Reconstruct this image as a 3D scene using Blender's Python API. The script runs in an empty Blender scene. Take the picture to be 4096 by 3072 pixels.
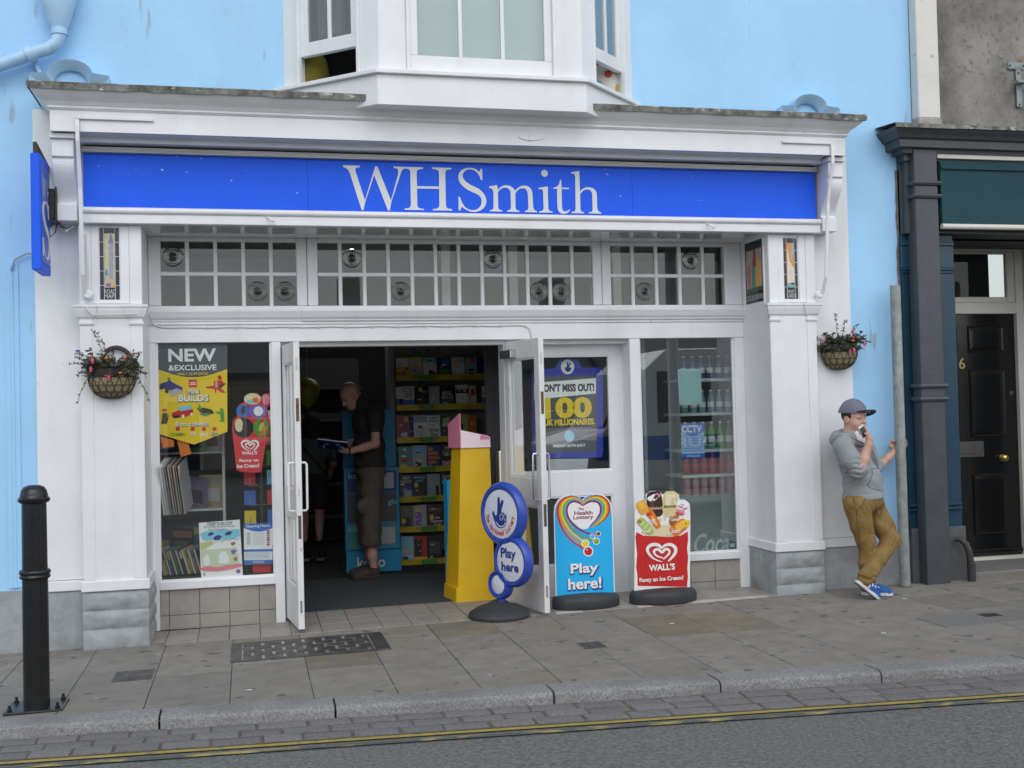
import bpy, bmesh, math, random
import numpy as np
from mathutils import Vector, Matrix

S = bpy.context.scene
COL = S.collection
R_ = math.radians
random.seed(11)

# ------------------------------------------------------------------ camera
FOC = 4485.9
CAM = np.array([0.0, -8.4, 1.578])
def _rot(yaw, pitch, roll):
    cy, sy, cp, sp = math.cos(yaw), math.sin(yaw), math.cos(pitch), math.sin(pitch)
    f = np.array([sy * cp, cy * cp, sp]); r = np.array([cy, -sy, 0.0]); d = np.cross(f, r)
    cr, sr = math.cos(roll), math.sin(roll)
    return np.array([cr * r + sr * d, -sr * r + cr * d, f])
CR = _rot(R_(13.3165), R_(1.3687), R_(1.4084))
cd = bpy.data.cameras.new('camera'); co = bpy.data.objects.new('camera', cd); COL.objects.link(co)
cd.sensor_width = 36.0; cd.lens = FOC / 4096 * 36.0; cd.clip_end = 400; cd.clip_start = 0.05
m3 = Matrix(((CR[0][0], -CR[1][0], -CR[2][0]), (CR[0][1], -CR[1][1], -CR[2][1]), (CR[0][2], -CR[1][2], -CR[2][2])))
co.matrix_world = Matrix.Translation(CAM.tolist()) @ m3.to_4x4()
S.camera = co

# ------------------------------------------------------------------ light: bright overcast day
SUN_EL, SUN_AZ = R_(44), R_(-20)          # high, over the street, a little to the left
world = bpy.data.worlds.new('World'); S.world = world; world.use_nodes = True
wn = world.node_tree.nodes; wl = world.node_tree.links
bg = wn['Background']; sky = wn.new('ShaderNodeTexSky'); sky.sky_type = 'NISHITA'; sky.sun_disc = False
sky.sun_elevation = SUN_EL; sky.sun_rotation = R_(180) + SUN_AZ; sky.air_density = 1.0; sky.dust_density = 1.0; sky.ozone_density = 1.0
hs = wn.new('ShaderNodeHueSaturation'); hs.inputs['Saturation'].default_value = 0.30
wl.new(sky.outputs[0], hs.inputs['Color']); wl.new(hs.outputs[0], bg.inputs['Color']); bg.inputs['Strength'].default_value = 0.15
sd = bpy.data.lights.new('sun', 'SUN'); sd.energy = 0.6; sd.angle = R_(40); sd.color = (1.0, 0.985, 0.96)
so = bpy.data.objects.new('sun', sd); COL.objects.link(so)
sdir = Vector((math.sin(SUN_AZ) * math.cos(SUN_EL), -math.cos(SUN_AZ) * math.cos(SUN_EL), math.sin(SUN_EL)))
so.rotation_euler = sdir.to_track_quat('Z', 'Y').to_euler(); so.location = (-4, -10, 12)
S.view_settings.view_transform = 'Standard'; S.view_settings.look = 'None'; S.view_settings.gamma = 1.0
S.view_settings.exposure = 0.42
S.view_settings.use_curve_mapping = False
S.render.engine = 'CYCLES'
S.cycles.max_bounces = 8; S.cycles.transparent_max_bounces = 16; S.cycles.use_denoising = True

# ------------------------------------------------------------------ helpers
K = 4096 / 2212.0
def at(px, py, Y):
    """point of the wall plane y = Y that projects to image coordinates (px, py)"""
    d = CR.T @ np.array([(px * K - 2048) / FOC, (py * K - 1536) / FOC, 1.0])
    t = (Y - CAM[1]) / d[1]
    return CAM + t * d
def rect(xa, ya, xb, yb, Y):
    m = (ya + yb) / 2; c = (xa + xb) / 2
    return at(xa, m, Y)[0], at(xb, m, Y)[0], at(c, yb, Y)[2], at(c, ya, Y)[2]
def G(x): return 0.0105 * (x - 1.7)          # the street climbs gently to the right

MATS = {}
def mat(name, col, rough=0.6, var=0.0, vs=6.0, bump=0.0, bs=40.0, metal=0.0, spec=0.5, randv=0.0, coat=0.0, col2=None, vdet=4.0, emit=0.0, stretch=None, lo=0.35, hi=0.65):
    if name in MATS: return MATS[name]
    m = bpy.data.materials.new(name); m.use_nodes = True; nt = m.node_tree; n = nt.nodes; l = nt.links
    b = n['Principled BSDF']; b.inputs['Roughness'].default_value = rough; b.inputs['Metallic'].default_value = metal
    b.inputs['Specular IOR Level'].default_value = spec; b.inputs['Coat Weight'].default_value = coat
    c4 = (*col, 1.0); b.inputs['Base Color'].default_value = c4
    if emit: b.inputs['Emission Color'].default_value = c4; b.inputs['Emission Strength'].default_value = emit
    geo = n.new('ShaderNodeNewGeometry'); src = geo.outputs['Position']
    if stretch:
        mp = n.new('ShaderNodeMapping'); mp.inputs['Scale'].default_value = stretch; l.new(src, mp.inputs['Vector']); src = mp.outputs[0]
    out = None
    if var or col2:
        nz = n.new('ShaderNodeTexNoise'); nz.inputs['Scale'].default_value = vs; nz.inputs['Detail'].default_value = vdet; nz.inputs['Roughness'].default_value = 0.6
        l.new(src, nz.inputs['Vector'])
        mr = n.new('ShaderNodeMapRange'); mr.inputs['From Min'].default_value = lo; mr.inputs['From Max'].default_value = hi; l.new(nz.outputs['Fac'], mr.inputs['Value'])
        mx = n.new('ShaderNodeMix'); mx.data_type = 'RGBA'; l.new(mr.outputs[0], mx.inputs['Factor'])
        a = col2 if col2 else tuple(c * (1 - var) for c in col)
        mx.inputs['A'].default_value = (*a, 1); mx.inputs['B'].default_value = c4 if col2 else (*[min(1, c * (1 + var * 0.5)) for c in col], 1)
        out = mx.outputs['Result']
    if randv:
        oi = n.new('ShaderNodeObjectInfo'); mr2 = n.new('ShaderNodeMapRange'); mr2.inputs['To Min'].default_value = 1 - randv; mr2.inputs['To Max'].default_value = 1 + randv
        l.new(oi.outputs['Random'], mr2.inputs['Value'])
        hv = n.new('ShaderNodeHueSaturation'); l.new(mr2.outputs[0], hv.inputs['Value'])
        if out: l.new(out, hv.inputs['Color'])
        else: hv.inputs['Color'].default_value = c4
        out = hv.outputs[0]
    if out: l.new(out, b.inputs['Base Color'])
    if bump:
        nb = n.new('ShaderNodeTexNoise'); nb.inputs['Scale'].default_value = bs; nb.inputs['Detail'].default_value = 5; l.new(geo.outputs['Position'], nb.inputs['Vector'])
        bp = n.new('ShaderNodeBump'); bp.inputs['Strength'].default_value = min(1, bump); bp.inputs['Distance'].default_value = 0.004 if bump <= 1 else 0.004 * bump
        l.new(nb.outputs['Fac'], bp.inputs['Height']); l.new(bp.outputs[0], b.inputs['Normal'])
    MATS[name] = m
    return m
def nodes_of(m): return m.node_tree.nodes, m.node_tree.links, m.node_tree.nodes['Principled BSDF']

def overlay(m, color, scale, lo, hi, stretch=(1, 1, 1), detail=3.0, rough=None, amount=1.0, seed=0.0):
    """mix another colour over a material where a stretched noise is high: stains, dirt, chips"""
    n, l, b = nodes_of(m)
    prev = b.inputs['Base Color'].links[0].from_socket if b.inputs['Base Color'].links else None
    geo = n.new('ShaderNodeNewGeometry'); mp = n.new('ShaderNodeMapping'); mp.inputs['Scale'].default_value = stretch; mp.inputs['Location'].default_value = (seed, seed * 1.7, seed * 0.6)
    l.new(geo.outputs['Position'], mp.inputs['Vector'])
    nz = n.new('ShaderNodeTexNoise'); nz.inputs['Scale'].default_value = scale; nz.inputs['Detail'].default_value = detail; l.new(mp.outputs[0], nz.inputs['Vector'])
    mr = n.new('ShaderNodeMapRange'); mr.inputs['From Min'].default_value = lo; mr.inputs['From Max'].default_value = hi; mr.inputs['To Max'].default_value = amount; l.new(nz.outputs['Fac'], mr.inputs['Value'])
    mx = n.new('ShaderNodeMix'); mx.data_type = 'RGBA'; l.new(mr.outputs[0], mx.inputs['Factor'])
    if prev: l.new(prev, mx.inputs['A'])
    else: mx.inputs['A'].default_value = b.inputs['Base Color'].default_value
    mx.inputs['B'].default_value = (*color, 1); l.new(mx.outputs['Result'], b.inputs['Base Color'])
    return m
def glass(name, tint=(0.965, 0.985, 0.98), refl=1.0, rough=0.0):
    m = bpy.data.materials.new(name); m.use_nodes = True; n = m.node_tree.nodes; l = m.node_tree.links
    n.remove(n['Principled BSDF']); o = n['Material Output']
    tr = n.new('ShaderNodeBsdfTransparent'); tr.inputs['Color'].default_value = (*tint, 1)
    gl = n.new('ShaderNodeBsdfGlossy'); gl.inputs['Roughness'].default_value = rough; gl.inputs['Color'].default_value = (1, 1, 1, 1)
    fr = n.new('ShaderNodeFresnel'); ge = n.new('ShaderNodeNewGeometry'); io = n.new('ShaderNodeMapRange'); io.inputs['To Min'].default_value = 1.5; io.inputs['To Max'].default_value = 1 / 1.5   # same reflectance on both faces of a thin pane
    l.new(ge.outputs['Backfacing'], io.inputs['Value']); l.new(io.outputs[0], fr.inputs['IOR'])
    mu = n.new('ShaderNodeMath'); mu.operation = 'MULTIPLY'; mu.inputs[1].default_value = 1.8 * refl; mu.use_clamp = True; l.new(fr.outputs[0], mu.inputs[0])
    mx = n.new('ShaderNodeMixShader'); l.new(mu.outputs[0], mx.inputs[0]); l.new(tr.outputs[0], mx.inputs[1]); l.new(gl.outputs[0], mx.inputs[2])
    l.new(mx.outputs[0], o.inputs['Surface']); MATS[name] = m
    return m

class MB:
    def __init__(s): s.v = []; s.f = []
    def add(s, vs, fs):
        o = len(s.v); s.v += [tuple(map(float, v)) for v in vs]; s.f += [tuple(o + i for i in f) for f in fs]; return s
    def box(s, x0, x1, y0, y1, z0, z1):
        return s.add([(x0, y0, z0), (x1, y0, z0), (x1, y1, z0), (x0, y1, z0), (x0, y0, z1), (x1, y0, z1), (x1, y1, z1), (x0, y1, z1)],
                     [(0, 3, 2, 1), (4, 5, 6, 7), (0, 1, 5, 4), (1, 2, 6, 5), (2, 3, 7, 6), (3, 0, 4, 7)])
    def prism(s, pts, axis, a, b):
        n = len(pts)
        mk = {'x': lambda p, t: (t, p[0], p[1]), 'y': lambda p, t: (p[0], t, p[1]), 'z': lambda p, t: (p[0], p[1], t)}[axis]
        vs = [mk(p, a) for p in pts] + [mk(p, b) for p in pts]
        return s.add(vs, [tuple(range(n))[::-1], tuple(range(n, 2 * n))] + [(i, (i + 1) % n, n + (i + 1) % n, n + i) for i in range(n)])
    def tube(s, path, r, n=8, caps=True):
        P = [np.array(p, float) for p in path]; m = len(P); rr = r if hasattr(r, '__len__') else [r] * m
        T = [P[min(i + 1, m - 1)] - P[max(i - 1, 0)] for i in range(m)]
        T = [t / max(1e-9, np.linalg.norm(t)) for t in T]
        up = np.array([0, 0, 1.0]) if abs(T[0][2]) < 0.9 else np.array([1.0, 0, 0])
        vs = []
        u = np.cross(T[0], up); u /= np.linalg.norm(u)
        for i in range(m):
            u = u - T[i] * (u @ T[i]); u /= max(1e-9, np.linalg.norm(u)); w = np.cross(T[i], u)
            for j in range(n):
                a = 2 * math.pi * j / n; vs.append(P[i] + rr[i] * (math.cos(a) * u + math.sin(a) * w))
        fs = [(i * n + j, i * n + (j + 1) % n, (i + 1) * n + (j + 1) % n, (i + 1) * n + j) for i in range(m - 1) for j in range(n)]
        if caps: fs += [tuple(range(n))[::-1], tuple(range((m - 1) * n, m * n))]
        return s.add(vs, fs)
    def lathe(s, prof, n=24, c=(0, 0, 0), sx=1.0, sy=1.0, a0=0.0, a1=2 * math.pi, axis='z'):
        full = abs(a1 - a0 - 2 * math.pi) < 1e-6; nn = n if full else n + 1; vs = []
        for r, z in prof:
            for j in range(nn):
                a = a0 + (a1 - a0) * j / n; x, y = r * math.cos(a) * sx, r * math.sin(a) * sy
                vs.append((c[0] + x, c[1] + y, c[2] + z) if axis == 'z' else ((c[0] + x, c[1] - z, c[2] + y)))
        fs = []
        for i in range(len(prof) - 1):
            for j in range(n):
                k = (j + 1) % nn; fs.append((i * nn + j, i * nn + k, (i + 1) * nn + k, (i + 1) * nn + j))
        if full:
            if prof[0][0] > 1e-6: fs.append(tuple(range(nn))[::-1])
            if prof[-1][0] > 1e-6: fs.append(tuple(range((len(prof) - 1) * nn, len(prof) * nn)))
        return s.add(vs, fs)
    def sweepU(s, prof, xL, xR, y0, yw):
        """profile of (out, z) run round a projecting front with mitred returns"""
        vs = []; m = len(prof)
        for d, z in prof: vs += [(xL - d, yw, z), (xL - d, y0 - d, z), (xR + d, y0 - d, z), (xR + d, yw, z)]
        fs = [(i * 4 + j, i * 4 + j + 1, (i + 1) * 4 + j + 1, (i + 1) * 4 + j) for i in range(m - 1) for j in range(3)]
        fs += [(0, 3, 2, 1), tuple((m - 1) * 4 + j for j in range(4))]
        return s.add(vs, fs)
    def map(s, fn): s.v = [tuple(fn(*v)) for v in s.v]; return s
    def ground(s): return s.map(lambda x, y, z: (x, y, z + G(x)))
    def build(s, name, m, parent=None, smooth=False, bevel=0.0, segs=1, world=True, kind=None, label=None, auto=None):
        me = bpy.data.meshes.new(name)
        off = parent_origin(parent) if (parent and world) else (0, 0, 0)
        me.from_pydata([(v[0] - off[0], v[1] - off[1], v[2] - off[2]) for v in s.v], [], s.f); me.update()
        bm = bmesh.new(); bm.from_mesh(me)
        bmesh.ops.recalc_face_normals(bm, faces=bm.faces)
        if bevel:
            eds = [e for e in bm.edges if len(e.link_faces) == 2 and e.calc_face_angle(0) > 0.6]
            bmesh.ops.bevel(bm, geom=eds, offset=bevel, segments=segs, profile=0.6, affect='EDGES', clamp_overlap=True)
        bm.to_mesh(me); bm.free()
        if smooth:
            me.polygons.foreach_set('use_smooth', [True] * len(me.polygons))
            me.set_sharp_from_angle(angle=R_(auto or 40))
        return link(name, me, m, parent, kind, label)
def parent_origin(p):
    x = Vector((0, 0, 0))
    while p: x += p.location; p = p.parent
    return x
def link(name, me, m, parent=None, kind=None, label=None):
    if isinstance(m, str): m = MATS[m]
    if m is not None: me.materials.clear(); me.materials.append(m)
    o = bpy.data.objects.new(name, me); COL.objects.link(o)
    if parent: o.parent = parent
    if kind: o['kind'] = kind
    if label: o['label'] = label
    return o
def thing(name, label, cat, loc=(0, 0, 0), rotz=0.0, group=None):
    o = bpy.data.objects.new(name, None); o.empty_display_size = 0.1; COL.objects.link(o); o.location = loc; o.rotation_euler = (0, 0, rotz)
    return tag(o, label, cat, group)
def tag(o, label, cat, group=None):
    o['label'] = label; o['category'] = cat
    if group: o['group'] = group
    return o
def BOX(name, m, parent, x0, x1, y0, y1, z0, z1, bevel=0.0, **kw): return MB().box(x0, x1, y0, y1, z0, z1).build(name, m, parent, bevel=bevel, **kw)
def dup(root, loc, rotz=None, label=None, group=None):
    r = root.copy(); COL.objects.link(r); r.location = loc
    if rotz is not None: r.rotation_euler = (0, 0, rotz)
    if label: r['label'] = label
    if group: r['group'] = group
    for ch in list(root.children):
        c = ch.copy(); COL.objects.link(c); c.parent = r
        for g in list(ch.children):
            d = g.copy(); COL.objects.link(d); d.parent = c
    return r

_TXT = {}
def text_mesh(s, bold=0.0, shear=0.0, space=1.0):
    key = (s, bold, shear, space)
    if key not in _TXT:
        cu = bpy.data.curves.new('lettering', 'FONT'); cu.body = s; cu.offset = bold; cu.shear = shear; cu.space_character = space
        cu.fill_mode = 'FRONT'; cu.resolution_u = 3; cu.extrude = 0.0
        o = bpy.data.objects.new('lettering', cu); COL.objects.link(o)
        dg = bpy.context.evaluated_depsgraph_get(); dg.update()
        me = bpy.data.meshes.new_from_object(o.evaluated_get(dg))
        vs = np.array([v.co[:] for v in me.vertices]).reshape(-1, 3); fs = [tuple(p.vertices) for p in me.polygons]
        bpy.data.objects.remove(o); bpy.data.curves.remove(cu); bpy.data.meshes.remove(me)
        vs = vs - vs.min(0); _TXT[key] = (vs / np.maximum(vs.max(0), 1e-6), fs)
    return _TXT[key]
def text(s, name, m, parent, o, u, w, W, H, bold=0.0, thick=0.0, shear=0.0, space=1.0, arc=None):
    """lettering filling a W x H rectangle: o = lower left corner, u = direction of writing, w = upwards (in the parent's space)"""
    vs, fs = text_mesh(s, bold, shear, space); o = np.array(o, float); u = np.array(u, float); w = np.array(w, float)
    P = o + np.outer(vs[:, 0] * W, u) + np.outer(vs[:, 1] * H, w)
    mb = MB(); mb.add(P, fs)
    if thick:
        nrm = np.cross(u, w); n0 = len(P)
        from collections import Counter
        ed = Counter(); orient = {}
        for f in fs:
            for i in range(len(f)):
                a, b = f[i], f[(i + 1) % len(f)]; ed[(min(a, b), max(a, b))] += 1; orient[(min(a, b), max(a, b))] = (a, b)
        mb.v += [tuple(p + nrm * thick) for p in P]
        mb.f = [tuple(i for i in f) for f in fs] + [tuple(i + n0 for i in f) for f in fs] + [(orient[e][0], orient[e][1], orient[e][1] + n0, orient[e][0] + n0) for e, c in ed.items() if c == 1]
    return mb.build(name, m, parent, world=False)
def wtext(s, name, m, parent, xa, ya, xb, yb, Y, bold=0.0, thick=0.0, shear=0.0, space=1.0, lift=0.0):
    """lettering on a wall-parallel surface, from its rectangle in image coordinates"""
    x0, x1, z0, z1 = rect(xa, ya, xb, yb, Y); off = parent_origin(parent)
    return text(s, name, m, parent, (x0 - off[0], Y - lift - layer(parent) - off[1], z0 - off[2]), (1, 0, 0), (0, 0, 1), x1 - x0, z1 - z0, bold, thick, shear, space)
def poly(name, m, parent, pts, Y, thick=0.002, axis='y', **kw):
    """flat shape of (x, z) corners on a wall-parallel surface, with a little thickness towards the street"""
    return MB().prism(pts, 'y', Y - thick - layer(parent), Y).build(name, m, parent, **kw)
LAYER = {}
def layer(parent):
    """each print laid on a sheet lies a hair in front of the one before"""
    if not parent: return 0.0
    LAYER[parent.name] = LAYER.get(parent.name, 0) + 1
    return LAYER[parent.name] * 7e-5
def circle(cx, cz, rx, rz=None, n=24, a0=0, a1=360):
    rz = rx if rz is None else rz
    return [(cx + rx * math.cos(R_(a0 + (a1 - a0) * i / n)), cz + rz * math.sin(R_(a0 + (a1 - a0) * i / n))) for i in range(n if a1 - a0 == 360 else n + 1)]

# ------------------------------------------------------------------ materials
WHITE = mat('white_paint', (0.80, 0.815, 0.835), 0.38, var=0.05, vs=2.2, bump=0.12, bs=30)
overlay(WHITE, (0.52, 0.50, 0.46), 4.0, 0.54, 0.82, (1, 1, 0.16), 8, amount=0.40)
overlay(WHITE, (0.30, 0.28, 0.25), 26.0, 0.74, 0.78, (1, 1, 0.5), 4, amount=0.6, seed=6)
DOORW = mat('worn_white_paint', (0.76, 0.76, 0.75), 0.4, var=0.08, vs=5, bump=0.1)
overlay(DOORW, (0.36, 0.30, 0.22), 16, 0.68, 0.74, (1, 1, 0.35), 6)
SOFFIT = mat('gloss_white_soffit', (0.74, 0.74, 0.74), 0.07, var=0.06, vs=2, bump=0.25, bs=5, coat=0.6)
BLUE = mat('pale_blue_render', (0.37, 0.665, 0.955), 0.62, var=0.06, vs=1.3, bump=0.55, bs=55)
overlay(BLUE, (0.28, 0.26, 0.22), 6.0, 0.675, 0.715, (1.6, 1.6, 0.28), 2.5, amount=0.5, seed=3.3)
overlay(BLUE, (0.26, 0.44, 0.63), 1.6, 0.56, 0.8, (1, 1, 0.35), 5, amount=0.35, seed=9)
BLUE2 = mat('pale_blue_gloss', (0.40, 0.62, 0.84), 0.35, var=0.06, vs=4, bump=0.15)
overlay(BLUE2, (0.30, 0.42, 0.5), 9, 0.6, 0.8, amount=0.5)
LEAD = mat('mossy_lead', (0.24, 0.245, 0.225), 0.8, col2=(0.07, 0.07, 0.058), vs=14, vdet=8, bump=1.5, bs=70)
overlay(LEAD, (0.5, 0.52, 0.5), 25, 0.60, 0.70, (0.5, 1, 1), 5)
PLINTH = mat('grey_painted_stone', (0.345, 0.372, 0.385), 0.6, var=0.15, vs=9, bump=1.2, bs=22)
overlay(PLINTH, (0.16, 0.165, 0.16), 4, 0.5, 0.8, (1, 1, 1.6), 6, amount=0.5)
SIGNB = mat('sign_blue', (0.014, 0.12, 0.88), 0.5, var=0.05, vs=3, spec=0.25)
overlay(SIGNB, (0.7, 0.72, 0.75), 28, 0.80, 0.83, (0.8, 1, 1.3), 1, amount=0.9, seed=4)
SIGNW = mat('sign_letter_grey', (0.72, 0.735, 0.73), 0.45)
DARKGAP = mat('dark_gap', (0.02, 0.02, 0.025), 0.9)
ALU = mat('brushed_aluminium', (0.50, 0.50, 0.49), 0.45, metal=0.3, var=0.2, vs=60, stretch=(0.05, 1, 3))
TILE = mat('beige_floor_tile', (0.305, 0.285, 0.258), 0.5, var=0.10, vs=12, randv=0.07, bump=0.25, bs=90)
overlay(TILE, (0.20, 0.18, 0.16), 5, 0.5, 0.8, amount=0.55)
TILEL = mat('pale_floor_tile', (0.55, 0.52, 0.47), 0.45, var=0.06, vs=12, randv=0.05)
DADO = mat('beige_dado_tile', (0.345, 0.315, 0.285), 0.5, var=0.09, vs=10, randv=0.05, bump=0.3, bs=120)
GROUT = mat('dark_grout', (0.085, 0.08, 0.075), 0.95)
SLAB = mat('paving_slab', (0.235, 0.219, 0.194), 0.8, var=0.16, vs=7, bump=1.0, bs=95, randv=0.10, vdet=7)
overlay(SLAB, (0.215, 0.190, 0.135), 1.3, 0.53, 0.68, detail=5, amount=0.6)
overlay(SLAB, (0.09, 0.087, 0.082), 9.0, 0.685, 0.715, detail=1, amount=0.75, seed=5)
overlay(SLAB, (0.45, 0.45, 0.43), 12.0, 0.79, 0.81, detail=1, amount=0.9, seed=8)
SLAB2 = mat('yellow_sandstone_slab', (0.215, 0.188, 0.138), 0.8, var=0.2, vs=5, bump=1.0, bs=90, randv=0.08)
overlay(SLAB2, (0.17, 0.16, 0.145), 2.2, 0.5, 0.65, detail=5, amount=0.8)
SLAB3 = mat('granite_slab', (0.24, 0.235, 0.225), 0.7, col2=(0.14, 0.135, 0.13), vs=130, bump=0.6, bs=150)
MORTAR = mat('mortar', (0.125, 0.115, 0.10), 0.95, var=0.3, vs=20)
KERB = mat('granite_kerb', (0.31, 0.31, 0.305), 0.62, col2=(0.16, 0.16, 0.16), vs=75, vdet=3, bump=1.4, bs=60)
overlay(KERB, (0.15, 0.145, 0.14), 3, 0.45, 0.7, amount=0.5)
SETT = mat('concrete_sett', (0.185, 0.180, 0.176), 0.8, var=0.25, vs=60, bump=1.3, bs=110, randv=0.10)
ASPH = mat('asphalt', (0.185, 0.193, 0.182), 0.85, col2=(0.080, 0.086, 0.082), vs=48, vdet=3, bump=1.8, bs=80, lo=0.3, hi=0.62)
overlay(ASPH, (0.33, 0.37, 0.36), 85, 0.66, 0.72, detail=2, amount=0.75, seed=2)
YELLOW = mat('road_yellow', (0.38, 0.30, 0.075), 0.75, var=0.15, vs=14)
overlay(YELLOW, (0.10, 0.105, 0.10), 30, 0.62, 0.68, (0.6, 1, 1), 4)
YELLOWW = mat('worn_road_yellow', (0.40, 0.33, 0.10), 0.75, var=0.15, vs=14)
overlay(YELLOWW, (0.10, 0.105, 0.10), 7, 0.44, 0.54, (0.6, 1.6, 1), 6)
IRON = mat('cast_iron_cover', (0.10, 0.097, 0.092), 0.45, var=0.5, vs=14, bump=0.7, metal=0.4)
STEELW = mat('worn_steel_bar', (0.48, 0.47, 0.45), 0.42, var=0.55, vs=6, metal=0.5, bump=0.3)
BLACKP = mat('black_gloss_paint', (0.012, 0.013, 0.014), 0.28, var=0.3, vs=30, bump=0.25, bs=60)
GALV = mat('galvanised_steel', (0.34, 0.365, 0.36), 0.5, var=0.25, vs=18, metal=0.35, bump=0.15, stretch=(1, 1, 0.5))
overlay(GALV, (0.55, 0.58, 0.57), 25, 0.66, 0.75, detail=6, amount=0.7)
GREYR = mat('weathered_grey_render', (0.30, 0.285, 0.26), 0.9, col2=(0.13, 0.122, 0.108), vs=2.6, vdet=9, bump=1.6, bs=70)
overlay(GREYR, (0.26, 0.15, 0.03), 5, 0.69, 0.74, detail=3, amount=0.8, seed=1)
overlay(GREYR, (0.10, 0.095, 0.085), 22, 0.56, 0.68, detail=6, amount=0.6)
OFFW = mat('offwhite_painted_stucco', (0.70, 0.69, 0.65), 0.6, var=0.06, vs=4, bump=0.5, bs=30)
overlay(OFFW, (0.35, 0.34, 0.32), 10, 0.68, 0.74, detail=5, amount=0.7)
CHAR = mat('charcoal_paint', (0.062, 0.070, 0.080), 0.42, var=0.12, vs=6, bump=0.5, bs=30)
TEAL = mat('dark_teal_paint', (0.008, 0.046, 0.082), 0.35, var=0.12, vs=6, bump=0.3)
AWN = mat('teal_canvas', (0.011, 0.055, 0.073), 0.85, var=0.12, vs=8, bump=0.4, bs=200)
CREAM = mat('cream_paint', (0.70, 0.68, 0.61), 0.4, var=0.05, vs=5)
BRASS = mat('brass', (0.62, 0.45, 0.16), 0.28, metal=1.0)
PEWTER = mat('dull_metal', (0.14, 0.135, 0.13), 0.45, metal=0.7, var=0.2, vs=30)
CHROME = mat('bright_metal', (0.62, 0.63, 0.64), 0.25, metal=0.9)
RUBBER = mat('black_rubber', (0.020, 0.021, 0.022), 0.6, var=0.2, vs=30, bump=0.3)
BASEP = mat('moulded_grey_plastic', (0.040, 0.043, 0.047), 0.62, var=0.15, vs=10, bump=0.3, bs=90)
CABLEW = mat('white_cable', (0.62, 0.62, 0.60), 0.5)
GLASS = glass('window_glass'); GLASSO = glass('old_pane_glass', (0.93, 0.95, 0.94), 0.45); GLASSF = glass('fanlight_glass', (0.80, 0.82, 0.80), 0.2); GLASSW = glass('plate_glass', (0.93, 0.965, 0.96), 2.1); GLASSB = glass('bay_glass', (0.80, 0.86, 0.85), 1.5)
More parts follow.
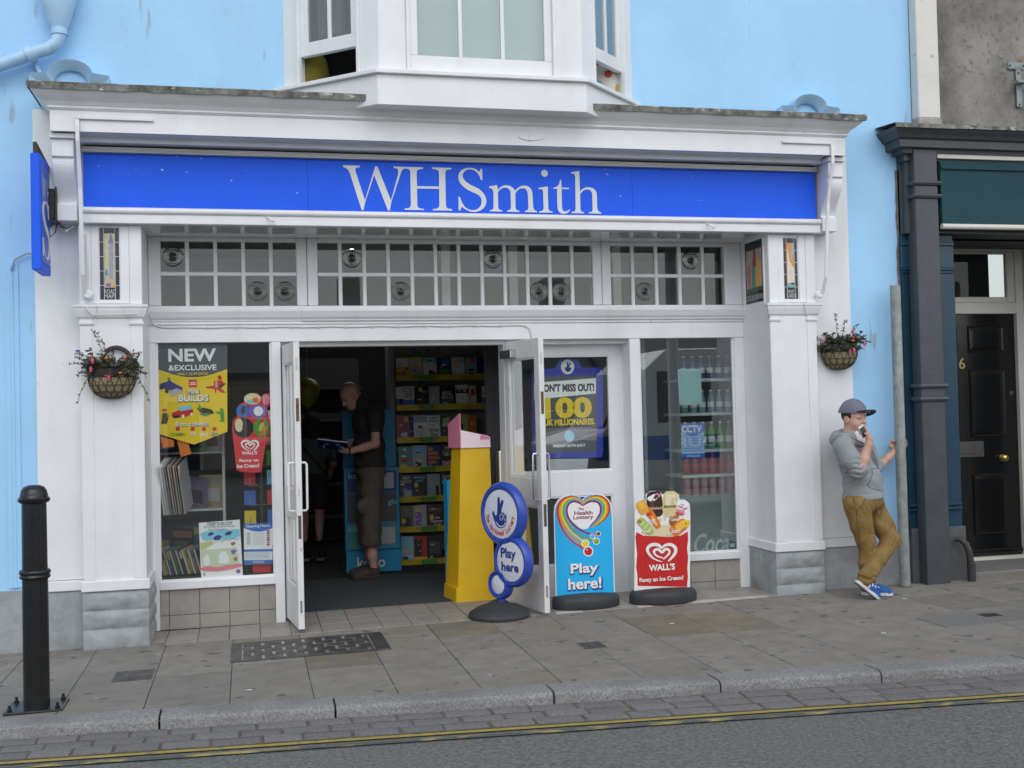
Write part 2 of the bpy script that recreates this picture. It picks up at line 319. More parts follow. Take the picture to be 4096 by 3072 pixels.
LETTERS = {
    'W': [(0.729, 3.437), (0.853, 3.437), (0.853, 3.424), (0.836, 3.422), (0.824, 3.417), (0.819, 3.408), (0.820, 3.394), (0.886, 3.178), (0.967, 3.431), (0.972, 3.437), (0.982, 3.437), (0.986, 3.430), (1.081, 3.180), (1.138, 3.372), (1.141, 3.397), (1.139, 3.415), (1.128, 3.424), (1.107, 3.426), (1.107, 3.438), (1.195, 3.436), (1.195, 3.425), (1.187, 3.423), (1.172, 3.415), (1.163, 3.399), (1.156, 3.377), (1.086, 3.176), (1.070, 3.103), (1.057, 3.103), (0.959, 3.368), (0.890, 3.172), (0.873, 3.103), (0.860, 3.103), (0.777, 3.383), (0.763, 3.406), (0.748, 3.417), (0.729, 3.424)],
    'H': [(1.195, 3.436), (1.331, 3.437), (1.330, 3.424), (1.306, 3.422), (1.290, 3.417), (1.282, 3.406), (1.280, 3.385), (1.280, 3.292), (1.450, 3.293), (1.451, 3.390), (1.450, 3.408), (1.441, 3.418), (1.423, 3.424), (1.398, 3.426), (1.398, 3.438), (1.547, 3.438), (1.546, 3.425), (1.519, 3.424), (1.506, 3.416), (1.500, 3.401), (1.499, 3.381), (1.499, 3.153), (1.502, 3.136), (1.511, 3.127), (1.528, 3.124), (1.546, 3.122), (1.546, 3.111), (1.398, 3.110), (1.398, 3.122), (1.421, 3.123), (1.437, 3.129), (1.445, 3.139), (1.448, 3.154), (1.450, 3.275), (1.280, 3.274), (1.280, 3.151), (1.282, 3.134), (1.292, 3.126), (1.310, 3.122), (1.330, 3.121), (1.330, 3.111), (1.182, 3.111), (1.182, 3.122), (1.204, 3.122), (1.218, 3.127), (1.227, 3.137), (1.231, 3.155), (1.232, 3.395), (1.228, 3.412), (1.218, 3.422), (1.195, 3.425)],
    'S': [(1.775, 3.437), (1.787, 3.437), (1.787, 3.351), (1.776, 3.350), (1.766, 3.379), (1.748, 3.406), (1.722, 3.425), (1.693, 3.431), (1.667, 3.426), (1.645, 3.410), (1.633, 3.389), (1.634, 3.368), (1.644, 3.350), (1.662, 3.332), (1.693, 3.312), (1.730, 3.296), (1.761, 3.280), (1.787, 3.257), (1.805, 3.231), (1.813, 3.203), (1.813, 3.179), (1.806, 3.156), (1.789, 3.132), (1.765, 3.115), (1.736, 3.105), (1.709, 3.103), (1.680, 3.108), (1.654, 3.120), (1.633, 3.134), (1.621, 3.142), (1.615, 3.129), (1.609, 3.114), (1.596, 3.113), (1.597, 3.218), (1.609, 3.218), (1.616, 3.194), (1.629, 3.165), (1.647, 3.140), (1.673, 3.123), (1.701, 3.117), (1.731, 3.121), (1.755, 3.136), (1.771, 3.158), (1.777, 3.184), (1.774, 3.210), (1.760, 3.230), (1.734, 3.245), (1.702, 3.258), (1.666, 3.275), (1.635, 3.298), (1.612, 3.324), (1.601, 3.352), (1.600, 3.378), (1.608, 3.404), (1.627, 3.425), (1.654, 3.438), (1.686, 3.443), (1.717, 3.441), (1.743, 3.431), (1.759, 3.416), (1.767, 3.418)],
    'm': [(1.839, 3.303), (1.899, 3.315), (1.905, 3.291), (1.906, 3.275), (1.925, 3.297), (1.947, 3.310), (1.968, 3.315), (1.995, 3.313), (2.016, 3.302), (2.032, 3.288), (2.043, 3.274), (2.062, 3.293), (2.087, 3.310), (2.111, 3.315), (2.138, 3.313), (2.162, 3.300), (2.175, 3.281), (2.180, 3.255), (2.181, 3.228), (2.184, 3.149), (2.188, 3.134), (2.198, 3.123), (2.214, 3.119), (2.214, 3.109), (2.116, 3.109), (2.116, 3.119), (2.130, 3.121), (2.141, 3.130), (2.145, 3.143), (2.144, 3.238), (2.141, 3.267), (2.132, 3.284), (2.119, 3.293), (2.100, 3.295), (2.078, 3.289), (2.059, 3.274), (2.046, 3.256), (2.043, 3.236), (2.043, 3.142), (2.047, 3.128), (2.058, 3.122), (2.072, 3.120), (2.072, 3.109), (1.975, 3.110), (1.975, 3.120), (1.990, 3.122), (2.002, 3.130), (2.006, 3.146), (2.007, 3.241), (2.005, 3.267), (1.997, 3.282), (1.984, 3.293), (1.965, 3.296), (1.944, 3.293), (1.925, 3.282), (1.911, 3.268), (1.906, 3.254), (1.906, 3.139), (1.910, 3.129), (1.922, 3.122), (1.937, 3.121), (1.937, 3.110), (1.838, 3.110), (1.839, 3.119), (1.854, 3.121), (1.865, 3.128), (1.869, 3.144), (1.871, 3.254), (1.867, 3.274), (1.858, 3.287), (1.839, 3.291)],
    'i': [(2.230, 3.300), (2.304, 3.314), (2.304, 3.141), (2.308, 3.126), (2.321, 3.120), (2.338, 3.118), (2.338, 3.109), (2.230, 3.108), (2.231, 3.118), (2.250, 3.121), (2.262, 3.129), (2.267, 3.143), (2.266, 3.262), (2.264, 3.280), (2.257, 3.289), (2.230, 3.291)],
    't': [(2.405, 3.368), (2.415, 3.367), (2.415, 3.306), (2.475, 3.306), (2.475, 3.295), (2.415, 3.296), (2.415, 3.159), (2.417, 3.138), (2.425, 3.124), (2.438, 3.119), (2.452, 3.122), (2.466, 3.132), (2.476, 3.137), (2.480, 3.132), (2.466, 3.115), (2.449, 3.104), (2.427, 3.100), (2.405, 3.105), (2.389, 3.117), (2.380, 3.137), (2.378, 3.169), (2.379, 3.296), (2.350, 3.295), (2.350, 3.304), (2.372, 3.309), (2.389, 3.323), (2.400, 3.344)],
    'h': [(2.495, 3.428), (2.563, 3.440), (2.564, 3.279), (2.584, 3.298), (2.609, 3.311), (2.637, 3.315), (2.665, 3.310), (2.686, 3.297), (2.699, 3.276), (2.702, 3.250), (2.702, 3.159), (2.705, 3.137), (2.715, 3.123), (2.734, 3.117), (2.734, 3.107), (2.631, 3.108), (2.631, 3.117), (2.651, 3.119), (2.661, 3.127), (2.664, 3.142), (2.664, 3.249), (2.662, 3.270), (2.653, 3.286), (2.639, 3.295), (2.620, 3.297), (2.597, 3.290), (2.578, 3.275), (2.565, 3.258), (2.564, 3.146), (2.567, 3.127), (2.576, 3.119), (2.594, 3.117), (2.593, 3.108), (2.492, 3.108), (2.492, 3.118), (2.510, 3.120), (2.521, 3.128), (2.525, 3.142), (2.529, 3.390), (2.526, 3.408), (2.518, 3.417), (2.495, 3.419)],
}
I_DOT = (2.281, 3.415, 0.027)
# ================================================================== the setting
# kerb line: pavement edge runs at a small angle to the shop
SL = -0.12
def KB(x): return -1.912 + SL * x            # back edge of the kerb
XA, XB = -7.0, 12.0
# road and everything under the pavement
mb = MB(); xs = [-60, -20, XA, -3, 0, 3, 6, XB, 30, 60]
ROADZ = -0.072
mb.add([(x, KB(x) - 0.19, ROADZ + G(max(-12, min(14, x)))) for x in xs] + [(x, -60, ROADZ + G(max(-12, min(14, x)))) for x in xs], [(i, i + 1, len(xs) + i + 1, len(xs) + i) for i in range(len(xs) - 1)])
mb.build('road', ASPH, kind='structure')
def strip(a, b, z, name, m, xa=-14, xb=14, n=56, wob=0.0, parent=None):
    mb = MB(); vs = []
    for i in range(n + 1):
        x = xa + (xb - xa) * i / n; j = random.uniform(-wob, wob)
        vs += [(x, KB(x) - a + j, z + G(x)), (x, KB(x) - b + j, z + G(x))]
    mb.add(vs, [(2 * i, 2 * i + 2, 2 * i + 3, 2 * i + 1) for i in range(n)])
    return mb.build(name, m, parent, kind='structure' if not parent else None)
strip(0.603, 0.645, ROADZ + 0.008, 'yellow_line', YELLOW, wob=0.002)
strip(0.695, 0.738, ROADZ + 0.008, 'worn_yellow_line', YELLOWW, wob=0.004)

gut = strip(0.185, 0.590, ROADZ + 0.0065, 'gutter', MORTAR)
rnd = random.Random(3)
for row in range(3):
    a = 0.203 + row * 0.127; x = -2.3 + row * 0.13
    while x < 7.4:
        L = rnd.uniform(0.20, 0.27); g = 0.006; dz = rnd.uniform(-0.004, 0.004); da = rnd.uniform(-0.004, 0.004)
        mb = MB().box(x + g, x + L - g, 0, 1, ROADZ - 0.03, ROADZ + 0.012 + dz)
        mb.map(lambda X, Y_, Z: (X + rnd.uniform(-.004, .004), KB(X) - a - da - (1 - Y_) * 0.116, Z + G(X)))
        mb.build('sett', SETT, gut, bevel=0.012, segs=2, smooth=True); x += L

# kerb stones
kerb = strip(0.02, 0.17, -0.03, 'kerb', MORTAR)
x = -2.35
for L in (0.93, 0.93, 0.93, 1.20, 0.95, 0.95, 0.92, 0.95, 1.0, 1.0, 1.1):
    mb = MB(); n = 8
    for i in range(n + 1):
        X = x + 0.006 + (L - 0.012) * i / n
        j = rnd.uniform(-0.004, 0.004)
        for d, z in ((0.006, -0.10), (0.006, 0.002), (0.165 + j, 0.003), (0.184 + j, -0.003), (0.194 + j, -0.014), (0.198 + j, -0.03), (0.203, -0.14)):
            mb.v.append((X, KB(X) - d, z + G(X) + (rnd.uniform(-0.002, 0.002) if 0 < i < n else 0)))
    for i in range(n):
        for k in range(6): mb.f.append((i * 7 + k, i * 7 + k + 1, (i + 1) * 7 + k + 1, (i + 1) * 7 + k))
    mb.f += [tuple(range(7)), tuple(n * 7 + k for k in range(7))]
    mb.build('kerb_stone', KERB, kerb, smooth=True, auto=28); x += L

# pavement: bed and slabs
mb = MB(); xs = [-14, -6, -3, 0, 3, 6, 9, 14]
mb.add([(x, 0.9, -0.008 + G(x)) for x in xs] + [(x, KB(x) - 0.01, -0.008 + G(x)) for x in xs], [(i, i + 1, len(xs) + i + 1, len(xs) + i) for i in range(len(xs) - 1)])
pav = mb.build('pavement', MORTAR, kind='structure')
def clearof(x): return 0.10 if (x < -1.14 or x > 4.56) else (0.02 if (x < -0.7 or x > 4.16) else -0.03)
rnd = random.Random(8)
cols = [0.34 - 0.465 * i for i in range(1, 8)][::-1] + [0.34 + 0.468 * i for i in range(0, 18)]
for ci in range(len(cols) - 1):
    xa, xb = cols[ci], cols[ci + 1]; xm = (xa + xb) / 2; top = clearof(xm)
    if xa > 5.35: top = 0.36
    y = top + (0 if ci % 2 else 0.0); first = True
    while True:
        L = rnd.uniform(0.45, 0.88)
        if first: L *= rnd.uniform(0.4, 1.0)
        yn = y - L; last = yn - 0.22 < KB(xm)
        g = 0.0022; dz = rnd.uniform(-0.0012, 0.002)
        gy = 0.0045; ya, yb = (y - gy, y - gy); yc, yd = ((KB(xb) + 0.004, KB(xa) + 0.004) if last else (yn + gy, yn + gy))
        sm = SLAB2 if rnd.random() < 0.07 else SLAB
        MB().prism([(xa + g, ya), (xb - g, yb), (xb - g, yc), (xa + g, yd)], 'z', -0.05, dz).ground().build('slab', sm, pav, bevel=0.002)
        y = yn; first = False
        if last: break
# pale granite strip set in the pavement at the right
MB().prism([(4.60, -1.25), (5.75, -1.25), (5.75, -1.62), (4.60, -1.62)], 'z', -0.02, 0.006).ground().build('granite_slab', SLAB3, pav, bevel=0.003)

# entrance floor tiles
fl = MB().box(-0.70, 4.16, 0.0, 0.92, -0.05, -0.002).ground().build('entrance_floor', GROUT, kind='structure')
P_ = 0.2225; x0 = -0.70; xj = [-0.70] + [-0.602 + P_ * i for i in range(22)] + [4.16]
yj = [-0.012, 0.055, 0.277, 0.50, 0.722, 0.86]
for i in range(len(xj) - 1):
    for j in range(len(yj) - 1):
        a, b = xj[i], xj[i + 1]
        if b - a < 0.02: continue
        if (b < 0.25 or a > 3.1) and j >= 3: continue
        if j == 0 and a < -0.62: continue
        pale = (j == 0 and a > 2.1 and rnd.random() < 0.62) or (j == 0 and 1.2 < a < 2.2 and rnd.random() < .2)
        MB().box(a + .0025, b - .0025, yj[j] + .0025, yj[j + 1] - .0025, -0.03, 0.004 + rnd.uniform(-.0006, .0006)).ground().build('floor_tile', TILEL if pale else TILE, fl, bevel=0.0015)

# ================================================================== shop building
shop = thing('shop_building', 'pale blue rendered shop building with white timber shopfront and bay window', 'building')
YW = 0.12
# upper wall (with the opening of the bay behind it), side walls, plinths
mb = MB(); T = 0.3
for (a, b, c, d) in ((-6.5, 0.36, 3.55, 7.2), (3.03, 5.60, 3.93, 7.2), (0.36, 3.03, 3.55, 4.06), (0.36, 3.03, 5.9, 7.2), (3.03, 5.44, 3.55, 3.93)): mb.box(a, b, YW, YW + T, c, d)
mb.box(-6.5, -1.45, YW, YW + T, 0.40, 3.55); mb.box(4.955, 5.44, YW, YW + T, 0.40, 3.55)
mb.build('wall', BLUE, shop)
for a, b in ((-6.5, -1.45), (4.955, 5.44)):
    mb = MB(); n = max(3, int((b - a) / 0.08)); m = 6
    for i in range(n + 1):
        for j in range(m + 1):
            X = a + (b - a) * i / n; mb.v.append((X, YW - 0.012 + rnd.uniform(-.004, .004), -0.06 + 0.46 * j / m + (G(X) if j == 0 else 0)))
    for i in range(n):
        for j in range(m): mb.f.append((i * (m + 1) + j, (i + 1) * (m + 1) + j, (i + 1) * (m + 1) + j + 1, i * (m + 1) + j + 1))
    mb.box(a, b, YW - 0.008, YW + T, -0.1, 0.40)
    mb.build('wall_plinth', PLINTH, shop, smooth=True, auto=70)
# white side bands and pilasters
BOX('side_band', WHITE, shop, -1.45, -1.14, 0.10, 0.40, 0.455, 3.81, bevel=0.004)
BOX('side_band', WHITE, shop, 4.56, 4.955, 0.10, 0.40, 0.455, 3.78, bevel=0.004)
def pilaster(x0, x1, inner):
    p = BOX('pilaster', WHITE, shop, x0, x1, 0.0, 0.52, 0.45, 2.98, bevel=0.003)
    w = 0.085
    for a, b in ((x0, x0 + w), (x1 - w, x1)):                          # raised stiles
        BOX('stile', WHITE, p, a + .001, b - .001, -0.006, 0.0, 0.46, 2.29, bevel=0.002)
        BOX('stile', WHITE, p, a + .001, b - .001, -0.012, 0.0, 2.405, 2.965, bevel=0.003)
        MB().sweepU([(0.0, 2.255), (0.012, 2.26), (0.014, 2.275), (0.004, 2.28), (0.004, 2.30), (0.02, 2.315), (0.035, 2.36), (0.038, 2.375), (0.045, 2.385), (0.045, 2.40), (0.0, 2.405)], a + .004, b - .004, -0.006, 0.0).build('capital', WHITE, p)
    mid = MB(); mid.add([(X, -o, z) for X in (x0 + w, x1 - w) for o, z in ((0, 2.30), (0.012, 2.315), (0.028, 2.36), (0.030, 2.375), (0.036, 2.385), (0.036, 2.398), (0, 2.403))], [(i, i + 1, i + 8, i + 7) for i in range(6)])
    mid.build('capital_moulding', WHITE, p)
    # frame round the tile picture
    tx0, tx1 = x0 + 0.135, x1 - 0.145
    for a, b, c, d in ((x0 + w, tx0, 2.41, 2.965), (tx1, x1 - w, 2.41, 2.965), (tx0, tx1, 2.41, 2.435), (tx0, tx1, 2.955, 2.965)):
        if b - a > .004: BOX('panel_frame', WHITE, p, a, b, -0.009, 0.0, c, d, bevel=0.002)
    return p, tx0, tx1
PL, plx0, plx1 = pilaster(-1.14, -0.715, 1)
PR, prx0, prx1 = pilaster(4.16, 4.575, -1)
# skirting boards and rough stone plinths
for nm, a, b, yy in (('l', -1.45, -1.14, 0.085), ('l', -1.155, -0.695, -0.02), ('r', 4.145, 4.59, -0.02), ('r', 4.56, 4.958, 0.085)):
    BOX('skirting_board', WHITE, shop, a, b, yy, 0.40 if abs(yy) > .05 else 0.515, 0.378, 0.452, bevel=0.005)
def rough_stones(x0, x1, y0, y1, zc, face, seed):
    rr = random.Random(seed)
    for (z0, z1) in zc:
        n = 1 if (x1 - x0 if face == 'y' else y1 - y0) < 0.6 else 2
        n = max(1, n); m = 14; q = 6
        mb = MB()
        for i in range(m + 1):
            for j in range(q + 1):
                u, v = i / m, j / q; e = min(u, 1 - u, v * .6, (1 - v) * .6)
                bump = 0.0 if e < 0.02 else 0.016 * min(1, e * 6) + rr.uniform(-.007, .008)
                if face == 'y': mb.v.append((x0 + (x1 - x0) * u, y0 - bump, z0 + .004 + (z1 - z0 - .008) * v + rr.uniform(-.002, .002) * (0 < i < m)))
                else: mb.v.append((x0 - bump * face_sgn, y0 + (y1 - y0) * u, z0 + .004 + (z1 - z0 - .008) * v))
        for i in range(m):
            for j in range(q): mb.f.append((i * (q + 1) + j, (i + 1) * (q + 1) + j, (i + 1) * (q + 1) + j + 1, i * (q + 1) + j + 1))
        mb.build('plinth_stone', PLINTH, shop, smooth=True, auto=60)
face_sgn = -1
for a, b, yy, sd_ in ((-1.45, -1.14, 0.10, 1), (-1.148, -0.705, 0.0, 2), (4.155, 4.582, 0.0, 3), (4.57, 4.957, 0.10, 4)):
    BOX('plinth', PLINTH, shop, a + .002, b - .002, yy + 0.002, 0.51, -0.1, 0.379)
    cs = ((-0.06, 0.11), (0.11, 0.24), (0.24, 0.375)) if yy == 0 else ((-0.06, 0.375),)
    rough_stones(a, b, yy, 0, cs, 'y', sd_)
rough_stones(-0.705, 0, 0.0, 0.50, ((-0.06, 0.11), (0.11, 0.24), (0.24, 0.375)), 'x', 7)
face_sgn = 1
rough_stones(4.155, 0, 0.0, 0.50, ((-0.06, 0.375),), 'x', 8)

# cornice with lead on top, bed mould, scroll brackets
BOX('frieze', WHITE, shop, -1.14, 4.56, 0.0, 0.12, 2.99, 3.70)
cor = MB().sweepU([(0.0, 3.532), (0.085, 3.533), (0.085, 3.568), (0.094, 3.571), (0.098, 3.580), (0.108, 3.584), (0.218, 3.569), (0.225, 3.570), (0.225, 3.712), (0.232, 3.716), (0.245, 3.728), (0.236, 3.742), (0.245, 3.748), (0.262, 3.768), (0.300, 3.795), (0.330, 3.822), (0.338, 3.835), (0.0, 3.86)], -1.05, 4.51, -0.045, 0.12).build('cornice', WHITE, shop)
n = 60; mb = MB()
def leadrow(x, jz): return [(x, 0.12, 3.905), (x, -0.388 + jz * .3, 3.876 + jz * .2), (x, -0.400 + jz * .3, 3.868 + jz * .4), (x, -0.398 + jz * .4, 3.832 - abs(jz) * 1.2)]
rr = random.Random(5)
for i in range(n + 1): mb.v += leadrow(-1.402 + (4.862 + 1.402) * i / n, rr.uniform(-.008, .008))
for i in range(n):
    for k in range(3): mb.f.append((i * 4 + k, i * 4 + 4 + k, i * 4 + 5 + k, i * 4 + 1 + k))
mb.f += [(0, 1, 2, 3), (n * 4, n * 4 + 1, n * 4 + 2, n * 4 + 3)]
mb.box(-1.400, -1.392, -0.38, 0.12, 3.835, 3.885); mb.box(4.852, 4.860, -0.38, 0.12, 3.835, 3.885)
mb.build('lead_flashing', LEAD, cor)
pat = MB(); pat.prism(circle(2.12, 3.635, 0.10, 0.028), 'y', -0.277, -0.270); pat.box(2.105, 2.128, -0.281, -0.27, 3.605, 3.66); pat.build('repair_patch', WHITE, cor, bevel=0.002)
for x0, x1 in ((-1.278, -1.135), (4.615, 4.745)):
    prof = [(0.10, 3.53), (-0.205, 3.53), (-0.205, 3.41), (-0.185, 3.405)]
    for i in range(15):
        t = i / 14; prof.append((-0.185 + 0.125 * (0.5 - 0.5 * math.cos(math.pi * t)) - 0.02 * math.sin(math.pi * t * 1.0), 3.40 - 0.285 * t))
    prof += [(-0.062, 3.105), (-0.085, 3.10), (-0.085, 2.985), (0.10, 2.985)]
    c = MB().prism(prof, 'x', x0, x1).build('scroll_bracket', WHITE, shop, bevel=0.003)
    BOX('bracket_cap', WHITE, c, x0 - 0.012, x1 + 0.012, -0.23, 0.1, 3.532, 3.566, bevel=0.003)
# ceiling of the recess, glossy
BOX('soffit', SOFFIT, shop, -0.712, 4.158, 0.0, 0.56, 2.972, 2.988)
# recess frame at y 0.52
YF = 0.50; FB = 0.58
for a, b, c, d in ((-0.715, -0.668, 0.0, 2.16), (0.19, 0.262, 0.0, 2.16), (3.125, 3.212, 0.0, 2.16), (4.07, 4.16, 0.0, 2.16)): BOX('frame_post', WHITE, shop, a, b, YF, FB, c - 0.02, d, bevel=0.004)
BOX('header_beam', WHITE, shop, -0.715, 4.16, YF - 0.004, FB, 2.16, 2.44, bevel=0.003)
led = MB(); LP = [(0, 2.315), (0.010, 2.322), (0.012, 2.335), (0.02, 2.338), (0.03, 2.35), (0.046, 2.385), (0.05, 2.392), (0.05, 2.404), (0, 2.412)]
for xa, xb, ex in ((-0.715, 0.435, 0.0), (0.435, 4.16, 0.014)):
    led.add([(X, YF - 0.004 - o - ex * (o > 0), z) for X in (xa, xb) for o, z in LP], [(i, i + 1, i + 10, i + 9) for i in range(8)] + [tuple(range(9)), tuple(range(9, 18))])
led.build('ledge_moulding', WHITE, shop)
BOX('picture_rail', WHITE, shop, -0.715, 4.16, YF - 0.016, YF - 0.004, 2.296, 2.306, bevel=0.002)
def window(x0, x1, z0, z1, yp, name='shop_window', lw=0.02, gm=None):
    w = MB(); 
    for a, b, c, d in ((x0 - lw, x0, z0 - lw, z1 + lw * .2), (x1, x1 + lw, z0 - lw, z1 + lw * .2), (x0, x1, z0 - lw, z0)): w.box(a, b, yp - 0.012, yp + 0.02, c, d)
    f = w.build(name, WHITE, shop, bevel=0.003)
    BOX('pane', gm or GLASS, f, x0 - .004, x1 + .004, yp, yp + 0.005, z0 - .004, z1 + .004)
    return f
BOX('bottom_rail', WHITE, shop, -0.668, 0.19, YF - 0.002, FB, 0.285, 0.347, bevel=0.004)
BOX('bottom_rail', WHITE, shop, 3.212, 4.07, YF - 0.002, FB, 0.272, 0.334, bevel=0.004)
WL = window(-0.652, 0.176, 0.360, 2.160, 0.53); WR = window(3.228, 4.055, 0.347, 2.160, 0.53, gm=GLASSW)
# dado tiles under the windows
for x0, x1, zt in ((-0.668, 0.19, 0.285), (3.212, 4.07, 0.272)):
    bk = BOX('dado', GROUT, shop, x0, x1, 0.532, 0.60, -0.03, zt)
    xs = [x0] + [-0.602 + P_ * i for i in range(22) if x0 + .02 < -0.602 + P_ * i < x1 - .02] + [x1]
    for i in range(len(xs) - 1):
        for c, d in ((-0.02, 0.088), (0.088, zt)):
            MB().box(xs[i] + .002, xs[i + 1] - .002, 0.526, 0.54, c + .002, d - .002).build('dado_tile', DADO, bk, bevel=0.0015)
# transom windows with bull's-eye panes
LENS = mat('bullseye_glass', (0.55, 0.6, 0.58), 0.03, spec=0.8); _b = LENS.node_tree.nodes['Principled BSDF']; _b.inputs['Transmission Weight'].default_value = 1.0; _b.inputs['IOR'].default_value = 1.5
BULL = {0: [(0, 1), (3, 0), (4, 0)], 1: [(1, 1), (3, 0), (7, 1), (9, 0), (10, 0)], 2: [(1, 0), (3, 1)]}
for wi, (x0, x1, nc) in enumerate(((-0.622, 0.396, 5), (0.560, 2.822, 12), (2.980, 4.003, 5))):
    z0, z1 = 2.437, 2.940; bw = 0.030; pw = (x1 - x0 - bw * (nc - 1)) / nc; ph = (z1 - z0 - bw) / 2
    w = MB()
    for i in range(nc - 1): w.box(x0 + pw * (i + 1) + bw * i, x0 + (pw + bw) * (i + 1), 0.508, 0.545, z0, z1)
    w.box(x0, x1, 0.5095, 0.543, z0 + ph, z0 + ph + bw)
    xl, xr = (-0.715, 0.478, 2.90)[wi], (0.478, 2.90, 4.16)[wi]
    w.box(xl + .002, x0, 0.502, 0.58, 2.442, 2.972); w.box(x1, xr - .002, 0.502, 0.58, 2.442, 2.972); w.box(x0, x1, 0.503, 0.58, z1, 2.972)
    f = w.build('transom_window', WHITE, shop, bevel=0.006)
    for i in range(nc):
        for j in range(2):
            a = x0 + i * (pw + bw); c = z0 + j * (ph + bw)
            p = BOX('pane', GLASSO, f, a - .003, a + pw + .003, 0.527, 0.531, c - .003, c + ph + .003)
            if (i, j) in BULL[wi]:
                r_ = 0.038
                MB().lathe([(0.0001, 0.012), (0.012, 0.010), (0.020, 0.006), (0.027, 0.0135), (0.033, 0.013), (r_, 0.004), (0.055, 0.003), (0.062, 0.0052), (0.070, 0.003), (0.078, 0.001)], 28, (a + pw / 2, 0.527, c + ph * 0.5), axis='y').build('bullseye', LENS, p, smooth=True)
                MB().lathe([(0.0005, 0.019), (0.008, 0.017), (0.016, 0.0125), (0.018, 0.012)], 18, (a + pw / 2, 0.527, c + ph * 0.5), axis='y').build('bullseye_boss', MATS.get('bottle_end_glass') or mat('bottle_end_glass', (0.02, 0.028, 0.025), 0.05, spec=0.8), p, smooth=True)
# lobby: jambs, door head, fixed panel door
BOX('door_head', WHITE, shop, 0.262, 3.125, 0.58, 0.70, 2.125, 2.30)
BOX('door_jamb', WHITE, shop, 3.125, 3.212, 0.58, 0.80, -0.02, 2.16)
BOX('door_jamb', WHITE, shop, 0.215, 0.262, 0.58, 0.74, -0.02, 2.16)
BOX('door_post', WHITE, shop, 2.055, 2.11, 0.56, 0.76, 0.0, 2.13, bevel=0.003)
def door(name, w, h, glz, lowz, m, thick=0.045, st=0.095, parent=shop):
    """leaf in its own space: hinge edge at the origin, width along x, outer face towards -y"""
    r = MB()
    r.box(0, st, 0, thick, 0, h); r.box(w - st, w, 0, thick, 0, h)
    for a, b in ((0, lowz[0]), (lowz[1], glz[0]), (glz[1], h)): r.box(st, w - st, 0, thick, a, b)
    d = r.build(name, m, parent, bevel=0.003, world=False)
    for a, b in (glz, lowz): 
        MB().box(st - .003, w - st + .003, thick * .45, thick * .45 + 0.005, a - .003, b + .003).build('pane', GLASS, d, world=False)
        bead = MB()
        for yy in (0.006, thick - 0.014):
            bead.box(st, st + .012, yy, yy + .008, a, b); bead.box(w - st - .012, w - st, yy, yy + .008, a, b); bead.box(st + .012, w - st - .012, yy, yy + .008, a, a + .012); bead.box(st + .012, w - st - .012, yy, yy + .008, b - .012, b)
        bead.build('glazing_bead', m, d, world=False)
    return d
pd = door('panel_door', 1.03, 2.115, (1.045, 2.02), (0.26, 0.835), WHITE, st=0.125); pd.location = (2.105, 0.70, 0.012)
for dn, hx, hy, tx, ty, flip in (('open_door_leaf', 0.268, 0.545, 0.337, -0.035, False), ('open_door_leaf', 2.058, 0.55, 2.178, -0.10, True)):
    w = math.hypot(tx - hx, ty - hy)
    d = door(dn, w, 2.105, (1.02, 1.96), (0.30, 0.80), DOORW, st=0.085); d.location = (hx, hy, 0.02 if not flip else 0.03)
    d.rotation_euler = (0, 0, math.atan2(ty - hy, tx - hx))
    for sgn, yy in ((-1, -0.045), (1, 0.045 + 0.045)):
        hd = MB().tube([(w - 0.05, 0.0 if sgn < 0 else .045, 0.86)] + [(w - 0.05, yy * 0.9, 0.862), (w - 0.05, yy, 0.875), (w - 0.05, yy, 1.20), (w - 0.05, yy * 0.9, 1.213)] + [(w - 0.05, 0.0 if sgn < 0 else .045, 1.215)], 0.009, 10)
        hd.build('pull_handle', CHROME if flip else WHITE, d, world=False, smooth=True)
    rust = mat('rusty_lock', (0.16, 0.10, 0.05), 0.7, var=0.5, vs=40, metal=0.3)
    for z in (0.66, 1.52): MB().box(w - 0.001, w + 0.003, 0.012, 0.034, z, z + 0.17).build('lock_plate', rust if z > 1 else PEWTER, d, world=False)
    for z in (0.12, 1.9): MB().box(w - 0.001, w + 0.002, 0.015, 0.030, z, z + 0.09).build('flush_bolt', CHROME, d, world=False)
    for z in (0.25, 1.0, 1.8): MB().tube([(-0.005, 0.02 if flip else .01, z), (-0.005, 0.02 if flip else .01, z + 0.10)], 0.012, 8).build('hinge', PEWTER, d, world=False)
    MB().box(0.02, 0.24, (0.046 if not flip else -0.05), (0.10 if not flip else -0.002), 1.97, 2.04).build('door_closer', CHROME, d, world=False, bevel=0.006)
# bay window
bay = thing('bay_window', 'white painted bay window with sash panes above the shop cornice', 'bay window', (1.7, -0.48, 3.79))
BP = [(0.247, YW), (0.94, -0.485), (2.51, -0.485), (3.143, YW)]
def inset(d): return [(BP[0][0] + d * 1.25, YW), (BP[1][0] + d * .45, BP[1][1] + d), (BP[2][0] - d * .45, BP[2][1] + d), (BP[3][0] - d * 1.25, YW)]
MB().prism(inset(0.02), 'z', 3.785, 4.005).build('apron', WHITE, bay, bevel=0.003)
MB().prism(inset(-0.012), 'z', 4.005, 4.036).build('sill', WHITE, bay, bevel=0.004)
A, B, C, D_ = [np.array(p) for p in inset(0.055)]
ZB, ZT = 4.036, 5.75
def seg(p, q, a, b, z0, z1, off, th, name, m, par=bay, bevel=0.003):
    """upright slab on the line p-q between fractions a..b, its outer face off metres outside the line"""
    p, q = np.array(p), np.array(q); d = q - p; L = np.linalg.norm(d); d /= L; nrm = np.array([d[1], -d[0]])
    P0, P1 = p + d * a, p + d * b
    pts = [P0 + nrm * off, P1 + nrm * off, P1 + nrm * (off - th), P0 + nrm * (off - th)]
    return MB().prism([tuple(t) for t in pts], 'z', z0, z1).build(name, m, par, bevel=bevel)
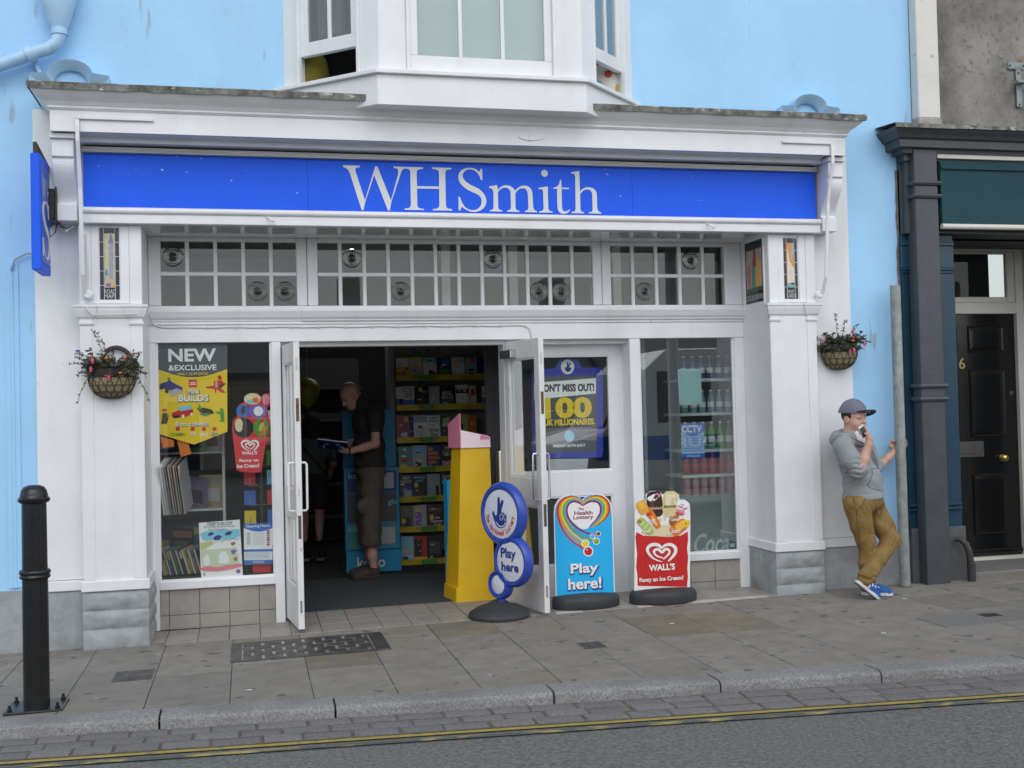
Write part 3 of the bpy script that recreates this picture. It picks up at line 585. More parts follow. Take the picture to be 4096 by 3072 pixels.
CURT = mat('grey_curtain', (0.16, 0.165, 0.175), 0.9, var=0.2, vs=30, stretch=(3, 3, 0.1))
for (p, q, nm, npane, zb) in ((A, B, 'side', 2, 0.215), (B, C, 'front', 3, 0.0), (C, D_, 'side', 2, 0.215)):
    L = np.linalg.norm(q - p); m0 = 0.20 if nm == 'front' else 0.13
    lft, rgt = (m0, m0) if nm == 'front' else ((0.13, 0.16) if p is A else (0.16, 0.13))
    seg(p, q, 0.0, lft, ZB, ZT, 0.0, 0.09, 'mullion_post', WHITE); seg(p, q, L - rgt, L, ZB, ZT, 0.0, 0.09, 'mullion_post', WHITE)
    fr_ = seg(p, q, lft, lft + 0.025, ZB, ZT, 0.02, 0.04, 'stop_bead', WHITE); seg(p, q, L - rgt - 0.025, L - rgt, ZB, ZT, 0.02, 0.04, 'stop_bead', WHITE)
    a, b = lft + 0.025, L - rgt - 0.025; bot = ZB + zb; rail = 0.13 if nm == 'front' else 0.10
    sash = seg(p, q, a, b, bot, bot + rail, -0.01, 0.045, 'sash', WHITE)
    for u in (a, b - 0.06): seg(p, q, u, u + 0.06, bot + rail, ZT, -0.0115, 0.042, 'sash_stile', WHITE, sash)
    ga, gb = a + 0.06, b - 0.06; gw = (gb - ga) / npane
    for i in range(1, npane): seg(p, q, ga + gw * i - 0.014, ga + gw * i + 0.014, bot + rail, ZT, -0.014, 0.03, 'glazing_bar', WHITE, sash)
    for i in range(npane): seg(p, q, ga + gw * i - 0.002, ga + gw * (i + 1) + .002, bot + rail - .002, ZT, -0.028, 0.004, 'pane', GLASSB, sash, bevel=0)
seg(B, C, 0.22, 1.35, ZB + .02, ZT, -0.09, 0.01, 'reflection_blind', mat('sky_reflection_teal', (.50, .60, .59), .8, var=.04, vs=4)); seg(A, B, 0.2, 0.42, ZB + .4, ZT, -0.16, 0.05, 'curtain', CURT); seg(C, D_, 0.45, 0.62, ZB + .4, ZT, -0.16, 0.05, 'curtain', CURT)  # teal blind added behind the front panes; its colour stands in for reflected sky
# upstairs room
UP = mat('dim_room_wall', (0.22, 0.21, 0.20), 0.9)
mb = MB(); mb.box(-0.2, 3.6, 3.0, 3.1, 3.9, 6.2); mb.box(-0.3, -0.2, 0.42, 3.1, 3.9, 6.2); mb.box(3.6, 3.7, 0.42, 3.1, 3.9, 6.2); mb.box(-0.3, 3.7, 0.42, 3.1, 6.1, 6.2); mb.box(-0.3, 3.7, 0.42, 3.1, 3.86, 3.92)
mb.prism([tuple(t) for t in inset(0.06)], 'z', 5.75, 5.85); mb.build('upstairs_room', UP, kind='structure')
# bathroom things behind the open sashes
cu1 = MB().lathe([(0.001, 0), (0.10, 0.01), (0.16, 0.07), (0.17, 0.16), (0.15, 0.26), (0.09, 0.31), (0.001, 0.32)], 20, (0.50, 0.22, 4.04), .95, 0.6).build('yellow_cushion', mat('mustard_cloth', (0.24, 0.20, 0.03), 0.9, var=0.2, vs=12), smooth=True)
tag(cu1, 'rounded mustard yellow cushion behind the open left bay sash', 'cushion')
cu2 = MB().lathe([(0.001, 0), (0.10, 0.01), (0.15, 0.07), (0.16, 0.16), (0.14, 0.30), (0.09, 0.36), (0.001, 0.37)], 20, (2.84, 0.16, 4.04), 1.0, 0.7).build('spotted_cushion', mat('white_cloth', (0.75, 0.73, 0.68), 0.9), smooth=True)
tag(cu2, 'white cushion with coloured spots behind the open right bay sash', 'cushion')
for (dx, dz, cc) in ((-0.085, 0.30, (0.6, 0.05, 0.04)), (0.01, 0.20, (0.6, 0.08, 0.05)), (-0.07, 0.12, (0.1, 0.5, 0.45)), (0.10, 0.10, (.6, .4, .05))):
    rr_ = 0.16; yy = 0.16 - 0.112 * math.sqrt(max(0.05, 1 - (dx / 0.16) ** 2)) - 0.004
    MB().lathe([(0.001, 0.003), (0.028, 0.002), (0.030, 0)], 14, (2.84 + dx, yy, 4.04 + dz), axis='y').build('spot', mat('spot_%d' % int(cc[0] * 100 + cc[1] * 1000), cc, .9), cu2)
# blue arch mouldings over the cornice
for cx, sc in ((-1.185, 1.0), (4.60, 0.98)):
    mb = MB(); pts_o = [(-0.275, 0.0), (-0.265, 0.045), (-0.16, 0.052)]; 
    for i in range(13): a = math.pi * (1 - i / 12); pts_o.append((0.15 * math.cos(a), 0.06 + 0.092 * math.sin(a)))
    pts_o += [(0.15, 0.06), (0.265, 0.045), (0.275, 0.0)]
    pts_i = [(-0.20, -0.045), (-0.19, -0.03), (-0.10, -0.03)]
    for i in range(13): a = math.pi * (1 - i / 12); pts_i.append((0.116 * math.cos(a), -0.005 + 0.098 * math.sin(a)))
    pts_i += [(0.10, -0.03), (0.19, -0.03), (0.20, -0.045)]
    n = len(pts_o); zc = 4.005 if cx < 0 else 3.995
    vs = [(cx + p[0] * sc, YW, zc + p[1]) for p in pts_o] + [(cx + p[0] * sc, YW - 0.10, zc + p[1]) for p in pts_o] + [(cx + p[0] * sc, YW - 0.092, zc + p[1] - 0.014) for p in pts_o] + [(cx + p[0] * sc, YW - 0.035, zc + p[1]) for p in pts_i] + [(cx + p[0] * sc, YW, zc + p[1]) for p in pts_i]
    mb.add(vs, [(r * n + i, r * n + i + 1, (r + 1) * n + i + 1, (r + 1) * n + i) for r in range(4) for i in range(n - 1)] + [(0, n, 2 * n, 3 * n, 4 * n), (n - 1, 2 * n - 1, 3 * n - 1, 4 * n - 1, 5 * n - 1)])
    mb.build('arch_moulding', BLUE2, shop, smooth=True, auto=35)

# ================================================================== fascia sign
sign = thing('fascia_sign', 'long blue shop fascia sign with pale serif lettering under the cornice', 'sign', (1.75, -0.03, 3.08))
j1, j2 = at(665, 400, -0.03)[0], at(1366, 425, -0.03)[0]
for a, b in ((-1.098, j1 - .001), (j1 + .001, j2 - .001), (j2 + .001, 4.588)): BOX('sign_panel', SIGNB, sign, a, b, -0.03, 0.0, 3.085, 3.475)
for ch, pts in LETTERS.items(): MB().prism(pts, 'y', -0.034, -0.0305).build('letter', SIGNW, sign)
MB().prism(circle(I_DOT[0], I_DOT[1], I_DOT[2]), 'y', -0.034, -0.0305).build('letter_dot', SIGNW, sign)
# ================================================================== awning (rolled in)
awn = thing('rolled_awning', 'rolled in shop awning with white front bar and two white folding arms', 'awning', (1.75, -0.06, 2.97))
cas = MB(); cas.box(-1.098, 4.588, -0.07, -0.001, 3.477, 3.514)
for i in range(4): cas.box(-1.098, 4.588, -0.076, -0.07, 3.479 + i * .0092, 3.484 + i * .0092)
cas.build('cassette', ALU, awn); BOX('roller_gap', DARKGAP, awn, -1.098, 4.588, -0.03, -0.001, 3.514, 3.531)
MB().tube([(-1.11, -0.075, 3.062), (4.60, -0.075, 3.062)], 0.024, 10).build('front_bar', WHITE, awn, smooth=True)
BOX('valance_board', WHITE, awn, -1.11, 4.60, -0.078, -0.03, 2.972, 3.040, bevel=0.004)
for hx_ in (0.17, 3.60):
    MB().tube([(hx_, -0.08, 3.03), (hx_ + .008, -0.115, 3.02), (hx_ + .03, -0.12, 3.0), (hx_ + .05, -0.105, 2.995)], 0.007, 8).build('hook', WHITE, awn, smooth=True)
for sgn, xo, xi in ((1, -1.108, -1.085), (-1, 4.60, 4.62)):
    arm = MB()
    pts = [(-0.285, 3.650), (-0.290, 3.60), (-0.285, 3.50), (-0.24, 3.38), (-0.19, 3.2), (-0.17, 3.0), (-0.15, 2.8), (-0.12, 2.60), (-0.06, 2.48)]
    xc = (xo + xi) / 2
    for i in range(len(pts) - 1):
        (ya, za), (yb, zb) = pts[i], pts[i + 1]
        arm.add([(xc - .013, ya - .006, za), (xc + .013, ya - .006, za), (xc + .013, ya + .006, za), (xc - .013, ya + .006, za), (xc - .013, yb - .006, zb), (xc + .013, yb - .006, zb), (xc + .013, yb + .006, zb), (xc - .013, yb + .006, zb)], [(0, 1, 5, 4), (1, 2, 6, 5), (2, 3, 7, 6), (3, 0, 4, 7)] + ([(0, 3, 2, 1)] if i == 0 else []) + ([(4, 5, 6, 7)] if i == len(pts) - 2 else []))
    a = arm.build('arm', WHITE, awn)
    xa, xb = (xc, xc + 0.50) if sgn > 0 else (xc - 0.42, xc)
    BOX('arm_foot', WHITE, a, xa - .013, xb, -0.291, -0.271, 3.652, 3.676, bevel=0.003)
    MB().lathe([(0.022, 0.03), (0.034, 0.02), (0.034, 0)], 16, (xc + .02 * sgn, -0.03, 2.47), axis='y').build('pivot', WHITE, a, smooth=True)
# ================================================================== neighbouring building
nb = thing('neighbour_building', 'grey rendered neighbouring building with dark painted shopfront and black door', 'building', (6.5, 0.1, 0))
BOX('wall', GREYR, nb, 5.60, 12, 0.125, 0.42, 3.80, 7.2)
BOX('corner_strip', OFFW, nb, 5.605, 5.815, 0.015, 0.124, 3.985, 7.2, bevel=0.008)
BOX('strip_foot', mat('dirty_stone', (0.38, 0.36, 0.32), .9, var=.3, vs=12, bump=1), nb, 5.598, 5.822, 0.006, 0.124, 3.85, 3.984, bevel=0.008)
mb = MB().sweepU([(0, 3.60), (0.02, 3.61), (0.02, 3.66), (0.06, 3.665), (0.065, 3.70), (0.12, 3.705), (0.125, 3.765), (0.15, 3.775), (0.165, 3.80), (0.19, 3.825), (0.205, 3.855), (0.0, 3.87)], 5.46, 11.5, 0.02, 0.12)
nc = mb.build('cornice', CHAR, nb)
mb = MB(); rr = random.Random(2); n = 50
for i in range(n + 1):
    X = 5.245 + 6.4 * i / n; j = rr.uniform(-.01, .008); mb.v += [(X, 0.12, 3.905), (X, -0.195 + j * .4, 3.878 + j * .3), (X, -0.20 + j * .5, 3.848 - abs(j))]
for i in range(n):
    for k in range(2): mb.f.append((i * 3 + k, i * 3 + 3 + k, i * 3 + 4 + k, i * 3 + 1 + k))
mb.build('lead_flashing', LEAD, nc)
BOX('lintel', CHAR, nb, 5.46, 11.5, 0.02, 0.40, 3.0, 3.62)
pil = BOX('flat_pilaster', TEAL, nb, 5.435, 5.93, 0.085, 0.40, 0.44, 3.0)
BOX('pilaster_head', CHAR, pil, 5.44, 5.93, 0.075, 0.30, 3.0, 3.62)
for zz, hh, oo in ((2.93, .02, .02), (2.90, .03, .03), (2.69, .02, .025), (2.665, .025, .012)): BOX('pilaster_band', TEAL, pil, 5.430, 5.93, 0.085 - oo, 0.09, zz, zz + hh, bevel=.004)
BOX('pilaster_capital', TEAL, pil, 5.425, 5.93, 0.068, 0.09, 2.71, 2.90, bevel=.004)
for zz in (0.68, 0.645): BOX('pilaster_band', TEAL, pil, 5.43, 5.93, 0.055, 0.09, zz, zz + .022, bevel=.006)
BOX('pilaster_plinth', mat('slate_paint', (0.085, 0.095, 0.10), .6, var=.2, vs=8, bump=.6), nb, 5.438, 5.955, 0.06, 0.40, -0.02, 0.50, bevel=.006)
# torn render edge between the two buildings
mb = MB(); rr = random.Random(4); m = 40
for i in range(m + 1):
    z = 0.45 + 3.1 * i / m; mb.v += [(5.415 + rr.uniform(-.008, .008), 0.112, z), (5.44, 0.112, z), (5.44, 0.09, z)]
for i in range(m): mb.f += [(i * 3, i * 3 + 1, i * 3 + 4, i * 3 + 3), (i * 3 + 1, i * 3 + 2, i * 3 + 5, i * 3 + 4)]
mb.build('torn_render_edge', mat('bare_render', (0.20, 0.18, 0.15), .95, var=.4, vs=25), nb)
colm = BOX('square_column', CHAR, nb, 5.495, 5.715, -0.055, 0.075, 0.02, 3.70, bevel=.006)
for zz in (3.41, 3.30, 1.70, 1.59):
    MB().sweepU([(0, zz - .022), (.018, zz - .016), (.026, zz), (.018, zz + .016), (0, zz + .022)], 5.495, 5.715, -0.055, 0.075).build('column_ring', CHAR, colm, smooth=True)
# awning
na = thing('teal_awning', 'dark teal canvas awning with cream bars over the black door', 'awning', (7.5, -0.06, 3.05))
mb = MB().prism([(-0.06, 3.06), (-0.05, 3.60), (-0.01, 3.615), (0.0, 3.615), (0.0, 3.06)], 'x', 5.745, 11.4); mb.build('canvas', AWN, na)
BOX('cream_board', CREAM, na, 5.735, 11.4, -0.035, 0.015, 3.63, 3.70, bevel=.004)
BOX('canvas_strip', AWN, na, 5.745, 11.4, -0.068, -0.061, 3.535, 3.575); MB().tube([(5.735, -0.06, 3.045), (11.4, -0.06, 3.045)], 0.024, 10).build('front_bar', CREAM, na, smooth=True)  # strip lies proud of the awning in the same canvas colour
# doorway
DK = mat('dark_reveal', (0.05, 0.048, 0.045), .8)
mb = MB(); mb.box(5.93, 6.16, 0.40, 1.0, 0, 3.02); mb.build('left_reveal', TEAL, nb)
mb = MB(); mb.box(5.93, 8.5, 0.30, 1.2, 3.0, 3.1); mb.build('porch_ceiling', mat('porch_paint', (0.10, 0.095, 0.085), .6), nb)
BOX('right_reveal', CREAM, nb, 7.235, 7.30, 0.55, 0.95, 0.1, 3.02); BOX('right_pilaster', TEAL, nb, 7.245, 8.4, 0.085, 0.62, 0.0, 3.02)
fw = MB(); fw.box(7.145, 7.225, 0.86, 0.98, 0.02, 3.0); fw.box(6.16, 6.22, 0.86, 0.98, 0.02, 3.0); fw.box(6.22, 7.145, 0.86, 0.98, 2.385, 2.49); fw.box(6.22, 7.145, 0.86, 0.98, 2.98, 3.0)
fw.build('door_frame', CREAM, nb, bevel=.004)
fl_ = MB(); fl_.box(6.22, 6.27, .875, .93, 2.492, 2.978); fl_.box(7.065, 7.143, .875, .93, 2.492, 2.978); fl_.box(6.27, 7.065, .875, .93, 2.492, 2.545); fl_.box(6.27, 7.065, .875, .93, 2.955, 2.978)
fan = fl_.build('fanlight', CREAM, nb, bevel=.005); BOX('pane', GLASSF, fan, 6.26, 7.07, .90, .905, 2.54, 2.96)
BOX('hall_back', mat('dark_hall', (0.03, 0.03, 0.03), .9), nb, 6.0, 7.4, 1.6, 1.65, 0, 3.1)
BD = mat('black_door_gloss', (0.0085, 0.0085, 0.0085), .16, bump=.15, bs=8)
dr = BOX('front_door', BD, nb, 6.222, 7.143, .905, .95, 0.10, 2.383)
def raised(x0, x1, z0, z1):
    mb = MB(); w = 0.022; y0 = .905
    for k, (i0, yy) in enumerate(((0, y0), (.010, y0 - .012), (.022, y0 - .002), (.055, y0 - .008))):
        mb.v += [(x0 + i0, yy, z0 + i0), (x1 - i0, yy, z0 + i0), (x1 - i0, yy, z1 - i0), (x0 + i0, yy, z1 - i0)]
    for k in range(3):
        for j in range(4): mb.f.append((k * 4 + j, k * 4 + (j + 1) % 4, k * 4 + 4 + (j + 1) % 4, k * 4 + 4 + j))
    mb.f.append((12, 13, 14, 15)); mb.build('door_panel', BD, dr)
xm = 6.575
for z0, z1 in ((2.02, 2.27), (1.22, 1.86), (0.30, 0.88)):
    raised(6.30, xm - .055, z0, z1); raised(xm + .055, 7.02, z0, z1)
BOX('weather_bar', BD, dr, 6.225, 7.14, .87, .905, .12, .17, bevel=.01)
lb = BOX('letterbox', PEWTER, dr, 6.40, 6.765, .895, .905, 1.035, 1.185, bevel=.004); BOX('letterbox_flap', PEWTER, lb, 6.44, 6.69, .889, .8945, 1.07, 1.145, bevel=.003)
MB().lathe([(.033, 0), (.033, .008), (.014, .012), (.014, .03), (.028, .042), (.030, .055), (.02, .066), (.0005, .069)], 20, (6.965, .905, 1.018), axis='y').build('door_knob', BRASS, dr, smooth=True)
MB().lathe([(.024, 0), (.024, .008), (.0005, .010)], 18, (7.085, .905, 1.63), axis='y').build('lock', PEWTER, dr, smooth=True)
x0, x1, z0, z1 = rect(2072, 773, 2085, 797, .895); text('6', 'house_number', mat('aged_brass', (0.42, 0.36, 0.17), .4, metal=.6), dr, (x0 - 6.5, .902 - .1, z0), (1, 0, 0), (0, 0, 1), x1 - x0, z1 - z0, bold=.01, thick=.004)
BOX('threshold', CREAM, nb, 6.16, 7.23, .84, .93, .07, .10); BOX('door_step', SLAB3, nb, 5.96, 8.2, .22, 0.96, -0.02, 0.072, bevel=.008)
pb = MB().tube([(5.83, .03, .40), (5.86, .0, .395), (5.89, -.02, .36), (5.91, -.03, .30), (5.925, -.03, .2), (5.93, -.03, .17)], [.020, .026, .028, .028, .030, .030], 12); pb.tube([(5.93, -.03, .19), (5.93, -.03, .1), (5.925, -.035, .02)], [.036, .036, .030], 12)
tag(pb.build('pipe_boot', mat('old_lead_pipe', (0.06, 0.06, 0.064), .55, var=.3, vs=14, metal=.3, bump=.4), smooth=True), 'stubby grey drain pipe boot at the foot of the dark column', 'pipe')
# steel wall bracket at the right edge
wb = thing('wall_bracket', 'pale blue grey steel hinge bracket bolted to the rendered wall', 'bracket', (6.62, .12, 4.3)); PB = mat('blue_grey_paint', (.25, .31, .33), .5, var=.15, vs=20)
BOX('plate', PB, wb, 6.565, 6.72, .105, .124, 4.475, 4.535, bevel=.003); BOX('strap', PB, wb, 6.635, 6.69, .100, .1045, 4.14, 4.475, bevel=.003)
MB().tube([(6.70, .08, 4.50), (6.66, .03, 4.49), (6.70, -.02, 4.50)], .014, 8).build('hook', PB, wb, smooth=True)
for (X, Z) in ((6.58, 4.505), (6.66, 4.44), (6.66, 4.16)): MB().lathe([(.010, 0), (.010, .006), (.0005, .008)], 10, (X, .104 if Z > 4.47 else .0995, Z), axis='y').build('bolt', PEWTER, wb)
mb = MB().box(6.60, 6.72, .03, .09, 4.335, 4.36); mb.build('latch', PB, wb, bevel=.003)

# ================================================================== things on the shop wall
dp = thing('drainpipe', 'pale blue painted drainpipe with hopper head bending off to the left', 'drainpipe', (-1.5, .03, 4.0))
hx, hz = at(127, 62, .02)[0], at(127, 62, .02)[2]
MB().lathe([(.055, 0), (.07, .02), (.13, .22), (.135, .3), (.15, .3), (.15, .42)], 20, (hx, .02, hz), 1, .75).build('hopper', BLUE2, dp, smooth=True)
pts = [at(128, 62, .02), at(128, 75, .02), at(122, 92, .02), at(105, 105, .02), at(80, 112, .02), at(0, 140, .02), at(-90, 170, .02)]
pts = [(p[0], .02, p[2]) for p in pts]; MB().tube(pts, .047, 14).build('pipe', BLUE2, dp, smooth=True)
MB().tube([pts[0], (pts[0][0], .02, pts[0][2] - .045)], .056, 14).build('collar', BLUE2, dp, smooth=True)
c0 = np.array(pts[4]); c1 = np.array(pts[5]); dv = (c1 - c0) / np.linalg.norm(c1 - c0)
for q in (0.02, .36): MB().tube([c0 + dv * q, c0 + dv * (q + .055)], .060, 14).build('collar', BLUE2, dp, smooth=True)
MB().prism([(c0[0] - .01, c0[2] - .05), (c0[0] - .045, c0[2] - .05), (c0[0] - .0, c0[2] - .15), (c0[0] + .03, c0[2] - .15)], 'y', .07, .119).build('holder', BLUE2, dp, bevel=.004)
mb = MB().tube([(-1.605, .118, .42), (-1.605, .118, 2.72)], .018, 10); mb.box(-1.65, -1.56, .110, .121, .42, 2.70)
tag(mb.build('conduit_casing', BLUE, smooth=True), 'pale blue painted upright conduit casing on the wall left of the shop', 'conduit')
ps = thing('projecting_sign', 'narrow blue projecting sign hung at right angles beside the white shopfront', 'sign', (-1.352, -.02, 2.6))
XS = -1.352; z0, z1 = 2.60, 3.385
mb = MB(); mb.prism([(-.405, z0), (-.02, z0), (-.02, z1), (-.405, z1)], 'x', XS - .03, XS + .03); mb.build('sign_box', SIGNB, ps, bevel=.006)
FACE = mat('sign_face_blue', (0.03, 0.11, 0.60), .35); BOX('sign_face', FACE, ps, XS + .0301, XS + .0335, -.375, -.05, z0 + .06, z1 - .06)
text('W H', 'letter', SIGNW, ps, (XS + .034 - ps.location[0], -.345 - ps.location[1], 3.08 - 2.6), (0, 1, 0), (0, 0, 1), .27, .17)
# big S on the sign, from the fascia's letter shape
sp = np.array(LETTERS['S']); sp = (sp - sp.min(0)) / (sp.max(0) - sp.min(0))
MB().prism([(-.35 + p[0] * .28, 2.69 + p[1] * .40) for p in sp], 'x', XS + .0336, XS + .037).build('letter', SIGNW, ps)
BR = mat('rusty_bracket', (0.07, 0.055, 0.045), .8, var=.4, vs=20)
mb = MB(); mb.prism([(-.40, 3.386), (-.40, 3.46), (.10, 3.40), (.10, 3.35), (-.3, 3.39)], 'x', XS - .012, XS + .012); mb.build('bracket', BR, ps)
bx = thing('black_lamp_box', 'small black box lamp fixed behind the projecting sign with loose wires', 'lamp box', (-1.30, .0, 3.0))
BOX('housing', BLACKP, bx, -1.355, -1.275, -.10, .099, 2.985, 3.205, bevel=.006); BOX('rim', BLACKP, bx, -1.275, -1.262, -.115, .099, 2.975, 3.215)
for k in range(4):
    zz = 2.975 - k * .006; MB().tube([(-1.27, .05, zz), (-1.22, -.0 - .01 * k, zz - .02 - .008 * k), (-1.16, .03, zz - .01 + .01 * k), (-1.10, .05, zz + .01)], .0045, 6).build('wire', CABLEW if k != 1 else RUBBER, bx, smooth=True)
MB().tube([(-1.31, .02, 2.985), (-1.335, 0, 2.93), (-1.32, -.01, 2.88), (-1.29, 0, 2.92), (-1.28, .02, 2.985)], .004, 6).build('wire', RUBBER, bx, smooth=True)
cb = MB().tube([(-1.40, .08, 2.78), (-1.5, .085, 2.775), (-1.58, .09, 2.73), (-1.605, .09, 2.66)], .007, 6); tag(cb.build('grey_cable', mat('grey_cable_sheath', (.35, .42, .48), .6), smooth=True), 'thin grey cable looping from the projecting sign to the blue conduit', 'cable')
# white cables on the shopfront
cb = thing('white_cable', 'white cable clipped along the beam above the shop windows and door', 'cable', (0.6, .49, 2.28))
pth = [(-0.695, .25, 2.36), (-0.695, .42, 2.33), (-0.68, .48, 2.30), (-0.62, .488, 2.277)]
for i in range(28): pth.append((-0.55 + i * .1, .489, 2.273 + .003 * math.sin(i * 1.7)))
pth += [(2.22, .489, 2.272), (2.26, .489, 2.25), (2.275, .489, 2.20), (2.278, .489, 2.165)]
MB().tube(pth, .0055, 6).build('cable_run', CABLEW, cb, smooth=True)
for i in range(13): BOX('clip', CABLEW, cb, -.5 + i * .21, -.488 + i * .21, .480, .495, 2.262, 2.282)
cb2 = MB().tube([(-1.09, -.02, 2.90), (-1.085, -.03, 2.6), (-1.09, -.04, 2.42), (-1.08, -.05, 2.36), (-1.04, -.055, 2.325), (-.75, -.055, 2.33)], .006, 6)
tag(cb2.build('loose_cable', CABLEW, smooth=True), 'loose white cable hanging down the left pilaster under the awning arm', 'cable')
tag(MB().tube([(-.70, .36, 2.10), (-.685, .36, 2.09), (-.66, .37, 2.095), (-.652, .37, 2.12)], .006, 6).build('wall_hook', WHITE, smooth=True), 'small white hook on the inner side of the left pilaster', 'hook')

# painted tile pictures
NAVY = mat('navy_glazed_tile', (0.012, 0.016, 0.028), .12, var=.3, vs=10, randv=.2)
CAPT = mat('tile_lettering', (0.62, 0.63, 0.60), .4)
def tile_picture(label, x0, x1, z0, z1, Y, pic, lines):
    t = thing('tile_picture', label, 'tile picture', ((x0 + x1) / 2, Y, z0))
    w = x1 - x0; h = z1 - z0; nr = 5
    for i in range(nr):
        for (a, b) in ((0, .22), (.22, .78), (.78, 1)):
            BOX('tile', NAVY, t, x0 + w * a + .0008, x0 + w * b - .0008, Y, Y + .008, z0 + h * i / nr + .0008, z0 + h * (i + 1) / nr - .0008, bevel=.001)
    for nm, m, pts in pic: poly(nm, m, t, [(x0 + w * a, z0 + h * b) for a, b in pts], Y - .0004, .0012)
    for s, a, b, c, d in lines: text(s, 'lettering', CAPT, t, (x0 + w * a - t.location[0], Y - .0012 - t.location[1], h * c), (1, 0, 0), (0, 0, 1), w * (b - a), h * (d - c))
    return t
c_ = lambda n, c: mat('glaze_' + n, c, .2, var=.1, vs=40)
tile_picture('navy tile picture of a lilac tower captioned ROAD MAPS', plx0 + .004, plx1 - .006, 2.437, 2.952, -.0095 + .009, [
    ('picture_ground', c_('lime', (.50, .52, .28)), [(.25, .17), (.76, .17), (.76, .92), (.25, .92)]), ('tower', c_('lilac', (.36, .31, .42)), [(.46, .28), (.66, .27), (.70, .5), (.70, .78), (.48, .78), (.47, .5)]),
    ('tower_roof', c_('violet', (.20, .16, .40)), [(.45, .78), (.72, .78), (.62, .9), (.60, .95)]), ('hill', c_('sand', (.55, .45, .30)), [(.25, .17), (.76, .17), (.76, .26), (.25, .33)]), ('house', c_('violet', (.20, .16, .40)), [(.3, .18), (.55, .18), (.55, .23), (.3, .23)]), ('tree', c_('sea', (.08, .30, .34)), [(.27, .33), (.42, .34), (.40, .42), (.28, .41)]), ('cart', c_('amber', (.70, .36, .08)), [(.55, .18), (.75, .18), (.72, .24), (.6, .22)])],
    [('ROAD', .22, .80, .085, .145), ('MAPS', .22, .80, .02, .078)])
tile_picture('navy tile picture of a sailing boat captioned POST CARDS', prx0 + .004, prx1 - .006, 2.437, 2.940, -.0095 + .009, [
    ('picture_ground', c_('orange', (.70, .28, .06)), [(.22, .19), (.74, .19), (.74, .92), (.22, .92)]), ('sky_patch', c_('sky', (.28, .46, .50)), [(.45, .62), (.74, .74), (.74, .92), (.60, .92), (.62, .80)]), ('sail', c_('ivory', (.72, .68, .55)), [(.24, .27), (.58, .25), (.30, .86)]), ('sail', c_('ivory', (.72, .68, .55)), [(.6, .27), (.74, .27), (.74, .5), (.42, .62)]), ('hull', c_('brownblack', (.05, .03, .03)), [(.42, .235), (.74, .235), (.72, .265), (.48, .27)]), ('sea', c_('sea2', (.16, .42, .42)), [(.22, .19), (.74, .19), (.74, .235), (.22, .25)])],
    [('POST', .25, .72, .09, .15), ('CARDS', .16, .84, .025, .083)])
# colour books picture on the right return, facing into the recess
tp = tile_picture('dark tile picture of robed figures captioned COLOUR BOOKS on the recess side', 0, .345, 0, .52, 0, [
    ('picture_ground', c_('rose', (.45, .36, .30)), [(.08, .19), (.92, .19), (.92, .86), (.08, .86)]), ('robe', c_('coral', (.50, .14, .12)), [(.12, .2), (.34, .2), (.30, .62), (.16, .62)]), ('robe', c_('green', (.07, .26, .12)), [(.36, .2), (.56, .2), (.56, .72), (.38, .68)]), ('robe', c_('amber', (.70, .36, .08)), [(.62, .2), (.88, .2), (.84, .66), (.66, .7)]), ('robe', c_('crimson', (.35, .03, .05)), [(.44, .58), (.62, .58), (.60, .86), (.48, .86)]), ('lawn', c_('darkgreen', (.03, .10, .05)), [(.08, .19), (.92, .19), (.92, .25), (.08, .24)])],
    [('COLOUR BOOKS', .05, .95, .05, .13)])
tp.location = (4.158, .44 - .01, 2.435); tp.rotation_euler = (0, 0, R_(-90))
for ch in tp.children:
    pass
tp.location = (4.1590, .255, 2.432)
BOX('panel_frame', WHITE, PR, 4.150, 4.160, .435, .45, 2.40, 2.97); BOX('panel_frame', WHITE, PR, 4.150, 4.160, .065, .08, 2.40, 2.97)

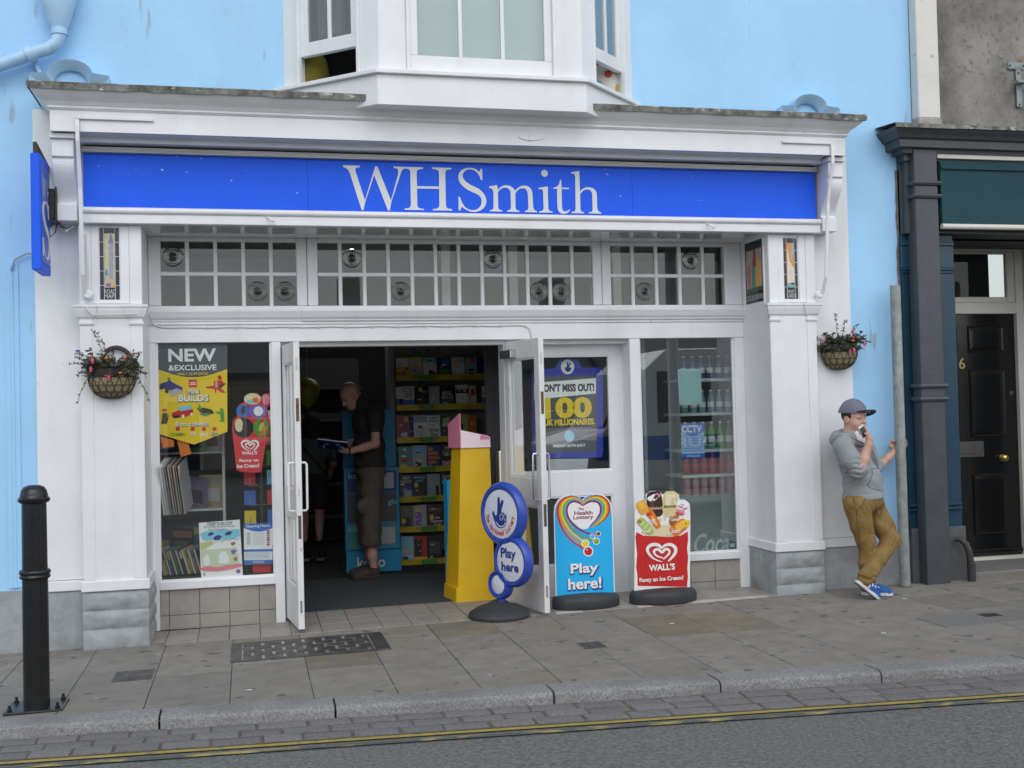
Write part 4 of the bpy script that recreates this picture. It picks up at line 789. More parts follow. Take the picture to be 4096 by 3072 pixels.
# hanging baskets
WICK = mat('straw_basket', (0.36, 0.30, 0.17), .8, col2=(.19, .155, .085), vs=60, stretch=(.3, .3, 4)); RATT = mat('dark_rattan', (0.05, 0.04, 0.032), .7); LINER = mat('black_liner', (0.022, 0.022, 0.022), .6)
LEAF = [mat('leaf_%d' % i, c, .6, var=.3, vs=30) for i, c in enumerate(((.085, .105, .055), (.13, .15, .065), (.06, .068, .05), (.15, .13, .085)))]
FLW = {'pink': mat('fuchsia_pink', (.72, .10, .18), .5), 'orange': mat('marigold', (.75, .16, .02), .6), 'violet': mat('violet_petal', (.08, .05, .22), .6), 'dry': mat('dried_head', (.09, .06, .06), .8)}
def basket(label, cx, yw, cz, r, seed, spray):
    t = thing('hanging_basket', label, 'hanging basket', (cx, yw, cz - r), group='hanging baskets on the shopfront'); rr = random.Random(seed)
    prof = [(r * math.sin(a) ** .8 if a > 0 else .001, -r * .95 * math.cos(a)) for a in [R_(i * 90 / 8) for i in range(9)]]
    MB().lathe(prof, 20, (cx, yw - .004, cz), a0=math.pi, a1=2 * math.pi).build('basket_bowl', WICK, t, smooth=True)
    lat = MB()
    for k in range(2, 9, 2):
        q, z = prof[k]; lat.tube([(cx + (q + .003) * math.cos(a), yw - .004 + (q + .004) * math.sin(a), cz + z) for a in [math.pi + math.pi * i / 18 for i in range(19)]], .0022, 5)
    for s in (-1, 1):
        for k in range(9):
            pth = []
            for i in range(9):
                a = math.pi + math.pi * (k / 8) + s * i * .07
                if math.pi - .01 <= a <= 2 * math.pi + .01: q, z = prof[8 - i]; pth.append((cx + (q + .004) * math.cos(a), yw - .004 + (q + .004) * math.sin(a), cz + z))
            if len(pth) > 1: lat.tube(pth, .0022, 5)
    lat.build('basket_lattice', RATT, t)
    MB().lathe([(r, -.005), (r + .008, .02), (r + .006, .055), (r * .9, .06), (.001, .05)], 20, (cx, yw - .004, cz), a0=math.pi, a1=2 * math.pi).build('liner', LINER, t, smooth=True)
    if spray: MB().tube([(cx + .11 * math.cos(a) + .03, yw - .02, cz + .08 + .13 * math.sin(a)) for a in [R_(20 + i * 14) for i in range(9)]], .016, 7).build('wicker_arch', RATT, t, smooth=True)
    stems = MB(); leaves = [MB() for _ in LEAF]; tips = []
    def leaf(m, p, d, L, w):
        d = np.array(d); d /= np.linalg.norm(d); s = np.cross(d, [rr.uniform(-1, 1), rr.uniform(-1, 1), rr.uniform(-.2, 1)]); s /= max(1e-6, np.linalg.norm(s)); p = np.array(p); u = np.cross(s, d) * w * .3
        m.add([p, p + d * L * .45 + s * w * .5 + u, p + d * L, p + d * L * .45 - s * w * .5 + u], [(0, 1, 2), (0, 2, 3)])
    for i in range(95):
        a = rr.uniform(math.pi, 2 * math.pi); q = r * rr.random() ** .6 * .95
        p = np.array([cx + q * math.cos(a), yw - .01 + q * math.sin(a) * .9, cz + .045]); d = np.array([math.cos(a) * .55 + rr.uniform(-.4, .4), math.sin(a) * .5, rr.uniform(.5, 1.2) if i % 3 else rr.uniform(-.1, .3)]); d[:2] *= (1 if i % 3 else 1.6)
        L = rr.uniform(.05, .16) if i % 3 else rr.uniform(.08, .12); pth = [p]
        for k in range(5):
            d = d / np.linalg.norm(d); p = p + d * L / 5; p[1] = min(p[1], yw - .008); pth.append(p.copy()); d = d + np.array([rr.uniform(-.3, .3), rr.uniform(-.2, .15), -.22])
            for _ in range(5): leaf(leaves[rr.choice((0, 0, 1, 2, 2, 3))], p, (rr.uniform(-1, 1), rr.uniform(-1, .2), rr.uniform(-.5, .8)), rr.uniform(.014, .032), rr.uniform(.008, .017))
        stems.tube(pth, .0018, 4); tips.append(p)
    # tall and trailing sprays
    for (dx, dz, bend, n) in spray or ((-.06, .26, .3, 9), (.02, .20, -.2, 8), (.17, .08, -.6, 9), (.13, .17, -.4, 8), (-.16, .10, .5, 7)):
        p = np.array([cx + dx * .4, yw - .05, cz + .05]); pth = [p.copy()]
        for k in range(n):
            f = (k + 1) / n; p = np.array([cx + dx * .4 + dx * .75 * f ** .9, yw - .05 - .05 * f, cz + .05 + dz * (2.1 * f - 1.1 * f * f if dz > 0 else f * f)]); pth.append(p + [rr.uniform(-.008, .008), 0, rr.uniform(-.008, .008)])
            for _ in range(3): leaf(leaves[rr.choice((0, 1, 2))], p, (rr.uniform(-1, 1), rr.uniform(-1, .2), rr.uniform(-.9, .4)), rr.uniform(.015, .03), rr.uniform(.008, .015))
        stems.tube(pth, .0022, 5); tips.append(p)
    st = stems.build('stems', LEAF[2], t, kind='stuff')
    for i, m in enumerate(leaves): m.build('leaves', LEAF[i], t, kind='stuff')
    cl = ['pink'] * 6 + ['orange'] * 5 + ['violet'] * 5 + ['dry'] * 9
    for i, c in enumerate(cl):
        p = tips[(i * 7 + seed) % len(tips)] + np.array([rr.uniform(-.02, .02), -.012, rr.uniform(-.015, .015)])
        if c == 'pink': MB().lathe([(.001, .018), (.004, .012), (.010, .002), (.012, -.006), (.007, -.014), (.009, -.022), (.001, -.024)], 8, p).build('blossom', FLW[c], t, smooth=True)
        else: MB().lathe([(.001, -.004), (.012, -.006), (.016, .0), (.010, .006), (.001, .007)], 8, p, sy=.8).build('blossom', FLW[c], t, smooth=True)
basket('straw hanging basket of straggly fuchsias on the left white pilaster', -0.925, -0.012, 1.885, .160, 5, [(-.10, .27, 1, 10), (-.20, .12, 1, 8), (.17, .12, 1, 8), (.22, -.22, 1, 8), (-.19, -.22, 1, 8), (.02, .15, 1, 7), (-.05, .2, 1, 8)])
basket('straw hanging basket with marigolds and fuchsias on the right white band', 4.812, 0.088, 2.0, .155, 9, None)

# ================================================================== street furniture
BX, BY = -1.183, -1.585; gb = G(BX)
bo = thing('bollard', 'black cast iron bollard with domed cap bolted to the pavement', 'bollard', (BX, BY, gb))
zt = at(72, 1047, BY)[2]; H = zt - gb; zr = at(72, 1237, BY)[2] - gb; 
def lat(name, prof, n=32): return MB().lathe(prof, n, (BX, BY, gb)).build(name, BLACKP, bo, smooth=True)
lat('shaft', [(.070, .012), (.069, zr - .04), (.0675, zr + .05), (.066, H - .10)])
lat('collar_ring', [(.068, zr - .035), (.080, zr - .03), (.083, zr - .02), (.078, zr - .010), (.084, zr - .002), (.084, zr + .010), (.078, zr + .018), (.066, zr + .022)])
lat('cap', [(.066, H - .105), (.078, H - .100), (.086, H - .09), (.086, H - .078), (.076, H - .068), (.074, H - .058), (.068, H - .03), (.054, H - .012), (.03, H - .002), (.0005, H)])
MB().box(BX - .155, BX + .155, BY - .13, BY + .13, gb - .004, gb + .016).build('base_plate', BLACKP, bo, bevel=.008, segs=2)
for sx in (-1, 1):
    for sy in (-1, 1):
        MB().lathe([(.014, .016), (.014, .028), (.008, .030), (.008, .048), (.0005, .05)], 6, (BX + sx * .125, BY + sy * .10, gb)).build('bolt', BLACKP, bo)
px_, py_ = 5.292, -0.035
po = thing('steel_pole', 'plain galvanised steel pole standing between the blue wall and dark column', 'pole', (px_, py_, G(px_)))
zt = at(1950, 617, py_)[2]
MB().lathe([(.0435, -.02), (.0435, zt - G(px_)), (.038, zt - G(px_)), (.038, zt - G(px_) - .2)], 28, (px_, py_, G(px_))).build('tube', GALV, po, smooth=True)
MB().lathe([(.06, .0), (.055, .006), (.044, .010)], 20, (px_, py_, G(px_))).build('mortar_collar', MORTAR, po)
# covers in the pavement
def gthing(name, label, cat, x, y): return thing(name, label, cat, (x, y, G(x)))
mh = gthing('manhole_cover', 'long cast iron inspection cover with brick pattern in front of the door', 'manhole cover', .40, -.53)
X0, X1, Y0, Y1 = -.135, .915, -.825, -.215
mb = MB()
for a, b, c, d in ((X0, X1, Y0, Y0 + .035), (X0, X1, Y1 - .035, Y1), (X0, X0 + .07, Y0 + .035, Y1 - .035), (X1 - .10, X1, Y0 + .035, Y1 - .035)): mb.box(a, b, c, d, -.01, .009)
mb.ground().build('frame', IRON, mh, bevel=.002)
MB().box(X0 + .07, X1 - .10, Y0 + .035, Y1 - .035, -.01, .0045).ground().build('plate', STEELW, mh)
nr = 5; hh = (Y1 - Y0 - .08) / nr
for r in range(nr):
    y = Y0 + .04 + r * hh; x = X0 + .075 - (r % 2) * .07
    while x < X1 - .105:
        a, b = max(x, X0 + .073), min(x + .132, X1 - .103)
        if b - a > .02: MB().box(a + .006, b - .007, y + .005, y + hh - .008, .004, .0095).ground().build('raised_block', IRON, mh, bevel=.003)
        x += .14
def small_cover(label, pts, m, grid):
    x = sum(p[0] for p in pts) / 4; y = sum(p[1] for p in pts) / 4; t = gthing('small_cover', label, 'cover', x, y)
    MB().prism(pts, 'z', -.004, .006).ground().build('plate', m, t)
    ins = [(x + (p[0] - x) * 1.14, y + (p[1] - y) * 1.14) for p in pts]; MB().prism(ins, 'z', -.004, .0045).ground().build('frame', SLAB3 if grid else MORTAR, t)
    if grid:
        for i in range(5):
            for j in range(4):
                u, v = (i + .5) / 5, (j + .5) / 4; p = [(1 - u) * (1 - v) * pts[0][k] + u * (1 - v) * pts[1][k] + u * v * pts[2][k] + (1 - u) * v * pts[3][k] for k in (0, 1)]
                MB().box(p[0] - .010, p[0] + .010, p[1] - .018, p[1] + .018, .005, .009).ground().build('stud', IRON, t)
small_cover('plain dark square cover in the pavement near the bollard', [(-.825, -.835), (-.622, -.835), (-.622, -1.075), (-.825, -1.075)], IRON, False)
small_cover('small studded iron cover in the middle of the pavement', [(2.127, -1.135), (2.275, -1.135), (2.275, -1.325), (2.127, -1.325)], IRON, True)
small_cover('tiny dark oblong cover in the pale granite strip', [(5.05, -1.31), (5.19, -1.31), (5.19, -1.42), (5.05, -1.42)], IRON, False)
# litter: cigarette ends, gum and crumbs on the pavement
rr = random.Random(21); LIT = mat('paper_scrap', (.62, .61, .58), .8)
for i, (lb_, x, y) in enumerate((('white paper scrap on the slabs near the blue trainers', 4.96, -.55), ('white scrap on the slabs below the granite strip', 4.12, -1.62), ('white scrap on the slabs in front of the ice cream board', 2.95, -.75), ('pale scrap beside the kerb below the inspection cover', -.02, -1.62))):
    MB().prism([(x - .02, y), (x + .012, y - .012), (x + .022, y + .006), (x - .006, y + .014)], 'z', .003, .006).ground().build('litter_scrap', LIT)
    tag(bpy.context.scene.collection.objects[-1] if False else [o for o in COL.objects if o.name.startswith('litter_scrap')][-1], lb_, 'litter')
# ================================================================== shop interior
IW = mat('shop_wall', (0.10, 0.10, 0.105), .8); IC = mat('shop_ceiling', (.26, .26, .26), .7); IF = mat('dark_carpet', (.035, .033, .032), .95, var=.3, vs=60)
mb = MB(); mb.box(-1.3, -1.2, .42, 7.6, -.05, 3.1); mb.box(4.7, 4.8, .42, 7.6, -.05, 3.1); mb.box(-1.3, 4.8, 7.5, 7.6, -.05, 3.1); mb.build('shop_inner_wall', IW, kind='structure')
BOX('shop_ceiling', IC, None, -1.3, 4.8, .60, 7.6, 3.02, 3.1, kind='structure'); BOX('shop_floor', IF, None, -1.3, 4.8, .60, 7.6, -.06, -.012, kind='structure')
MB().box(-1.2, 0.2, .62, 7.5, -.012, .02).build('window_bed', IF, kind='structure') if False else None
# ribbed entrance mat
mt = MB(); mt.box(.27, 3.1, .86, 2.6, -.03, .004)
for i in range(58): y = .875 + i * .03; mt.box(.28, 3.09, y, y + .017, .004, .009)
tag(mt.ground().build('entrance_mat', mat('ribbed_mat', (.045, .055, .055), .9, var=.25, vs=40)), 'dark green grey ribbed entrance mat inside the doorway', 'mat')
# bulkhead put in behind the transoms, dark so panes show only reflected sky
BOX('added_backing', mat('added_backing_grey', (.10, .10, .102), .6, var=.1, vs=2), None, -1.2, 4.7, .86, .90, 2.30, 2.86, kind='structure')
BOX('added_backing_shelf', IW, None, -1.2, 4.7, .60, .90, 2.28, 2.30, kind='structure')
for X in (1.60, 2.18, 3.10): BOX('added_backing_batten', CREAM, None, X, X + .07, .80, .84, 2.31, 3.0, kind='structure')
tl = MB().tube([(.75, 4.2, 2.93), (2.0, 4.2, 2.93)], .018, 8)
tag(tl.build('fluorescent_tube', mat('lit_tube', (.95, 1.0, .96), .5, emit=14.0)), 'lit fluorescent ceiling tube deep inside the shop', 'ceiling light')
if False: tl2 = MB().tube([(2.6, 1.5, 2.60 + .36), (3.6, 1.5, 2.96)], .016, 8)
if False: tag(tl2.build('fluorescent_tube', mat('lit_tube')if False else MATS['lit_tube']), 'lit fluorescent ceiling tube behind the right hand transom', 'ceiling light')

def Zp(ox, oy, s, pts, Y): return [(lambda p: (p[0], p[2]))(at((ox + x / s) / K, (oy + y / s) / K, Y)) for x, y in pts]
def zt_(s_, name, m, par, ox, oy, s, a, b, c, d, Y, **kw): return wtext(s_, name, m, par, (ox + a / s) / K, (oy + b / s) / K, (ox + c / s) / K, (oy + d / s) / K, Y, **kw)
def flat(n, c, r=.45, **kw): return mat('print_' + n, c, r, **kw)
PW = flat('white', (.86, .86, .85)); PBLK = flat('black', (.015, .015, .017)); PRED = flat('red', (.62, .02, .025)); PYEL = flat('yellow', (.84, .60, .015)); PGRY = flat('slate', (.075, .085, .10)); PNAV = flat('navy', (.012, .03, .22)); PBLU = flat('blue', (.03, .16, .55)); PGRN = flat('green', (.08, .32, .05)); PORG = flat('orange', (.72, .19, .02)); PCYA = flat('cyan', (.015, .46, .88)); PPNK = flat('pink', (.72, .24, .36)); PPUR = flat('purple', (.25, .13, .45)); PBRN = flat('brown', (.045, .02, .012)); PCRM = flat('cream', (.74, .64, .40)); PMAG = flat('magenta', (.30, .01, .09)); PSKY = flat('sky', (.24, .60, .78)); PGY2 = flat('grey', (.45, .46, .48)); PLIM = flat('lime', (.42, .55, .12))

# ---- posters in the left window
YP = .545
ns = (600, 1330, 1.55)
npst = thing('toy_poster', 'yellow pointed toy poster headed NEW in the left shop window', 'poster', (-.4, YP, 1.5))
F = lambda pts: Zp(*ns, pts, YP)
poly('sheet', PYEL, npst, F([(40, 70), (478, 70), (480, 615), (272, 695), (52, 628)]), YP + .002, .002)
arc = [(40, 70), (478, 70), (478, 226)] + [(478 - 430 * i / 10, 226 + 52 * math.sin(math.pi * i / 10)) for i in range(1, 10)] + [(48, 228)]
poly('header', PGRY, npst, F(arc), YP - .0002, .001)
PT = lambda s_, m, a, b, c, d, **kw: zt_(s_, 'lettering', m, npst, *ns, a, b, c, d, YP - .0016, **kw)
PT('NEW', PW, 113, 100, 410, 180, bold=.03); PT('&EXCLUSIVE', PW, 115, 200, 412, 235, bold=.02); PT('ONLY £2.99 EACH', PYEL, 170, 248, 358, 265, bold=.02)
poly('logo_square', PRED, npst, F([(240, 292), (291, 292), (291, 340), (240, 340)]), YP - .0004, .001); PT('LEGO', PW, 246, 305, 286, 326, bold=.03, shear=.2)
for s_, a, b, c, d in (('MiNi', 232, 352, 305, 380), ('BUiLDS', 175, 386, 364, 428)):
    zt_(s_, 'lettering_outline', PBLK, npst, *ns, a - 3, b + 0, c + 5, d + 5, YP - .0014, bold=.06); PT(s_, PW, a, b, c, d, bold=.03, thick=0); npst.children[-1].location.y = -.0008
PT('8 to collect!', PBLK, 158, 556, 366, 584, bold=.05); o_ = PT('8 to collect!', PW, 157, 553, 364, 580, bold=.02); o_.location.y = -.0008
def blob(m, pts): return poly('toy_picture', m, npst, F(pts), YP - .0004, .001)
# buggy, robot, car, dragster and two little toys: plain coloured shapes
for m, pts in ((PNAV, [(62, 318), (105, 305), (120, 285), (132, 305), (200, 340), (205, 365), (130, 360), (70, 345)]), (PBLK, [(58, 330), (75, 322), (85, 340), (75, 356), (60, 350)]), (PBLK, [(95, 352), (112, 350), (118, 370), (105, 378), (92, 370)]), (PGY2, [(130, 360), (165, 345), (205, 360), (198, 372), (160, 378), (150, 398), (125, 395)]), (PGRN, [(108, 280), (124, 278), (124, 296), (110, 297)]),
               (PRED, [(395, 300), (445, 295), (462, 320), (440, 345), (470, 375), (440, 372), (412, 350), (408, 385), (398, 350), (350, 345), (345, 335), (395, 330)]), (PRED, [(420, 268), (442, 266), (446, 290), (424, 294)]), (PGY2, [(402, 305), (418, 300), (420, 340), (406, 342)]), (PBLK, [(430, 330), (466, 312), (466, 322), (436, 346)]),
               (PRED, [(135, 498), (180, 482), (240, 470), (268, 480), (266, 505), (215, 525), (150, 530), (136, 520)]), (PSKY, [(170, 462), (215, 455), (262, 452), (250, 478), (185, 488)]), (PW, [(196, 512), (212, 508), (215, 526), (200, 530)]), (PW, [(250, 500), (264, 497), (265, 512), (252, 516)]), (PBLK, [(140, 515), (180, 512), (182, 528), (145, 532)]),
               (PBRN, [(290, 470), (330, 465), (385, 478), (398, 500), (360, 515), (320, 505)]), (PGRN, [(300, 505), (350, 498), (385, 505), (340, 520)]), (PGRN, [(300, 445), (312, 448), (316, 480), (304, 478)]),
               (PBRN, [(78, 500), (106, 498), (112, 540), (104, 565), (68, 566), (74, 540)]), (PRED, [(76, 476), (102, 472), (104, 488), (78, 490)]), (PORG, [(112, 510), (118, 508), (120, 535), (115, 536)]),
               (PGRN, [(435, 478), (455, 476), (460, 510), (462, 552), (425, 552), (440, 540), (432, 505), (410, 500), (408, 490), (432, 492)]), (PGRN, [(433, 470), (452, 468), (454, 486), (436, 488)])): blob(m, pts)
for cx in (173, 265, 334, 400):
    poly('logo_square', PRED, npst, F([(cx - 12, 588), (cx + 12, 587), (cx + 12, 608), (cx - 12, 609)]), YP - .0004, .001)
for s_, a, c, m in (('CHIMA', 128, 220, PGRN), ('STAR', 246, 286, PW), ('WARS', 244, 290, PW), ('SPACE', 308, 362, PW), ('CITY', 382, 420, PBLU)):
    b, d = (622, 643) if s_ not in ('STAR', 'WARS') else ((615, 626) if s_ == 'STAR' else (628, 639)); PT(s_, m, a, b, c, d, bold=.02)
# ice cream cup sticker
ic = thing('ice_cream_sticker', 'red ice cream cup sticker with round pictures on the left shop window', 'sticker', (.0, YP, 1.4))
pts = [(508, 600), (515, 545), (540, 520), (535, 480), (555, 445), (585, 430), (590, 395), (625, 375), (665, 378), (690, 400), (705, 380), (735, 378), (748, 400), (745, 440), (728, 470), (735, 510), (745, 560), (740, 600), (715, 700), (690, 865), (640, 870), (560, 862), (535, 850), (520, 700)]
poly('sheet', flat('cup_red', (.66, .03, .04)), ic, F(pts), YP + .002, .002)
for m, cx, cy, rx, ry in ((PCRM, 635, 412, 52, 36), (PPNK, 718, 415, 22, 34), (PBLU, 580, 485, 45, 40), (PPUR, 668, 488, 58, 45), (PBLK, 580, 590, 62, 62), (PGRN, 690, 590, 50, 58)):
    poly('round_picture', m, ic, F([(cx + rx * math.cos(R_(a)), cy + ry * math.sin(R_(a))) for a in range(0, 360, 18)]), YP - .0002, .001)
for m, cx, cy, rx, ry, ro in ((PBRN, 580, 482, 16, 28, 10), (PW, 672, 488, 30, 30, 0), (PCRM, 552, 575, 26, 42, 0), (PBRN, 595, 590, 22, 32, -12), (PRED, 690, 560, 12, 26, 30), (PORG, 705, 610, 12, 40, 38), (PLIM, 690, 585, 14, 30, 20), (PORG, 655, 418, 20, 18, 0), (PSKY, 622, 428, 22, 10, 0)):
    c_r, s_r = math.cos(R_(ro)), math.sin(R_(ro)); poly('treat', m, ic, F([(cx + rx * math.cos(R_(a)) * c_r - ry * math.sin(R_(a)) * s_r, cy + rx * math.cos(R_(a)) * s_r + ry * math.sin(R_(a)) * c_r) for a in range(0, 360, 20)]), YP - .0013, .001)
def ribbon(path, w, close=False):
    P = [np.array(p, float) for p in path]; n = len(P); L, R = [], []
    for i in range(n):
        t = P[(i + 1) % n if close else min(i + 1, n - 1)] - P[i - 1 if (close or i) else 0]; t = t / max(1e-9, np.linalg.norm(t)); nn = np.array([-t[1], t[0]])
        ww = w[i] if hasattr(w, '__len__') else w; L.append(P[i] + nn * ww / 2); R.append(P[i] - nn * ww / 2)
    return L, R
def ribbon_mesh(name, m, par, path, w, Y, conv, th=.001):
    L, R = ribbon(path, w); L = conv([tuple(p) for p in L]); R = conv([tuple(p) for p in R]); mb = MB(); n = len(L); th = th + layer(par)
    mb.v = [(p[0], Y - th, p[1]) for p in L] + [(p[0], Y - th, p[1]) for p in R]; mb.f = [(i, i + 1, n + i + 1, n + i) for i in range(n - 1)]
    return mb.build(name, m, par)
def smooth_path(pts, n=6):
    P = [np.array(p, float) for p in pts]; out = []
    for i in range(len(P) - 1):
        p0, p1, p2, p3 = P[max(i - 1, 0)], P[i], P[i + 1], P[min(i + 2, len(P) - 1)]
        for k in range(n): t = k / n; out.append(.5 * ((2 * p1) + (-p0 + p2) * t + (2 * p0 - 5 * p1 + 4 * p2 - p3) * t * t + (-p0 + 3 * p1 - 3 * p2 + p3) * t ** 3))
    out.append(P[-1]); return [tuple(p) for p in out]
def heart_logo(par, m, cx, cy, w, h, Y, conv):
    f = lambda pts: [(cx + a * w / 2, cy + b * h / 2) for a, b in pts]
    o = smooth_path([(.0, -.55), (-.22, -.92), (-.6, -1.0), (-.92, -.7), (-.98, -.25), (-.75, .35), (-.4, .78), (.05, 1.0), (.02, .98)][:8])
    ribbon_mesh('heart_stroke', m, par, f(o), [w * .02 + w * .095 * math.sin(math.pi * min(1, .15 + .85 * i / (len(o) - 1)) ** .8) for i in range(len(o))], Y, conv)
    o = smooth_path([(.0, -.55), (.25, -.92), (.62, -.98), (.92, -.65), (.95, -.1), (.72, .5), (.45, .95)])
    ribbon_mesh('heart_stroke', m, par, f(o), [w * .02 + w * .10 * math.sin(math.pi * (.1 + .8 * i / (len(o) - 1))) for i in range(len(o))], Y, conv)
    o = smooth_path([(.08, .55), (-.28, .38), (-.52, .0), (-.5, -.3), (-.25, -.45), (.02, -.1), (.25, -.45), (.5, -.35), (.52, .0), (.35, .35), (.1, .72)])
    ribbon_mesh('heart_stroke', m, par, f(o), [w * .02 + w * .075 * math.sin(math.pi * (.08 + .84 * i / (len(o) - 1))) for i in range(len(o))], Y, conv)
heart_logo(ic, PW, 620, 702, 105, 62, YP - .0004, F)
for s_, a, b, c, d in (("WALL'S", 568, 736, 664, 757), ('Fancy an', 555, 783, 672, 805), ('Ice Cream?', 540, 815, 678, 838)): zt_(s_, 'lettering', PW, ic, *ns, a, b, c, d, YP - .0016, bold=.03)
# child's poster and opening hours
ch = thing('bloom_poster', "child's drawn flower competition poster low in the left window", 'poster', (-.3, YP, .6))
poly('sheet', PW, ch, F([(302, 1180), (556, 1160), (576, 1505), (318, 1530)]), YP + .002, .002)
for m, pts in ((PSKY, [(310, 1250), (340, 1232), (552, 1218), (560, 1262), (520, 1280), (330, 1292)]), (PNAV, [(357, 1250), (380, 1236), (398, 1246), (385, 1258), (362, 1262)]), (PNAV, [(392, 1270), (420, 1255), (447, 1262), (430, 1285), (400, 1288)]), (PNAV, [(462, 1248), (490, 1230), (512, 1236), (495, 1256), (468, 1258)]),
               (flat('crayon_yellow', (.62, .58, .22)), [(312, 1305), (380, 1290), (395, 1310), (340, 1345), (314, 1350)]), (flat('crayon_green', (.62, .68, .50)), [(316, 1350), (540, 1330), (555, 1440), (322, 1460)]), (PW, [(425, 1385), (440, 1360), (470, 1355), (490, 1390), (488, 1430), (430, 1432)]), (PW, [(330, 1400), (350, 1370), (368, 1390), (372, 1440), (334, 1445)]), (flat('crayon_pink', (.80, .24, .26)), [(306, 1462), (360, 1448), (420, 1455), (480, 1440), (565, 1432), (572, 1450), (500, 1470), (420, 1482), (330, 1480)]),
               (flat('crayon_rust', (.45, .15, .10)), [(500, 1305), (520, 1295), (532, 1308), (518, 1322), (502, 1318)]), (PPUR, [(500, 1352), (518, 1345), (538, 1350), (522, 1378), (506, 1370)]), (flat('crayon_rust'  , (.45, .15, .10)), [(515, 1400), (535, 1390), (545, 1408), (528, 1420)]), (PPUR, [(532, 1475), (548, 1466), (562, 1474), (556, 1492), (538, 1492)]), (PGY2, [(330, 1490), (342, 1488), (344, 1510), (332, 1512)])):
    poly('drawn_shape', m, ch, F(pts), YP - .0002 - .0002 * (m is PNAV or m is PW), .0008 + .0003 * (m is PNAV or m is PW))
for k, (s_, a, b, c, d) in enumerate((('TENBY IN BLOOM', 352, 1174, 508, 1196), ('2013 Tenby Family of Schools', 334, 1196, 524, 1212), ('Poster Competition', 362, 1214, 480, 1230))): zt_(s_, 'lettering', PBLK if k == 0 else PGRY, ch, *ns, a, b, c, d, YP - .0012)
ribbon_mesh('wall_outline', PGRY, ch, [(395, 1300), (420, 1297), (420, 1290), (440, 1288), (440, 1296), (460, 1293), (460, 1283), (480, 1281), (480, 1291), (500, 1288), (500, 1278), (525, 1275), (525, 1284), (556, 1278)], 2.5, YP - .0004, F)
op = thing('opening_hours_notice', 'blue and white opening hours notice low in the left window', 'notice', (.08, YP, .7))
poly('sheet', PW, op, F([(581, 1186), (760, 1182), (760, 1433), (584, 1438)]), YP + .002, .002)
poly('header', PBLU, op, F([(581, 1186), (760, 1182), (760, 1212)] + [(760 - 179 * i / 8, 1212 + 22 * math.sin(math.pi * i / 8)) for i in range(1, 8)] + [(581, 1212)]), YP - .0002, .001)
zt_('Opening Hours', 'lettering', PW, op, *ns, 595, 1190, 745, 1212, YP - .0016, bold=.015)
for y in (1345, 1412): poly('blue_band', PBLU, op, F([(583, y), (760, y - 3), (760, y + (12 if y < 1400 else 20)), (583, y + (15 if y < 1400 else 24))]), YP - .0002, .001)
zt_('WHSmith', 'lettering', PW, op, *ns, 638, 1414, 708, 1429, YP - .0016)
for i in range(7):
    y = 1243 + i * 11; poly('print_line', PGRY, op, F([(600, y), (622, y - .5), (622, y + 3), (600, y + 3.5)]), YP - .0002, .0008); poly('print_line', PGY2, op, F([(640, y + 1), (708, y), (708, y + 1.8), (640, y + 2.8)]), YP - .0002, .0008)
    poly('card_mark', (PRED, PBLU, PORG)[i % 3], op, F([(724, 1226 + i * 14), (742, 1225.5 + i * 14), (742, 1236 + i * 14), (724, 1236.5 + i * 14)]), YP - .0002, .0008)
for i in range(5): poly('print_line', PGY2, op, F([(588, 1366 + i * 8), (740, 1363 + i * 8), (740, 1365 + i * 8), (588, 1368 + i * 8)]), YP - .0002, .0008)
for lb_, pts, edge in (('orange card tag with black edge hanging lower left under the toy poster', [(62, 640), (148, 668), (150, 712), (80, 722)], [(80, 716), (150, 706), (150, 714), (80, 724)]), ('plain orange card tag hanging right of the other under the toy poster', [(165, 655), (238, 688), (258, 752), (192, 772)], None)):
    t = thing('orange_tag', lb_, 'card tag', (-.5, YP + .02, 1.3)); poly('card', PORG, t, Zp(*ns, pts, YP + .02), YP + .022, .003)
    if edge: poly('edge', PBLK, t, Zp(*ns, edge, YP + .02), YP + .0195, .002)
# magazines and goods behind the left window
rr = random.Random(17)
rk = thing('magazine_rack', 'grey slanted magazine rack behind the left window', 'magazine rack', (-.75, 1.0, .02))
for z in (.45, .85, 1.30): MB().box(-1.15, -.20, .78, 1.12, z, z + .015).build('shelf', mat('rack_grey', (.42, .42, .42), .5), rk)
for X in (-1.16, -.20): MB().box(X, X + .02, .78, 1.12, .0, 1.9).build('upright', MATS['rack_grey'], rk)
cols_ = [PW, PRED, PNAV, PORG, PYEL, PGRN, PBLU, PPUR, PGY2, PBLK]
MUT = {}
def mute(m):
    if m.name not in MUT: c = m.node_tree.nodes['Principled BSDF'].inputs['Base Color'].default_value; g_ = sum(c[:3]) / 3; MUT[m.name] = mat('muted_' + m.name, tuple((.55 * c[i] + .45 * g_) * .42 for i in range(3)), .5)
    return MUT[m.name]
cn = {PW: 'white', PRED: 'red', PNAV: 'navy', PORG: 'orange', PYEL: 'yellow', PGRN: 'green', PBLU: 'blue', PPUR: 'purple', PGY2: 'grey', PBLK: 'black'}
